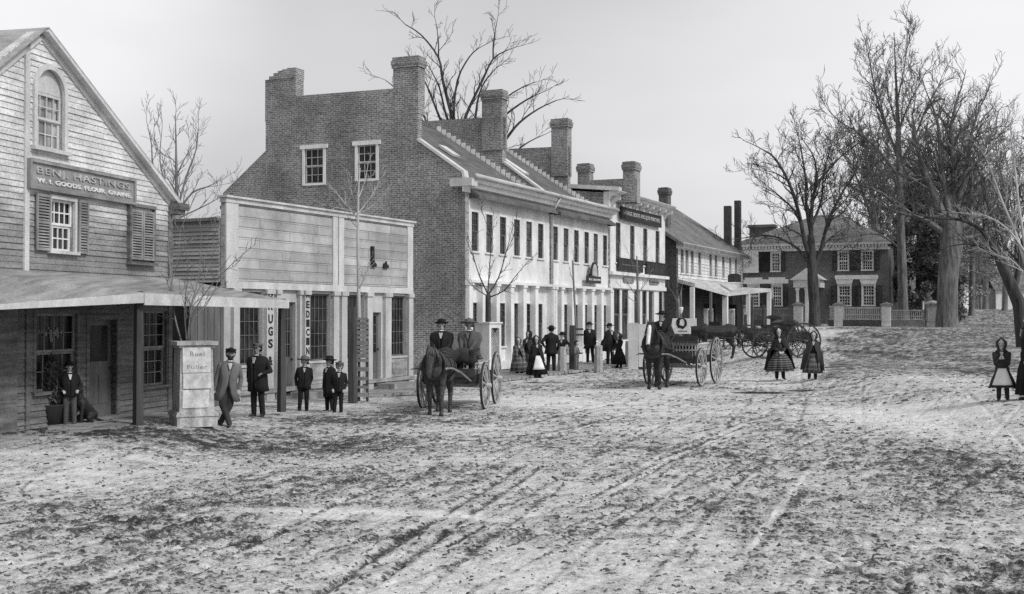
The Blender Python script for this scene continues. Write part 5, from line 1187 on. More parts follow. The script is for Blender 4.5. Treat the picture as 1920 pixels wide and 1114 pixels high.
def evergreen(label, px, yb, yt, Y, w, seed, n=9000, m='everg'):
    rn = np.random.default_rng(seed); p = at(px, yb, Y); z0 = gzf(p.x, p.y); h = at(px, yt, Y).z-z0; root = empty('evergreen_tree', (p.x, p.y, z0), 0, label, 'tree', 'evergreens beside the mansion')
    MB().tube([(0,0,-.3), (.1,0,h*.5), (0,0,h*.95)], [w*.09, w*.06, .03], 8).build('trunk', M['bark'], root, smooth=True)
    k = 70; th = rn.uniform(0, 6.28, k); zz = rn.uniform(.06, 1, k)**.9*h; rad_ = w*(1-zz/h)**.6*rn.uniform(.3, 1.05, k); cx = np.cos(th)*rad_; cy = np.sin(th)*rad_; cr_ = w*rn.uniform(.14, .34, k)
    idx = rn.integers(0, k, n); d = rn.normal(size=(n, 3)); d /= np.linalg.norm(d, axis=1)[:, None]; rr = cr_[idx]*rn.uniform(.25, 1, n)**.5
    c = np.stack([cx[idx], cy[idx], zz[idx]], 1)+d*rr[:, None]*np.array([1, 1, .65]); a = rn.normal(size=(n, 3)); a /= np.linalg.norm(a, axis=1)[:, None]; b = np.cross(a, rn.normal(size=(n, 3))); b /= np.linalg.norm(b, axis=1)[:, None]
    s = rn.uniform(.09, .2, n)[:, None]; v = np.stack([c-a*s, c+b*s*.45, c+a*s, c-b*s*.45], 1).reshape(-1, 3)
    me = bpy.data.meshes.new('crown'); me.from_pydata(v.tolist(), [], np.arange(n*4).reshape(-1, 4).tolist()); me.materials.append(M[m]); o = bpy.data.objects.new('crown', me); C.objects.link(o); o.parent = root
evergreen('dark dense evergreen just right of the tall tree', 1722, 606, 330, 100, 3.6, 1, 12000)
evergreen('broad dark evergreen between the tall tree and the massive trunk', 1752, 606, 420, 95, 2.6, 2)
evergreen('brownish thick tree behind the tall leader', 1690, 606, 300, 125, 7.0, 4, 8000, 'drybr')
evergreen('greyish thick tree behind the massive trunk crown', 1790, 600, 290, 130, 7.0, 5, 7000, 'drybr')
# far wood closing the view
fw = TM(); rn = random.Random(77)
for i in range(150):
    a = R(rn.uniform(18.5, 34)); d = rn.uniform(225, 300); p = Vector((d*math.sin(a), d*math.cos(a), 0)); p.z = gzf(p.x, p.y)-.3; h = rn.uniform(9, 16)
    fw.tube([p, p+Vector((rn.uniform(-.5, .5), 0, h*.5)), p+Vector((rn.uniform(-1, 1), 0, h))], .3, .06, 4)
    for k in range(7): q = p+Vector((0, 0, h*(.3+.09*k))); grow(fw, q, Vector((rn.uniform(-1, 1), rn.uniform(-1, 1), .6)).normalized(), 4.5, .1, 2, rn, .2, 3, .3, .035)
o = fw.build('far_wood', M['barkf'], None); tag(o, 'far bare wood closing the end of the street', 'trees', kind='stuff')
# ------------------------------------------------ street saplings in guards
def sapling(label, px, yb, Y, pts, limbs, m='bark', seed=1, **k):
    kw = dict(step=.35, L=.45, lvl=1, kids=3, up=.25, minr=.006, spread=.5); kw.update(k)
    return tree(label, (px, yb), Y, pts, limbs, seed=seed, m=m, name='street_tree', group='young street trees', **kw)
g0 = ground_at(357, 796); gT0 = g0.y+.3
sapling('several-stemmed young tree growing out of the poster-covered box', 350, 795, gT0, [(352, 797, .05), (352, 720, .045), (350, 640, .04)],
        [([(340, 640), (327, 590), (322, 530), (316, 470), (318, 420)], .025, .008), ([(352, 640), (358, 580), (372, 520), (378, 440)], .022, .007), ([(354, 640), (362, 590), (392, 540), (430, 500), (452, 480)], .02, .006), ([(350, 640), (346, 580), (352, 510), (346, 450)], .02, .006), ([(360, 600), (388, 570), (410, 525), (422, 470)], .016, .006), ([(322, 530), (334, 480), (338, 430)], .013, .005), ([(364, 560), (392, 500), (402, 440)], .014, .005)], seed=2, m='barkp')
gg = ground_at(672, 748); 
sapling('pale young tree with whorled twigs behind the slatted post', 672, 748, gg.y, [(676, 748, .07), (674, 640, .06), (672, 520, .045), (671, 440, .038), (672, 360, .026), (675, 315, .012)],
        [([(672, 410), (650, 385), (625, 355)], .03, .01), ([(672, 405), (662, 370), (652, 335)], .03, .01), ([(672, 400), (695, 370), (712, 340)], .03, .01), ([(673, 370), (684, 340), (690, 310)], .025, .008), ([(674, 400), (700, 385), (722, 362)], .02, .007), ([(672, 430), (655, 410), (642, 392)], .018, .007), ([(672, 545), (684, 520), (690, 500)], .015, .006), ([(671, 400), (645, 392), (622, 388)], .02, .006)], seed=5, m='barkw', step=.22)
gg = ground_at(914, 716)
sapling('dark young tree fanning out of the latticed white box', 914, 716, gg.y+.4, [(914, 718, .1), (915, 620, .1), (915, 552, .09)],
        [([(915, 552), (900, 520), (890, 490), (882, 470)], .045, .01), ([(915, 550), (918, 500), (922, 450), (926, 420)], .04, .008), ([(916, 552), (935, 520), (950, 470), (958, 440)], .045, .008), ([(914, 555), (890, 540), (872, 520)], .03, .008), ([(916, 558), (945, 545), (965, 520), (990, 490)], .035, .008), ([(922, 450), (912, 420), (904, 395)], .02, .006), ([(950, 470), (962, 445), (966, 420)], .02, .006), ([(890, 490), (884, 462), (876, 440)], .02, .006)], seed=6, step=.4, L=.55)
gg = ground_at(1196, 690)
sapling('slim young tree behind the tall white box, in front of the shop windows', 1196, 690, gg.y+.3, [(1197, 690, .07), (1197, 600, .06), (1195, 520, .045), (1194, 480, .03)],
        [([(1196, 560), (1180, 535), (1168, 515)], .025, .008), ([(1196, 550), (1212, 530), (1222, 505)], .025, .008), ([(1195, 520), (1186, 495), (1180, 480)], .02, .006), ([(1195, 520), (1206, 498), (1210, 480)], .02, .006), ([(1196, 570), (1176, 555), (1165, 540)], .02, .006)], seed=7, m='barkp')
gg = ground_at(1080, 690)
sapling('thin pale pole-like sapling before the arched sign', 1079, 690, gg.y, [(1081, 690, .05), (1079, 600, .045), (1075, 520, .04), (1074, 488, .035)], [([(1075, 530), (1068, 505), (1062, 480)], .015, .005), ([(1074, 495), (1078, 475), (1082, 455)], .015, .005)], seed=9, m='barkp')
gg = ground_at(1270, 668)
sapling('pale forked sapling at the corner of the dark brick side wall', 1272, 668, gg.y, [(1274, 668, .08), (1273, 600, .07), (1272, 560, .06)], [([(1272, 570), (1262, 550), (1252, 535)], .03, .008), ([(1272, 562), (1277, 545), (1280, 530)], .03, .008), ([(1272, 560), (1270, 540), (1272, 525)], .025, .008)], seed=12, m='barkp')
for i, (x, y0_, y1_) in enumerate(((1410, 665, 520), (1432, 664, 575), (1448, 662, 578), (1375, 640, 495))):
    pass
# ============================================================ figures
M['cloth_black'] = mat('black_wool', .008, .02, (4,4,4), .9); M['cloth_dark'] = mat('dark_wool', .025, .05, (5,5,3), .9, .2); M['cloth_grey'] = mat('grey_duster_cloth', .10, .17, (5,5,2), .9, .3)
M['cloth_mid'] = mat('brown_work_cloth', .06, .1, (5,5,3), .9, .2); M['linen'] = mat('white_linen', .6, .8, (4,4,2), .8, .2); M['shirt'] = mat('creased_shirt_linen', .3, .55, (14,14,8), .85, .4); M['skin'] = mat('skin', .36, .46, (6,6,6), .6); M['skind'] = mat('weathered_skin', .18, .25, (6,6,6), .6)
M['hair'] = mat('dark_hair', .015, .03, (20,20,4), .8); M['eye'] = mat('dark_eye', .01, .015, (3,3,3), .4); M['boot'] = mat('boot_leather', .012, .03, (5,5,5), .5); M['lips'] = mat('lips', .12, .16, (5,5,5), .6)
M['felt'] = mat('black_felt', .008, .015, (9,9,9), .95); M['feltg'] = mat('grey_felt', .08, .14, (9,9,9), .95); M['plaid'] = None
def stripes(name, a, b, f, axis=2, f2=0):
    m, nt, p = nodes(name); tc = N(nt, 'TexCoord'); sx = N(nt, 'SeparateXYZ'); nt.links.new(tc.outputs['Object'], sx.inputs[0])
    mu = N(nt, 'Math', operation='MULTIPLY'); nt.links.new(sx.outputs[axis], mu.inputs[0]); mu.inputs[1].default_value = f
    sn = N(nt, 'Math', operation='SINE'); nt.links.new(mu.outputs[0], sn.inputs[0]); c = ramp(nt, sn.outputs[0], [(.15, a), (.6, b)])
    if f2:
        m2 = N(nt, 'Math', operation='MULTIPLY'); nt.links.new(sx.outputs[0], m2.inputs[0]); m2.inputs[1].default_value = f2; s2 = N(nt, 'Math', operation='SINE'); nt.links.new(m2.outputs[0], s2.inputs[0])
        c = mixc(nt, .5, c, ramp(nt, s2.outputs[0], [(.3, a), (.6, b)]))
    nt.links.new(c, p.inputs['Base Color']); p.inputs['Roughness'].default_value = .9; return m
M['stripe'] = stripes('striped_skirt_cloth', .03, .17, 82); M['plaid'] = stripes('plaid_shawl_cloth', .05, .2, 40, f2=45); M['hide'] = mat('dark_horse_hide', .012, .03, (6,6,6), .6, .2); M['hideb'] = mat('shaggy_brown_hide', .03, .075, (14,14,14), .9, .6); M['blaze'] = mat('white_blaze_hair', .6, .75, (9,9,9), .8); M['mane'] = mat('mane_hair', .015, .05, (30,30,3), .85, .5); M['manel'] = mat('rough_light_mane', .05, .12, (30,30,3), .85, .5)
M['wheel'] = mat('painted_wheel_wood', .30, .48, (9,9,9), .7, dirt=.4); M['wheeld'] = mat('dark_wheel_wood', .03, .07, (9,9,9), .7); M['iron'] = mat('iron', .02, .05, (9,9,9), .5); M['cart'] = mat('dark_cart_boards', .025, .06, (2,9,2), .8, .2); M['cartl'] = mat('worn_shaft_wood', .16, .3, (9,2,9), .7, dirt=.2)
M['slat'] = mat('basket_slats', .42, .62, (9,9,3), .8); M['leather'] = mat('harness_leather', .015, .03, (9,9,9), .5); M['guard'] = mat('tree_guard_paint', .35, .68, (5,5,.8), .75, .2, dirt=.5, fine=.3)
M['paper'] = mat('weathered_poster_paper', .58, .85, (6,6,4), .85, .2, dirt=.3, fine=.2)
def capsule(mb, a, ra, b, rb, n=10):
    a = Vector(a); b = Vector(b); d = b-a; L = d.length
    if L < 1e-5: d = Vector((0,0,1)); b = a+d*1e-4; L = 1e-4
    d = d/L; pts = []; rs = []
    for k in range(4): t = math.pi/2*(1-k/3.5); pts.append(a-d*ra*math.sin(t)); rs.append(max(ra*math.cos(t), 1e-4))
    pts += [a, b]; rs += [ra, rb]
    for k in range(4): t = math.pi/2*((k+.5)/3.5); pts.append(b+d*rb*math.sin(t)); rs.append(max(rb*math.cos(t), 1e-4))
    mb.tube(pts, rs, n)
def flesh(name, prims, mats, root, voxel=.016, sm=2):
    """one continuous skin grown over the bones, coloured by the nearest bone"""
    mb = MB()
    for p in prims: capsule(mb, p[0], p[1], p[2], p[3])
    me = bpy.data.meshes.new(name); me.from_pydata(mb.v, [], mb.f); o = bpy.data.objects.new(name, me); C.objects.link(o)
    bm = bmesh.new(); bm.from_mesh(me); bmesh.ops.recalc_face_normals(bm, faces=bm.faces); bm.to_mesh(me); bm.free()
    r = o.modifiers.new('r', 'REMESH'); r.mode = 'VOXEL'; r.voxel_size = voxel; s = o.modifiers.new('s', 'SMOOTH'); s.iterations = sm; s.factor = .5
    dg = bpy.context.evaluated_depsgraph_get(); m2 = bpy.data.meshes.new_from_object(o.evaluated_get(dg)); o.modifiers.clear(); o.data = m2; bpy.data.meshes.remove(me); m2.name = name
    n = len(m2.polygons); c = np.empty(n*3); m2.polygons.foreach_get('center', c); c = c.reshape(-1, 3); best = np.full(n, 1e9); mi = np.zeros(n, dtype=np.int32)
    for a, ra, b, rb, mk in prims:
        a = np.array(a); b = np.array(b); d = b-a; L2 = max(d.dot(d), 1e-9); t = np.clip(((c-a)@d)/L2, 0, 1); ds = np.linalg.norm(c-(a+t[:, None]*d), axis=1)-(ra+(rb-ra)*t)
        k = ds < best; best[k] = ds[k]; mi[k] = mk
    m2.materials.clear()
    for q in mats: m2.materials.append(q)
    m2.polygons.foreach_set('material_index', mi); m2.polygons.foreach_set('use_smooth', np.ones(n, dtype=bool)); o.parent = root; return o
def ik(a, b, l1, l2, pole):
    a = Vector(a); b = Vector(b); d = b-a; D = min(d.length, (l1+l2)*.999); d = d.normalized(); x = (l1*l1-l2*l2+D*D)/(2*D); h = math.sqrt(max(l1*l1-x*x, 0)); pl = Vector(pole); pl = (pl-d*pl.dot(d)).normalized()
    return a+d*x+pl*h, a+d*D
def loft(root, rings, m, name, n=30, gap=None, fold=.0, nf=7, seed=0, cap=False):
    """cloth tube; rings (z, rx, ry, cx, cy); angle 0 at the front; gap(t) opens the front"""
    rn = random.Random(seed); ph = rn.uniform(0, 6); vs = []; fs = []; K = len(rings)
    for i, (z, rx, ry, cx, cy) in enumerate(rings):
        t = i/(K-1); g = gap(t) if gap else 0
        for k in range(n):
            th = g+(2*math.pi-2*g)*k/((n-1) if gap else n); f = 1+fold*t*(math.sin(nf*th+ph)+.5*math.sin(nf*2.3*th+1))
            vs.append((cx+math.sin(th)*rx*f, cy-math.cos(th)*ry*f, z+(rn.uniform(-.01, .01) if i == K-1 else 0)))
    for i in range(K-1):
        for k in range(n-1 if gap else n):
            a = i*n+k; b = i*n+(k+1) % n; fs.append((a, a+n, b+n, b))
    if cap: fs.append(tuple(range(n)))
    mb = MB().add(vs, fs); o = mb.build(name, m, root, smooth=True)
    md = o.modifiers.new('t', 'SOLIDIFY'); md.thickness = .012; return o
def hat(root, kind, c, m='felt', tilt=0):
    h = MB()
    if kind == 'bowler': prof = [(.06,-.03),(.165,-.012),(.182,.008),(.175,.014),(.108,.006),(.107,.045),(.097,.075),(.065,.098),(.01,.106)]
    elif kind == 'tall': prof = [(.06,-.03),(.16,-.01),(.185,.01),(.178,.016),(.106,.008),(.098,.07),(.085,.105),(.04,.112),(.01,.105)]
    elif kind == 'wide': prof = [(.06,-.03),(.2,-.014),(.222,.008),(.215,.014),(.112,.01),(.104,.06),(.088,.09),(.05,.095),(.01,.085)]
    elif kind == 'cap': prof = [(.07,-.02),(.104,-.01),(.106,.03),(.125,.06),(.12,.075),(.06,.085),(.01,.085)]
    h.lathe(prof, 18, (0,0,0))
    if kind == 'cap': h.add([(-.085,-.08,.0),(.085,-.08,.0),(.06,-.165,-.02),(-.06,-.165,-.02),(-.085,-.08,.012),(.085,-.08,.012),(.06,-.165,-.008),(-.06,-.165,-.008)], [(0,1,2,3),(7,6,5,4),(2,1,5,6),(3,2,6,7),(0,3,7,4)])
    o = h.build('hat', M[m], root, smooth=True, loc=c); o.rotation_euler = (tilt, 0, 0); o.scale = (1, 1.12, 1)
    if kind in ('bowler', 'tall', 'wide'):
        bd = MB().lathe([(.1095,.012),(.1095,.03),(.1,.031)], 18); bo = bd.build('hat_band', M['cloth_black'], o, smooth=True)
    return o
def hand(pr, w, d, side, grip, k):
    """palm, four bent fingers of unequal length and a thumb"""
    w = Vector(w); d = Vector(d).normalized(); sd_ = Vector((1, 0, 0)); sd_ = (sd_-d*sd_.dot(d)); sd_ = sd_.normalized() if sd_.length > .1 else d.orthogonal().normalized(); nrm = d.cross(sd_).normalized()
    if nrm.y < 0: nrm = -nrm
    pe = w+d*.075
    pr.append((w+d*.01, .024, w+d*.03, .028, k))
    for i, (o, l) in enumerate(((-.03, .06), (-.01, .07), (.011, .066), (.031, .052))):
        b0 = w+d*.03+sd_*o*.6; b1 = pe+sd_*o; pr.append((b0, .016, b1, .0125, k)); kn = b1+(d*(1-grip*.5)+nrm*grip*.7).normalized()*l*.55; tip = kn+(d*(1-grip*1.2)+nrm*grip*1.3).normalized()*l*.5
        pr.append((b1, .0115, kn, .0105, k)); pr.append((kn, .0105, tip, .0085, k))
    th = w+d*.025+sd_*side*-.03; t2 = th+(d*.6+sd_*side*-.7+nrm*.3).normalized()*.035; pr.append((w+d*.015, .016, th, .014, k)); pr.append((th, .013, t2, .012, k)); pr.append((t2, .0115, t2+(d+nrm*.4).normalized()*.03, .009, k))
PEOPLE = []
def person(pos, face, h, label, group=None, pose=None, legs='stand', top='cloth_black', trousers='cloth_black', skin='skin', coat=None, skirt=None, cape=None, hatk=None, hatm='felt', hood=None, beard=False, collar=True, apron=None, hair=True, lean=0, shoe='boot', child=False, shirt=None, parent=None, vest=None, fat=1.1, capegap=.45):
    root = empty('person', pos, R(face), label, 'person', group); s = h/1.75; hs = 1.0 if not child else 1.22; inner = root
    P = dict(lh=(.24, -.05, .78), rh=(-.24, -.05, .78), grip=.5, headz=0.0); P.update(pose or {}); pr = []; z0 = 0
    mats = [M[top], M[trousers], M[skin], M[shoe], M['eye'], M[shirt or 'shirt'], M['lips']]
    seat = legs == 'sit'; dz = -.48 if seat else 0
    def V(x, y, z): return (x*s, y*s, z*s)
    def add(a, ra, b, rb, k): pr.append((V(*a), ra*s, V(*b), rb*s, k))
    pz = .93+dz
    w = fat
    add((-.07*w, .01, pz), .115*w, (.07*w, .01, pz), .115*w, 1); add((0, .0, pz+.05), .128*w, (0, -.02*w, pz+.25), .132*w, 0); add((-.075, .0, pz+.36), .12*w, (.075, .0, pz+.36), .12*w, 0); add((0, .01, pz+.50), .062, (.15*w, .01, pz+.445), .06, 0); add((0, .01, pz+.50), .062, (-.15*w, .01, pz+.445), .06, 0); add((0, .01, pz+.5), .06, (0, -.0, pz+.58), .052, 2)
    # head
    hc = pz+.70
    if child: hc += .02
    def hd(a, ra, b, rb, k): pr.append(((a[0]*s*hs, a[1]*s*hs, hc*s+a[2]*s*hs), ra*s*hs, (b[0]*s*hs, b[1]*s*hs, hc*s+b[2]*s*hs), rb*s*hs, k))
    hd((0, .02, .03), .096, (0, -.01, .02), .09, 2); hd((0, -.025, -.03), .07, (0, -.045, -.085), .045, 2); hd((0, -.092, .0), .012, (0, -.112, -.03), .014, 2)
    for q in (-1, 1):
        hd((.036*q, -.0925, .012), .012, (.036*q, -.093, .012), .0115, 4); hd((.02*q, -.096, .034), .008, (.055*q, -.085, .034), .007, 2); hd((.093*q, .0, .01), .014, (.095*q, .008, -.025), .012, 2)
        hd((0, -.0925, -.058), .0055, (.016*q, -.0885, -.058), .0045, 6)
    # arms
    for q, key in ((1, 'lh'), (-1, 'rh')):
        sh = V(.185*q*(.4+.6*w), .01, pz+.435); tg = P[key]; tg = (tg[0], tg[1], tg[2]+dz); el, wr = ik(sh, V(*tg), .295*s, .26*s, (q*.5, .8, -.4))
        sw = .066; pr.append((sh, sw*s*1.05, tuple(el), .056*s, 0)); pr.append((tuple(el), .056*s, tuple(wr), .043*s, 0)); d = (wr-el).normalized()
        hp = []; hand(hp, Vector((0,0,0)), d, q, P['grip'], 2)
        for a, ra, b, rb, k in hp: pr.append((tuple(wr+Vector(a)*s), max(ra*s, .009), tuple(wr+Vector(b)*s), max(rb*s, .0085), k))
    # legs
    for q in (-1, 1):
        hp_ = (.09*q, .01, pz-.03)
        if seat: kn = (.13*q, -.44, pz+.02); an = (.13*q, -.46, pz-.40)
        elif legs == 'cross': kn = (.085*q, -.03 if q > 0 else -.08, .49); an = (-.10*q+ (.02 if q>0 else 0), .04 if q > 0 else -.12, .09)
        elif legs == 'stride': kn = (.09*q, -.1*q, .49); an = (.09*q, -.2*q+.05, .09)
        else: kn = (.1*q, -.015, .49); an = (.115*q, .01, .09)
        add(hp_, .105, kn, .078, 1); add(kn, .078, an, .064, 1); add((an[0], an[1]+.02, an[2]-.035), .042, (an[0]+.02*q, an[1]-.15, an[2]-.052), .034, 3)
    b = flesh('body', pr, mats, root, voxel=.0165*max(s, .75))
    H0 = pz
    if collar:
        cl_ = MB().add([V(-.05, -.135*w, H0+.5), V(.05, -.135*w, H0+.5), V(.015, -.16*w, H0+.36), V(-.015, -.16*w, H0+.36), V(-.05, -.115*w, H0+.5), V(.05, -.115*w, H0+.5), V(.015, -.14*w, H0+.36), V(-.015, -.14*w, H0+.36)], [(0,3,2,1),(4,5,6,7),(0,1,5,4),(1,2,6,5),(2,3,7,6),(3,0,4,7)]); cl_.build('shirt_front', M[shirt or 'shirt'], root)
        MB().tube([V(.062*math.cos(t), -.005+.062*math.sin(t), H0+.545) for t in [k*.7 for k in range(10)]], .014*s, 6).build('collar', M['linen'], root, smooth=True)
    if coat:   # (material, hem height, hem half width, opening)
        cm, hz_, hw, op = coat; R_ = [(H0+.575, .06, .062, 0, .01), (H0+.54, .085, .08, 0, .01), (H0+.505, .15*w, .105*w, 0, .01), (H0+.44, .215*w, .135*w, 0, .01), (H0+.34, .222*w, .155*w, 0, .0), (H0+.15, .178*w, .16*w, 0, -.01), (H0+.02, .185*w, .165*w, 0, 0), ((H0+hz_)/2 if not seat else H0-.02, (hw+.175*w)/2, .17*w, 0, .0), (hz_ if not seat else H0-.1, hw, .18*w, 0, .02)]
        loft(root, [tuple(v*s for v in r) for r in R_], M[cm], 'coat', n=36, gap=lambda t: op[0]*max(0, .62-t)*1.5 + op[1]*max(0, t-.7)*2.4+.03, fold=.09, nf=5, seed=len(label))
    if skirt:  # (material, hem z, radius)
        km, kz, kr = skirt; zs = [H0+.12, H0+.03, H0-.12, H0-.3, kz]; rr_ = [.125, .17, kr*.62, kr*.83, kr]
        loft(root, [(z*s, r*s, r*s*.92, 0, 0) for z, r in zip(zs, rr_)], M[km], 'skirt', fold=.13, nf=11, seed=len(label)+1, n=48)
    if apron:
        az_, aw_ = apron; kr = skirt[2]; vs = []; fs = []; nn = 9
        for i in range(6):
            t = i/5; z = H0+.02+(az_-H0-.02)*t; r = (.18 if i == 0 else .14+(kr-.14)*(((H0+.1)-z)/((H0+.1)-skirt[1]))**.62)+.07
            for k in range(nn): th = (k/(nn-1)-.5)*2*aw_*(.55+.45*t); vs.append(V(math.sin(th)*r, -math.cos(th)*r*.95, z))
        for i in range(5):
            for k in range(nn-1): a = i*nn+k; fs.append((a, a+nn, a+nn+1, a+1))
        o = MB().add(vs, fs).build('apron', M['linen'], root, smooth=True); md = o.modifiers.new('t', 'SOLIDIFY'); md.thickness = .015; md.offset = 1
    if cape:   # (material, hem z, half width)
        cm, cz_, cw_ = cape; R_ = [(H0+.575, .062, .065, 0, .01), (H0+.54, .1, .09, 0, .01), (H0+.49, .19, .13, 0, .01), (H0+.36, .25, .18, 0, 0), (H0+.2, .27, .2, 0, 0), (H0+.1, (cw_+.26)/2, .24, 0, 0), (cz_, cw_, .27, 0, .02)]
        loft(root, [tuple(v*s for v in r) for r in R_], M[cm], 'cape', gap=lambda t: .03+capegap*max(0, t-.4)*1.6, fold=.09, nf=8, seed=len(label)+2, n=40)
    if hood:
        R_ = [(H0+.5, .17, .14, 0, .02), (H0+.57, .10, .1, 0, .03), (hc-.06, .115*hs, .118*hs, 0, .03*hs), (hc+.05, .122*hs, .122*hs, 0, .028*hs), (hc+.11, .085*hs, .09*hs, 0, .03*hs), (hc+.14*hs, .012, .012, 0, .03*hs)]
        loft(root, [tuple(v*s for v in r) for r in R_], M[hood], 'hood', gap=lambda t: .62 if .25 < t < .75 else (.35 if t < .95 and t > .15 else .05), fold=.02, nf=4)
    elif hair:
        R_ = [(hc-.075*hs, .062*hs, .05*hs, 0, .055*hs), (hc-.03*hs, .092*hs, .088*hs, 0, .032*hs), (hc+.05*hs, .107*hs, .104*hs, 0, .018*hs), (hc+.105*hs, .075*hs, .08*hs, 0, .01), (hc+.133*hs, .01, .01, 0, .01)]
        loft(root, [tuple(v*s for v in r) for r in R_], M['hair'], 'hair', gap=lambda t: 1.5 if t < .3 else (.9 if t < .6 else .3 if t < .9 else .02), fold=.02)
    if beard:
        loft(root, [tuple(v*s for v in r) for r in [(hc-.035, .078, .078, 0, -.015), (hc-.07, .073, .078, 0, -.02), (hc-.115, .055, .06, 0, -.035), (hc-.15, .02, .025, 0, -.05)]], M['hair'], 'beard', gap=None, fold=.04, cap=False)
    if hatk: hat(root, hatk, V(0, .018*hs, hc+.04*hs), hatm, R(-4)).scale = (s*hs, s*hs*1.1, s*hs)
    rl = random.Random(len(label)*7+int(h*100)); root.rotation_euler = (R(rl.uniform(-1, 2.5)), R(lean or rl.uniform(-2.2, 2.2)), R(face+rl.uniform(-8, 8)))
    return root
def stand(px, yf, yt, face, label, hat_extra=.1, Y=None, zadd=0, **k):
    if Y is None: p = ground_at(px, yf)
    else: p = at(px, yf, Y); p.z = gzf(p.x, p.y)
    p = Vector((p.x, p.y, p.z+zadd)); ztop = at(px, yt, p.y).z; h = ztop-p.z
    h = h*.945 if k.get('hatk') else h*.985
    print('person', label[:30], 'h=%.2f Y=%.1f' % (h, p.y)); return person(p, face, h, label, **k)
# aim helper: rotation 0 looks straight at -Y
stand(131, 800, 672, 20, 'man in dark jacket and light apron trousers standing by the store window under the canopy', hatk='bowler', top='cloth_black', trousers='cloth_mid', shirt='linen', coat=('cloth_black', .82, .2, (.3, .1)), pose=dict(lh=(.2, -.15, 1.0), rh=(-.2, -.15, 1.0)))
stand(420, 800, 645, 15, 'bearded man in long pale grey duster leaning with crossed legs beside the poster box', hatk='cap', top='cloth_grey', trousers='cloth_dark', legs='cross', coat=('cloth_grey', .58, .3, (.7, .6)), beard=True, lean=5, pose=dict(lh=(.26, -.02, .86), rh=(-.3, .02, .8)))
stand(484, 783, 636, -25, 'stout man in black frock coat and flat hat between the pilaster and the canopy post', hatk='cap', hatm='feltg', skin='skind', coat=('cloth_black', .62, .24, (.35, .1)), fat=1.22, pose=dict(lh=(.24, -.2, 1.05), rh=(-.3, .08, .95)))
stand(568, 772, 665, 5, 'boy in black suit and pale round hat standing by the drug shop step', hatk='wide', hatm='feltg', child=True, coat=('cloth_black', .75, .22, (.3, .05)), pose=dict(lh=(.18, .05, .85), rh=(-.24, .0, .85)))
stand(618, 772, 666, -30, 'boy in tall dark hat half hidden behind another boy by the slatted post', hatk='tall', child=True, skin='skind', coat=('cloth_black', .5, .24, (.2, .05)), Y=28.6)
stand(633, 777, 676, 10, 'boy in flat cap with hands in pockets at the edge of the mud', hatk='cap', child=True, hatm='feltg', coat=('cloth_black', .78, .22, (.45, .05)), pose=dict(lh=(.2, -.08, .88), rh=(-.2, -.08, .88)))
stand(990, 700, 620, -25, 'bonneted woman in dark shawl with white front, behind two girls', hood='cloth_black', skirt=('cloth_dark', .08, .48), cape=('cloth_dark', .75, .36), trousers='cloth_dark', Y=46.5)
stand(974, 705, 634, 10, 'girl in plaid shawl and full skirt at the left of the sidewalk group', hood='cloth_mid', skirt=('plaid', .22, .42), cape=('plaid', .6, .34), child=True, trousers='cloth_dark')
stand(1007, 709, 631, 15, 'girl in black cape with a large white apron', hood='cloth_black', skirt=('cloth_black', .16, .42), cape=('cloth_black', .72, .34), apron=(.38, .62), child=True, trousers='cloth_black')
stand(1033, 700, 606, 170, 'tall man in black suit and round hat seen from behind, one hand on hip', hatk='bowler', coat=('cloth_black', .72, .24, (.2, .05)), pose=dict(lh=(.28, -.08, 1.02), rh=(-.26, 0, .85)), fat=1.1)
stand(1056, 695, 621, -20, 'boy in dark jacket leaning his arm over the granite post', hatk='bowler', child=True, Y=50.5, pose=dict(lh=(.35, -.2, 1.15), rh=(-.2, -.1, .9)))
stand(1081, 698, 640, 60, 'small boy in grey jacket clinging to the dark hitching post', hatk=None, child=True, top='cloth_grey', trousers='cloth_grey', hair=True, pose=dict(lh=(.1, -.3, 1.1), rh=(-.2, -.25, 1.2)))
stand(1107, 681, 600, 5, 'man in black overcoat standing on the step in the white doorway', hatk='bowler', coat=('cloth_black', .62, .27, (.3, .05)), fat=1.1, Y=54.5, zadd=.12)
stand(1144, 680, 602, 20, 'man in broad black cape and round hat before the shop window', hatk='bowler', cape=('cloth_black', .62, .46), Y=54)
stand(1161, 686, 626, -40, 'child in dark hooded coat beside the caped man', hatk=None, hood='cloth_dark', child=True, skirt=('cloth_black', .2, .34), Y=52, pose=dict(lh=(.1, -.32, 1.0), rh=(-.1, -.32, .95)))
stand(1463, 712, 616, -3, 'girl in dark bodice and wide striped skirt standing in the road', hood='cloth_black', skirt=('stripe', .3, .44), capegap=1.3, cape=('cloth_black', .36, .5), child=True, trousers='cloth_black', top='cloth_dark', pose=dict(lh=(.07, -.3, .98), rh=(-.07, -.3, .98), grip=.8))
stand(1523, 712, 623, -8, 'girl in long dark buttoned cloak over a pale hem, right of the striped skirt', hood='cloth_dark', cape=('cloth_dark', .36, .44), skirt=('plaid', .25, .36), child=True, trousers='cloth_black')
stand(1881, 752, 637, -20, 'little girl in dark jacket and white apron at the right edge', hood='cloth_dark', skirt=('cloth_dark', .40, .34), apron=(.48, .75), child=True, top='cloth_dark', trousers='cloth_dark', pose=dict(lh=(.06, -.22, 1.22), rh=(-.06, -.22, 1.22), grip=.7))
stand(1929, 748, 585, -120, 'dark-clad woman cut by the right edge of the picture', hatk=None, hood='cloth_black', skirt=('cloth_black', .12, .26), top='cloth_black', Y=26.5)
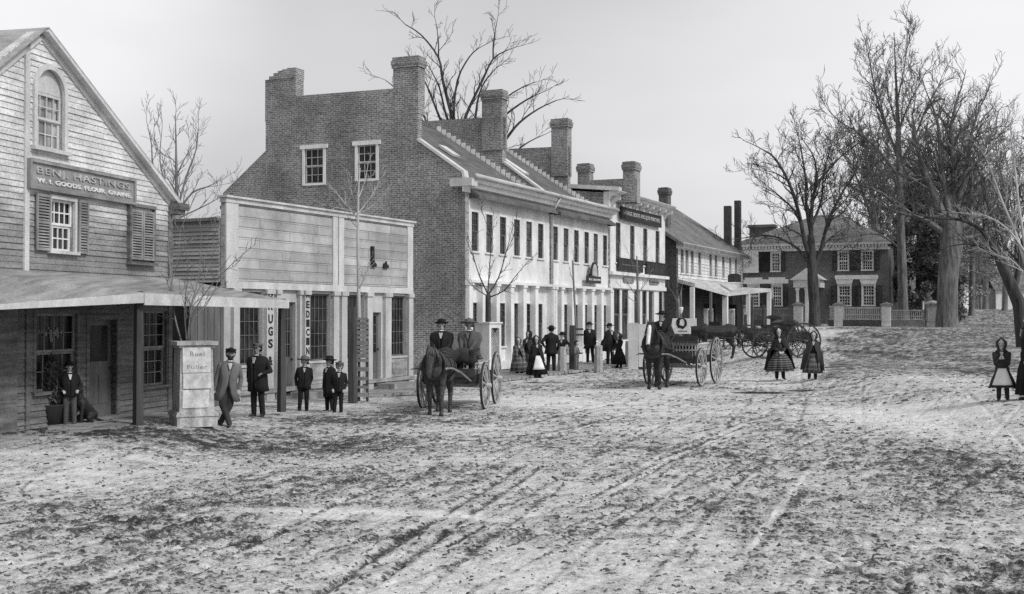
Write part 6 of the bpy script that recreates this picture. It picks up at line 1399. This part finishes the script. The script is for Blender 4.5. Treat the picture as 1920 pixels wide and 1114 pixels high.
# white bundle in the child's hands
# ============================================================ horses
def horse(pos, rz, label, hide='hideb', mane='manel', blaze=False, h=1.0, headdown=.0, step=0.1, collar=True, name='horse'):
    root = empty(name, pos, rz, label, 'horse', 'harnessed horses'); pr = []
    def a(p, r, q, t, k=0): pr.append((tuple(c*h for c in p), r*h, tuple(c*h for c in q), t*h, k))
    a((0, -.48, 1.12), .27, (0, .1, 1.08), .30); a((0, .1, 1.08), .30, (0, .62, 1.16), .275); a((0, -.62, 1.02), .22, (0, -.5, 1.25), .2); a((0, .5, 1.3), .17, (0, .7, 1.2), .18)
    ny = -1.08; nz = 1.66-headdown
    a((0, -.6, 1.22), .21, (0, ny, nz), .12); a((0, -.5, 1.36), .12, (0, ny+.02, nz+.05), .09); a((0, ny, nz+.02), .115, (0, ny-.16, nz-.12), .10); a((0, ny-.16, nz-.12), .095, (0, ny-.34, nz-.42), .062); a((0, ny-.33, nz-.42), .066, (0, ny-.35, nz-.48), .058)
    for q in (-1, 1):
        a((.06*q, ny, nz+.12), .035, (.075*q, ny-.02, nz+.24), .012); a((.085*q, ny-.12, nz-.02), .02, (.088*q, ny-.13, nz-.02), .02, 1)
        s1 = step*q
        a((.14*q, -.52, 1.0), .13, (.15*q, -.5-s1*.3, .72), .088); a((.15*q, -.5-s1*.3, .72), .082, (.15*q, -.52-s1, .42), .062); a((.15*q, -.52-s1, .42), .058, (.15*q, -.51-s1, .14), .044); a((.15*q, -.51-s1, .12), .042, (.15*q, -.54-s1, .04), .058, 2)
        s2 = -step*q
        a((.15*q, .6, 1.08), .17, (.16*q, .5+s2*.3, .78), .11); a((.16*q, .5+s2*.3, .78), .095, (.16*q, .74+s2, .5), .068); a((.16*q, .74+s2, .5), .064, (.16*q, .68+s2, .14), .046); a((.16*q, .68+s2, .12), .043, (.16*q, .64+s2, .04), .06, 2)
    flesh('body', pr, [M[hide], M['eye'], M['iron']], root, voxel=.022*h)
    t = MB(); rn = random.Random(3)
    for i in range(26):
        x = rn.uniform(-.04, .04); y = .84+rn.uniform(-.03, .03); t.tube([(x*h, (y-.03)*h, 1.24*h), (x*1.6*h, (y+.1)*h, 1.05*h), (x*2*h+rn.uniform(-.04,.04), (y+.06)*h, (.5+rn.random()*.12)*h)], [.02, .022, .006], 4)
    t.build('tail', M[mane], root, smooth=True)
    t = MB()
    for i in range(70):
        f = rn.random(); y = -.55+(ny+.55)*f; z = 1.44+(nz+.16-1.44)*f; sd_ = rn.choice((-1, 1, 1)); t.tube([(0, y*h, z*h), (sd_*.09*h, (y-.02)*h, (z-.03)*h), (sd_*(.14+rn.random()*.05)*h, (y+rn.uniform(-.05,.02))*h, (z-.22-rn.random()*.16)*h)], [.014, .02, .005], 4)
    for i in range(24): x = rn.uniform(-.07, .07); t.tube([(x*.5*h, (ny-.02)*h, (nz+.15)*h), (x*h, (ny-.13)*h, (nz+.08)*h), (x*1.2*h, (ny-.2)*h, (nz-.02-rn.random()*.05)*h)], [.014, .012, .003], 4)
    t.build('mane', M[mane], root, smooth=True)
    if blaze: 
        b = MB(); n_ = 8; vs = []
        for i in range(n_):
            f = i/(n_-1); y = ny-.09-.27*f; z = nz+.09-.47*f; wd = (.035 if i in (0,) else .055-.012*abs(f-.4))*h
            vs += [(-wd, (y-.055)*h, z*h), (0, (y-.078)*h, (z+.012)*h), (wd, (y-.055)*h, z*h)]
        b.add(vs, [(i*3+k, i*3+k+3, i*3+k+4, i*3+k+1) for i in range(n_-1) for k in (0, 1)]); o = b.build('blaze', M['blaze'], root, smooth=True); md = o.modifiers.new('t', 'SOLIDIFY'); md.thickness = .03
    if collar:
        g = MB()
        g.tube([(.25*h*math.cos(t_), (-.7+.05*math.sin(t_))*h, (1.15+.31*math.sin(t_))*h) for t_ in [k*math.pi/10 for k in range(21)]], .05*h, 8, caps=False); g.build('collar', M['leather'], root, smooth=True)
        g = MB()
        for yy, rr_ in ((-.2, .32), (.3, .325)): g.tube([(rr_*h*math.cos(t_), yy*h, (1.1+rr_*math.sin(t_))*h) for t_ in [k*math.pi/10 for k in range(21)]], .016*h, 5, caps=False)
        g.bar((.31*h, -.68*h, 1.1*h), (.33*h, .75*h, .98*h), .03, .05); g.bar((-.31*h, -.68*h, 1.1*h), (-.33*h, .75*h, .98*h), .03, .05); g.bar((0, -.55*h, 1.48*h), (0, .65*h, 1.49*h), .03, .03)
        g.build('harness', M['leather'], root)
        g = MB()
        for k_ in (.15, .6):
            cy = ny-.12-.22*k_; cz = nz-.02-.38*k_; r_ = (.118-.04*k_)*h
            g.tube([(r_*math.cos(t_), (cy+.4*r_*math.sin(t_)*.6)*h, cz*h+r_*math.sin(t_)) for t_ in [k*math.pi/6 for k in range(13)]], .009, 5, caps=False)
        g.bar((.1*h, (ny-.02)*h, (nz+.08)*h), (.08*h, (ny-.3)*h, (nz-.36)*h), .02); g.bar((-.1*h, (ny-.02)*h, (nz+.08)*h), (-.08*h, (ny-.3)*h, (nz-.36)*h), .02); g.build('bridle', M['leather'], root)
    return root
def wheel(root, x, y, r, m='wheel', n=12, out=1, w=.055):
    wd = MB(); seg = 36; pr_ = [(r-.055, -w/2), (r, -w/2), (r, w/2), (r-.055, w/2)]; vs = []
    for k in range(seg):
        a = 2*math.pi*k/seg
        for rr_, xx in pr_: vs.append((xx, rr_*math.cos(a), rr_*math.sin(a)))
    fs = [(k*4+i, k*4+(i+1) % 4, ((k+1) % seg)*4+(i+1) % 4, ((k+1) % seg)*4+i) for k in range(seg) for i in range(4)]
    wd.add(vs, fs); e = wd.build('wheel', M[m], root, fixn=True, loc=(x, y, r))
    t = MB(); vs = []
    for k in range(seg):
        a = 2*math.pi*k/seg
        for rr_, xx in ((r+.001, -w/2-.002), (r+.012, -w/2-.002), (r+.012, w/2+.002), (r+.001, w/2+.002)): vs.append((xx, rr_*math.cos(a), rr_*math.sin(a)))
    t.add(vs, fs); t.build('tyre', M['iron'], e, fixn=True)
    s_ = MB()
    for k in range(n): a = 2*math.pi*(k+.5)/n; s_.tube([(out*.03, .07*math.cos(a), .07*math.sin(a)), (0, (r-.05)*math.cos(a), (r-.05)*math.sin(a))], [.024, .016], 6)
    s_.build('spokes', M[m], e, smooth=True)
    h_ = MB().lathe([(.02,-.14),(.05,-.13),(.07,-.05),(.09,0),(.075,.06),(.055,.15),(.03,.16)], 14); h_.v = [(q[2]*out, q[0], q[1]) for q in h_.v]; h_.build('hub', M[m], e, smooth=True, fixn=True)
    return e
def wagon(pos, rz, label, S=1.0, base=1.55, sh=.12, track=1.5, rf=.52, rb_=.62, L=2.5, seatz=1.18, shaft=True, load=True, wm='wheel'):
    root = empty('farm_wagon', pos, rz, label, 'wagon', 'horse-drawn wagons in the road'); T_ = track/2
    for q in (-1, 1): wheel(root, q*T_, 0, rf, wm, 12, q); wheel(root, q*(T_+.0), base, rb_, wm, 14, q)
    b = MB(); b.bar((-T_, 0, rf), (T_, 0, rf), .07, .09); b.build('front_axle', M['wheel'], root); b = MB(); b.bar((-T_, base, rb_), (T_, base, rb_), .07, .09); b.build('rear_axle', M['wheel'], root)
    w = T_-.16; y0, y1 = -.45, base+.55; zb = rb_+.06
    b = MB()
    for i in range(6): x = -w+2*w*i/6; b.box(x+.004, x+2*w/6-.004, y0, y1, zb, zb+.03)
    b.build('bed', M['cart'], root)
    for q in (-1, 1):
        b = MB(); b.box(min(q*w, q*(w+.03)), max(q*w, q*(w+.03)), y0, y1, zb-.12, zb+sh)
        for k in range(4): y = y0+.1+(y1-y0-.2)*k/3; b.box(min(q*(w+.031), q*(w+.07)), max(q*(w+.031), q*(w+.07)), y-.03, y+.03, zb-.1, zb+sh+.02)
        b.build('side_board', M['cart'], root, fixn=True)
    MB().box(-w, w, y0-.03, y0-.001, zb-.1, zb+sh).build('end_board', M['cart'], root); MB().box(-w, w, y1+.001, y1+.03, zb-.1, zb+sh).build('end_board', M['cart'], root)
    b = MB(); b.tube([(-w+.1, 0, rf+.06), (-w+.1, 0, zb)], .03, 6); b.tube([(w-.1, 0, rf+.06), (w-.1, 0, zb)], .03, 6); b.bar((0, -.1, rf+.02), (0, base, rb_-.02), .08, .08); b.box(-.35, .35, -.1, .1, rf+.046, zb-.001)
    for q in (-1, 1): b.tube([(q*(w-.12), base-.35, rb_+.06), (q*(w-.12), base, rb_+.12), (q*(w-.12), base+.35, rb_+.06)], .025, 6)
    b.build('running_gear', M['wheel'], root)
    b = MB(); b.box(-w-.02, w+.02, .05, .5, seatz-.04, seatz); b.box(-w+.1, w-.1, .5, .54, seatz-.04, seatz+.17); b.build('seat', M['cart'], root)
    b = MB(); [b.bar((q*(w-.1), .28, zb+.03), (q*(w-.1), .28, seatz-.04), .05) for q in (-1, 1)]; b.build('seat_bracket', M['iron'], root)
    b = MB(); b.box(-w, w, -.5, -.46, zb+.05, zb+.26); b.build('dashboard', M['cart'], root)
    if shaft:
        for q in (-1, 1): b = MB(); b.tube([(q*.58, -.05, rf+.02), (q*.5, -.5, rf+.14), (q*.42, -1.2, .92*S), (q*.40, -2.1, 1.06*S), (q*.36, -2.6, 1.08*S), (q*.4, -2.75, 1.06*S)], [.03, .028, .026, .024, .022, .015], 7); b.build('shaft', M['cartl'], root, smooth=True)
        b = MB(); b.bar((-.5, -.35, rf+.12), (.5, -.35, rf+.12), .06, .05); b.build('crossbar', M['wheel'], root)
    return root
def crate(pos, rz, label, w=.9, d=.7, h=.42, bot=None):
    e = empty('slatted_crate', pos, rz, label, 'crate', 'slatted crates on the wagons')
    for ax in (0, 1):
        for q in (-1, 1):
            b = MB(); L_ = (w, d)[ax]; O = (d, w)[ax]/2*q; n_ = int(L_/.1)
            for i in range(n_):
                c = -L_/2+L_*(i+.5)/n_
                (b.box(c-.022, c+.022, O-.012, O+.012, 0, h) if ax == 0 else b.box(O-.012, O+.012, c-.022, c+.022, 0, h))
            for z in (.02, h/2, h-.05):
                off = .013*q
                (b.box(-L_/2, L_/2, min(O+off, O+off*2.2), max(O+off, O+off*2.2), z, z+.04) if ax == 0 else b.box(min(O+off, O+off*2.2), max(O+off, O+off*2.2), -L_/2, L_/2, z, z+.04))
            b.build('slatted_side', M['slat'], e, fixn=True)
    MB().box(-w/2+.03, w/2-.03, -d/2+.03, d/2-.03, .01, h*.8).build('contents', M['dark'], e); return e
def seated(wag, x, y, z, face, h, label, **k):
    p = Vector((x, y, z)); p.rotate(Matrix.Rotation(wag.rotation_euler.z, 3, 'Z')); p = p+Vector(wag.location); s = h/1.75
    # seat surface meets the underside of the pelvis
    p.z -= (.93-.48-.115)*s; return person(p, math.degrees(wag.rotation_euler.z)+face, h, label, legs='sit', **k)
# wagon 1
w1r = R(-9); w1 = wagon((-1.42, 29.6, gzf(-1.4, 29.6)+.02), w1r, 'light wagon carrying two men, coming towards the camera behind the shaggy horse', base=1.6, track=1.55, rf=.56, rb_=.66, seatz=1.22)
def wl(wg, x, y, z=0): p = Vector((x, y, z)); p.rotate(Matrix.Rotation(wg.rotation_euler.z, 3, 'Z')); return p+Vector(wg.location)
hp = wl(w1, .0, -1.65); horse((hp.x, hp.y, w1.location.z-.02), w1r+R(3), 'shaggy brown horse with lowered head pulling the wagon with two men', headdown=.24, h=1.0)
seated(w1, -.36, .25, 1.22, 0, 1.76, 'driver in black coat and round hat, left on the two-man wagon seat', hatk='bowler', coat=('cloth_black', .7, .25, (.3, .1)), pose=dict(lh=(.12, -.38, 1.02), rh=(-.14, -.36, 1.0)), fat=1.32)
seated(w1, .36, .25, 1.22, 5, 1.78, 'man in grey work coat holding the reins, right on the two-man wagon seat', hatk='wide', hatm='feltg', skin='skind', top='cloth_mid', coat=('cloth_mid', .7, .26, (.5, .2)), shirt='cloth_grey', pose=dict(lh=(.1, -.4, 1.0), rh=(-.1, -.42, 1.0), grip=.9), fat=1.32)
b = MB(); b.tube([wl(w1, .25, -.1, 1.38)-Vector(w1.location), wl(w1, .2, -.8, 1.22)-Vector(w1.location), wl(w1, .2, -2.3, 1.38)-Vector(w1.location)], .012, 5); o = b.build('reins', M['leather'], None, loc=w1.location); tag(o, 'leather reins running from the grey-coated man to the shaggy horse', 'reins')
bp_ = wl(w1, -.0, -.06, .98); lr = empty('lap_robe', wl(w1, 0, 0, 0), w1r, 'dark heavy robe hanging over the knees of the two men on the wagon', 'blanket')
rb1 = MB(); vs = []; nn = 22
for i, (yy, zz_) in enumerate(((.1, 1.47), (-.08, 1.49), (-.22, 1.47), (-.28, 1.38), (-.3, 1.28), (-.31, 1.18))):
    for k in range(nn): x = -.62+1.24*k/(nn-1); vs.append((x, yy+.03*math.sin(k*1.3+i), zz_-.05+.035*math.cos(k*.85)+(-.05 if i == 5 and k % 3 else 0)))
rb1.add(vs, [(i*nn+k, i*nn+k+1, (i+1)*nn+k+1, (i+1)*nn+k) for i in range(5) for k in range(nn-1)]); o = rb1.build('robe_cloth', M['cloth_dark'], lr, smooth=True); md = o.modifiers.new('t', 'SOLIDIFY'); md.thickness = .02
p = wl(w1, .0, .85, .8); crate((p.x, p.y, w1.location.z+.755), w1r, 'pale slatted crate on the bed of the wagon with two men', w=1.16, d=1.5, h=.36)
# wagon 2
w2_r = R(-24); w2w = wagon((5.3, 39.4, gzf(5.3, 39.4)+.02), w2_r, 'larger wagon with a single driver behind the white-blazed horse', base=1.9, track=1.75, rf=.6, rb_=.76, seatz=1.4)
hp = wl(w2w, -.05, -1.75); horse((hp.x, hp.y, w2w.location.z-.02), w2_r+R(8), 'black horse with a long white blaze pulling the larger wagon', hide='hide', mane='mane', blaze=True, h=1.2, headdown=.1)
seated(w2w, -.5, .25, 1.4, 8, 1.85, 'driver in black coat and wide-brimmed hat alone on the larger wagon', hatk='wide', coat=('cloth_black', .7, .26, (.25, .1)), pose=dict(lh=(.2, -.4, 1.02), rh=(-.1, -.42, 1.02), grip=.9), fat=1.2)
p = wl(w2w, .0, 1.15, 0); crate((p.x, p.y, w2w.location.z+.855), w2_r, 'long slatted crate in the larger wagon behind its driver', w=1.36, d=1.9, h=.5)
b = MB(); b.tube([wl(w2w, .0, -.1, 1.56)-Vector(w2w.location), wl(w2w, .1, -1.0, 1.35)-Vector(w2w.location), wl(w2w, .12, -2.4, 1.5)-Vector(w2w.location)], .012, 5); o = b.build('reins', M['leather'], None, loc=w2w.location); tag(o, 'leather reins running from the lone driver to the white-blazed horse', 'reins')
# carriages parked beyond, side on
def buggy(pos, rz, label, rf=.52, rb_=.75, base=2.2, hood=True):
    root = empty('carriage', pos, rz, label, 'carriage', 'carriages parked by the inn'); T_ = .68
    for q in (-1, 1): wheel(root, q*T_, 0, rf, 'wheeld', 12, q, .04); wheel(root, q*T_, base, rb_, 'wheeld', 14, q, .04)
    b = MB(); b.bar((-T_, 0, rf), (T_, 0, rf), .05); b.bar((-T_, base, rb_), (T_, base, rb_), .05); b.bar((0, 0, rf), (0, base, rb_), .05); b.build('running_gear', M['iron'], root)
    b = MB().prism([(-.45, .78), (-.5, 1.15), (.1, 1.02), (.55, 1.0), (base*.5, 1.05), (base+.35, 1.2), (base+.45, .85), (base*.5, .7), (.3, .7)], -.45, .45); b.v = [(p_[1], p_[0], p_[2]) for p_ in b.v]; b.build('body', M['cart'], root, fixn=True)
    b = MB(); b.box(-.44, .44, base*.35, base*.62, 1.05, 1.2); b.box(-.44, .44, base*.6, base*.66, 1.2, 1.6); b.build('seat', M['leather'], root)
    if hood:
        vs = []; nn = 12
        for x in (-.5, .5):
            for k in range(nn): t_ = math.pi*(.25+.62*k/(nn-1)); vs.append((x, base*.62-math.cos(t_)*.55, 1.2+math.sin(t_)*.5))
        b = MB().add(vs, [(k, k+1, k+1+nn, k+nn) for k in range(nn-1)]+[tuple(range(nn)), tuple(range(nn, 2*nn))[::-1]]); b.build('folding_top', M['leather'], root)
    for q in (-1, 1): b = MB(); b.tube([(q*.4, 0, rf+.1), (q*.38, -.9, .85), (q*.35, -2.3, .98)], .025, 6); b.build('shaft', M['wheeld'], root, smooth=True)
    return root
cg = ground_at(1425, 672); bz_ = R(-82); buggy((cg.x, cg.y, cg.z), bz_, 'dark carriage with folded top parked side on beyond the two girls', rf=.6, rb_=.78, base=1.75)
hq = Vector((cg.x-1.95, cg.y-.25, cg.z)); horse(hq, R(-86), 'dark horse standing side on before the parked carriage', hide='hide', mane='mane', h=1.05, headdown=.5, step=.05, collar=False)
cg2 = ground_at(1338, 664); buggy((cg2.x-.4, cg2.y+1.5, cg2.z), R(-60), 'second dark carriage mostly hidden behind the larger wagon', rf=.5, rb_=.62, base=1.5, hood=False)
cg3 = ground_at(1440, 655); buggy((cg3.x-.3, cg3.y+3.5, cg3.z), R(-95), 'high dark carriage waiting by the fence behind the girls', rf=.6, rb_=.75, base=2.0)
# ============================================================ street furniture
# poster-covered tree box
g = ground_at(362, 798); tb = empty('tree_box', g, R(27), 'tall tapered white box with peeling posters around a young tree, by the canopy', 'tree guard')
s_ = FPX/g.y; Ht = (798-640)/s_; wt = 62/s_/2; wbm = 74/s_/2
b = MB(); vs = []
for z, ww in ((0, wbm), (.28, wbm), (.29, wt*1.04), (Ht-.12, wt*.94)): vs += [(-ww, -ww, z), (ww, -ww, z), (ww, ww, z), (-ww, ww, z)]
b.add(vs, [(i*4+k, i*4+(k+1) % 4, i*4+4+(k+1) % 4, i*4+4+k) for i in range(3) for k in range(4)]); b.build('box', M['guard'], tb, fixn=True)
b = MB(); b.box(-wt-.02, wt+.02, -wt-.02, wt+.02, Ht-.12, Ht-.07); b.box(-wt-.07, wt+.07, -wt-.07, wt+.07, Ht-.07, Ht); b.build('moulding', M['guard'], tb); MB().box(-wbm-.02, wbm+.02, -wbm-.02, wbm+.02, .2, .25).build('moulding', M['guard'], tb)
for (z0_, z1_, x0_, x1_, y_) in ((1.02, 1.5, -.86, .8, 0), (.72, 1.01, -.82, .84, .0), (.36, .7, -.86, .72, 0)):
    b = MB(); b.box(x0_*wt, x1_*wt, -wt*1.04-.012, -wt*1.04-.009, z0_, z1_); po = b.build('poster', M['paper'], tb)
for s0, z0_, z1_, q_ in (('Ruel', 1.33, 1.42, .42), ('Fuller', 1.09, 1.17, .6)): text(tb, s0, -q_*wt, q_*wt, z0_, z1_, -wt*1.04-.013, 'shut', ext=.002, bold=.0)
# latticed white box
g = ground_at(915, 717); lb = empty('tree_box', g, R(-38), 'white box with a diamond lattice panel around the fanning young tree', 'tree guard'); Ht = 2.0
w_ = .32; b = MB()
b.box(-w_, w_, -w_, -w_+.03, 0, Ht); b.box(-w_, -w_+.03, -w_+.031, w_, 0, Ht)
b.box(w_-.03, w_, -w_+.031, -w_+.10, 0, Ht); b.box(w_-.03, w_, w_-.1, w_, 0, Ht); b.box(w_-.029, w_-.001, -w_+.1, w_-.1, 0, .25); b.box(w_-.029, w_-.001, -w_+.1, w_-.1, Ht-.15, Ht); b.box(-w_+.031, w_-.031, w_-.03, w_, 0, Ht); b.build('boards', M['white'], lb)
b = MB(); b.box(-w_-.04, w_+.04, -w_-.04, w_+.04, Ht+.001, Ht+.05); b.build('top_moulding', M['whitetrim'], lb)
b = MB(); rr = random.Random(1)
for k in range(-6, 24):
    for sg in (1, -1):
        za = .25+k*.09; pts = []
        a_ = Vector((w_-.02+.008*sg, -w_+.1, za if sg > 0 else za)); c_ = Vector((w_-.02+.008*sg, w_-.1, za+.9*sg*.5*1.0))
        if min(a_.z, c_.z) > .2 and max(a_.z, c_.z) < Ht-.1: b.bar(a_, c_, .016, .03)
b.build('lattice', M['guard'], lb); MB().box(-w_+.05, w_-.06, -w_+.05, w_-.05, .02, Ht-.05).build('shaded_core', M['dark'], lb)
# slatted guard around the second sapling with its dark post
g = ground_at(676, 752); sg_ = empty('tree_guard', g, R(-10), 'rough slatted guard nailed around the pale whorled tree', 'tree guard'); s_ = FPX/g.y; w_ = 18/s_; top_ = (752-598)/s_
b = MB(); rr = random.Random(6); z = .12
while z < top_: hh_ = rr.uniform(.07, .13); b.box(-w_+rr.uniform(-.02,.02), w_+rr.uniform(-.02,.02), -.2, -.17, z, z+hh_); z += hh_+(rr.uniform(.015, .04) if z > .85 else rr.uniform(.09, .16))
b.build('slats', M['shut'], sg_)
for x in (-w_*.9, 0, w_*.9): b = MB(); b.box(x-.03, x+.03, -.169, -.12, 0, top_); b.build('upright', M['post'], sg_)
def post(px, yt, yb, w, label, m='post', cat='post', name='hitching_post', n=4, group=None, Y=None, rough=True):
    g = ground_at(px, yb) if Y is None else at(px, yb, Y); g.z = gzf(g.x, g.y); h = at(px, yt, g.y).z-g.z; e = empty(name, g, R(20), label, cat, group)
    b = MB(); rn_ = random.Random(int(px)); K = 6; b.tube([(rn_.uniform(-.01,.01), 0, -.2 if i == 0 else h*i/K) for i in range(K+1)], [w*(1.08-.16*i/K) for i in range(K+1)], 8 if m == 'stone' else 6); b.build('shaft', M[m], e); return e, h
post(661, 575, 757, .12, 'thick dark wooden post beside the slatted tree guard')
post(1054, 650, 700, .19, 'rough granite post with a boy leaning over it', 'stone', name='granite_post', group='granite posts at the kerb')
post(1122, 648, 698, .18, 'rough granite post standing alone before the doorway', 'stone', name='granite_post', group='granite posts at the kerb')
post(1180, 640, 688, .2, 'rough granite post against the tall white box', 'stone', name='granite_post', group='granite posts at the kerb')
e, h_ = post(1074, 610, 697, .14, 'dark square post with two short cross slats, by the small grey boy')
b = MB(); [b.box(.1, .45, -.03, .03, h_*z-.05, h_*z+.03) for z in (.8, .92)]; b.build('cross_slat', M['dark'], e)
g = ground_at(1200, 692); wb_ = empty('tree_box', g, R(-20), 'tall plain white box standing left of the blazed horse', 'tree guard'); b = MB(); b.box(-.42, -.01, -.3, -.26, 0, 1.95); b.box(.01, .42, -.28, -.24, .1, 1.9); b.box(-.42, .42, .2, .24, 0, 1.9); b.box(-.42, -.38, -.259, .199, 0, 1.9); b.box(.38, .42, -.239, .199, 0, 1.85); b.build('boards', M['white'], wb_)
for q, px in enumerate((1398, 1410, 1432, 1449)):
    post(px, (590, 560, 572, 560)[q], 640, .09, ('short dark post beside the white fence post', 'tall dark post behind the side-on carriage', 'slim dark post behind the carriage top', 'dark post just left of the striped-skirt girl')[q], Y=68+q)
# poster board with a portrait-like picture
g = at(1280, 660, 52); g.z = gzf(g.x, g.y); pbd = empty('poster_board', g, R(-25), 'white picture board with a dark oval drawing behind the wagon driver', 'sign')
z0_ = at(1277, 626, 52).z-g.z; z1_ = at(1277, 597, 52).z-g.z; z2_ = at(1277, 611, 52).z-g.z
b = MB(); b.prism([(-.35, z0_), (.35, z0_), (.35, z2_), (.6, z2_), (.6, z1_), (-.45, z1_), (-.5, z2_)], 0, .05); b.build('board', M['linen'], pbd, fixn=True)
b = MB(); rn_ = random.Random(8); b.prism([(-.05+.27*math.cos(t)*rn_.uniform(.85, 1.1), z2_+.12+.25*math.sin(t)*rn_.uniform(.85, 1.1)) for t in [k*.45 for k in range(14)]], -.012, -.002, holes=[[(-.02+.13*math.cos(-t)*rn_.uniform(.7, 1.2), z2_+.14+.17*math.sin(-t)*rn_.uniform(.8, 1.1)) for t in [k*.63 for k in range(10)]]]); b.box(-.2, .2, -.012, -.001, z0_+.1, z0_+.13); b.build('oval_drawing', M['lettd'], pbd)
b = MB(); b.box(-.3, -.22, .051, .12, 0, z1_); b.box(.22, .3, .051, .12, 0, z1_); b.build('leg', M['post'], pbd)
g = at(1277, 600, 57.5); bs = empty('hanging_shop_sign', g, R(-20), 'small pale urn-shaped sign hanging at the corner of the dark brick wall', 'sign')
z = at(1278, 580, 57.5).z-g.z; b = MB().lathe([(.02, z-.22), (.05, z-.18), (.09, z-.05), (.11, z+.06), (.09, z+.1), (.03, z+.11)], 14); b.build('urn', M['linen'], bs, smooth=True); b = MB(); b.tube([(0, 0, z-.5), (0, 0, z-.38)], .02, 6); b.box(-.18, .18, -.1, .1, z-.62, z-.5); b.build('bracket', M['linen'], bs)
MB().box(-.03, .03, .0, .06, -(g.z-gzf(g.x, g.y)), z+.9).build('post', M['barkp'], bs)
# dog and potted evergreen by the store
def dog(pos, rz, label):
    root = empty('dog', pos, rz, label, 'dog'); pr = []
    def a(p, r, q, t, k=0): pr.append((p, r, q, t, k))
    a((0, -.12, .42), .12, (0, .12, .2), .13); a((0, -.14, .48), .09, (0, -.18, .62), .07); a((0, -.18, .66), .085, (0, -.22, .66), .075); a((0, -.26, .64), .05, (0, -.34, .61), .032)
    for q in (-1, 1):
        a((.05*q, -.16, .72), .03, (.06*q, -.15, .82), .01); a((.07*q, -.16, .4), .05, (.07*q, -.2, .2), .035); a((.07*q, -.2, .2), .032, (.07*q, -.2, .04), .028); a((.07*q, -.2, .03), .03, (.07*q, -.26, .025), .025)
        a((.09*q, .12, .18), .09, (.11*q, -.04, .14), .05); a((.11*q, -.04, .12), .04, (.11*q, .06, .035), .03); a((.11*q, .06, .03), .028, (.11*q, -.04, .025), .025); a((.035*q, -.275, .69), .012, (.035*q, -.28, .69), .011, 1)
    a((0, .22, .12), .035, (.12, .36, .04), .02); flesh('body', pr, [M['hide'], M['eye']], root, voxel=.016); return root
g = ground_at(160, 796); dog(g, R(-20), 'black prick-eared dog sitting by the store door')
g = ground_at(93, 800); ps = empty('potted_shrub', g, 0, 'dark bushy shrub in a tub under the store window', 'plant'); MB().lathe([(.22,0),(.3,.4),(.32,.42),(.28,.42),(.26,.36),(.01,.34)], 16).build('tub', M['dark'], ps, smooth=True)
rn = np.random.default_rng(5); n = 2600; d = rn.normal(size=(n, 3)); d /= np.linalg.norm(d, axis=1)[:, None]; c = d*rn.uniform(.2, 1, n)[:, None]**.5*np.array([.33, .3, .5]); c[:, 0:2] *= (1-.6*(c[:, 2:3]+.5)/1.1); c[:, 2] += .82
a_ = rn.normal(size=(n, 3))*.035; b_ = np.cross(a_, rn.normal(size=(n, 3))*.5); v = np.stack([c-a_, c+b_, c+a_, c-b_], 1).reshape(-1, 3); me = bpy.data.meshes.new('foliage'); me.from_pydata(v.tolist(), [], np.arange(n*4).reshape(-1, 4).tolist()); me.materials.append(M['everg']); o = bpy.data.objects.new('foliage', me); C.objects.link(o); o.parent = ps
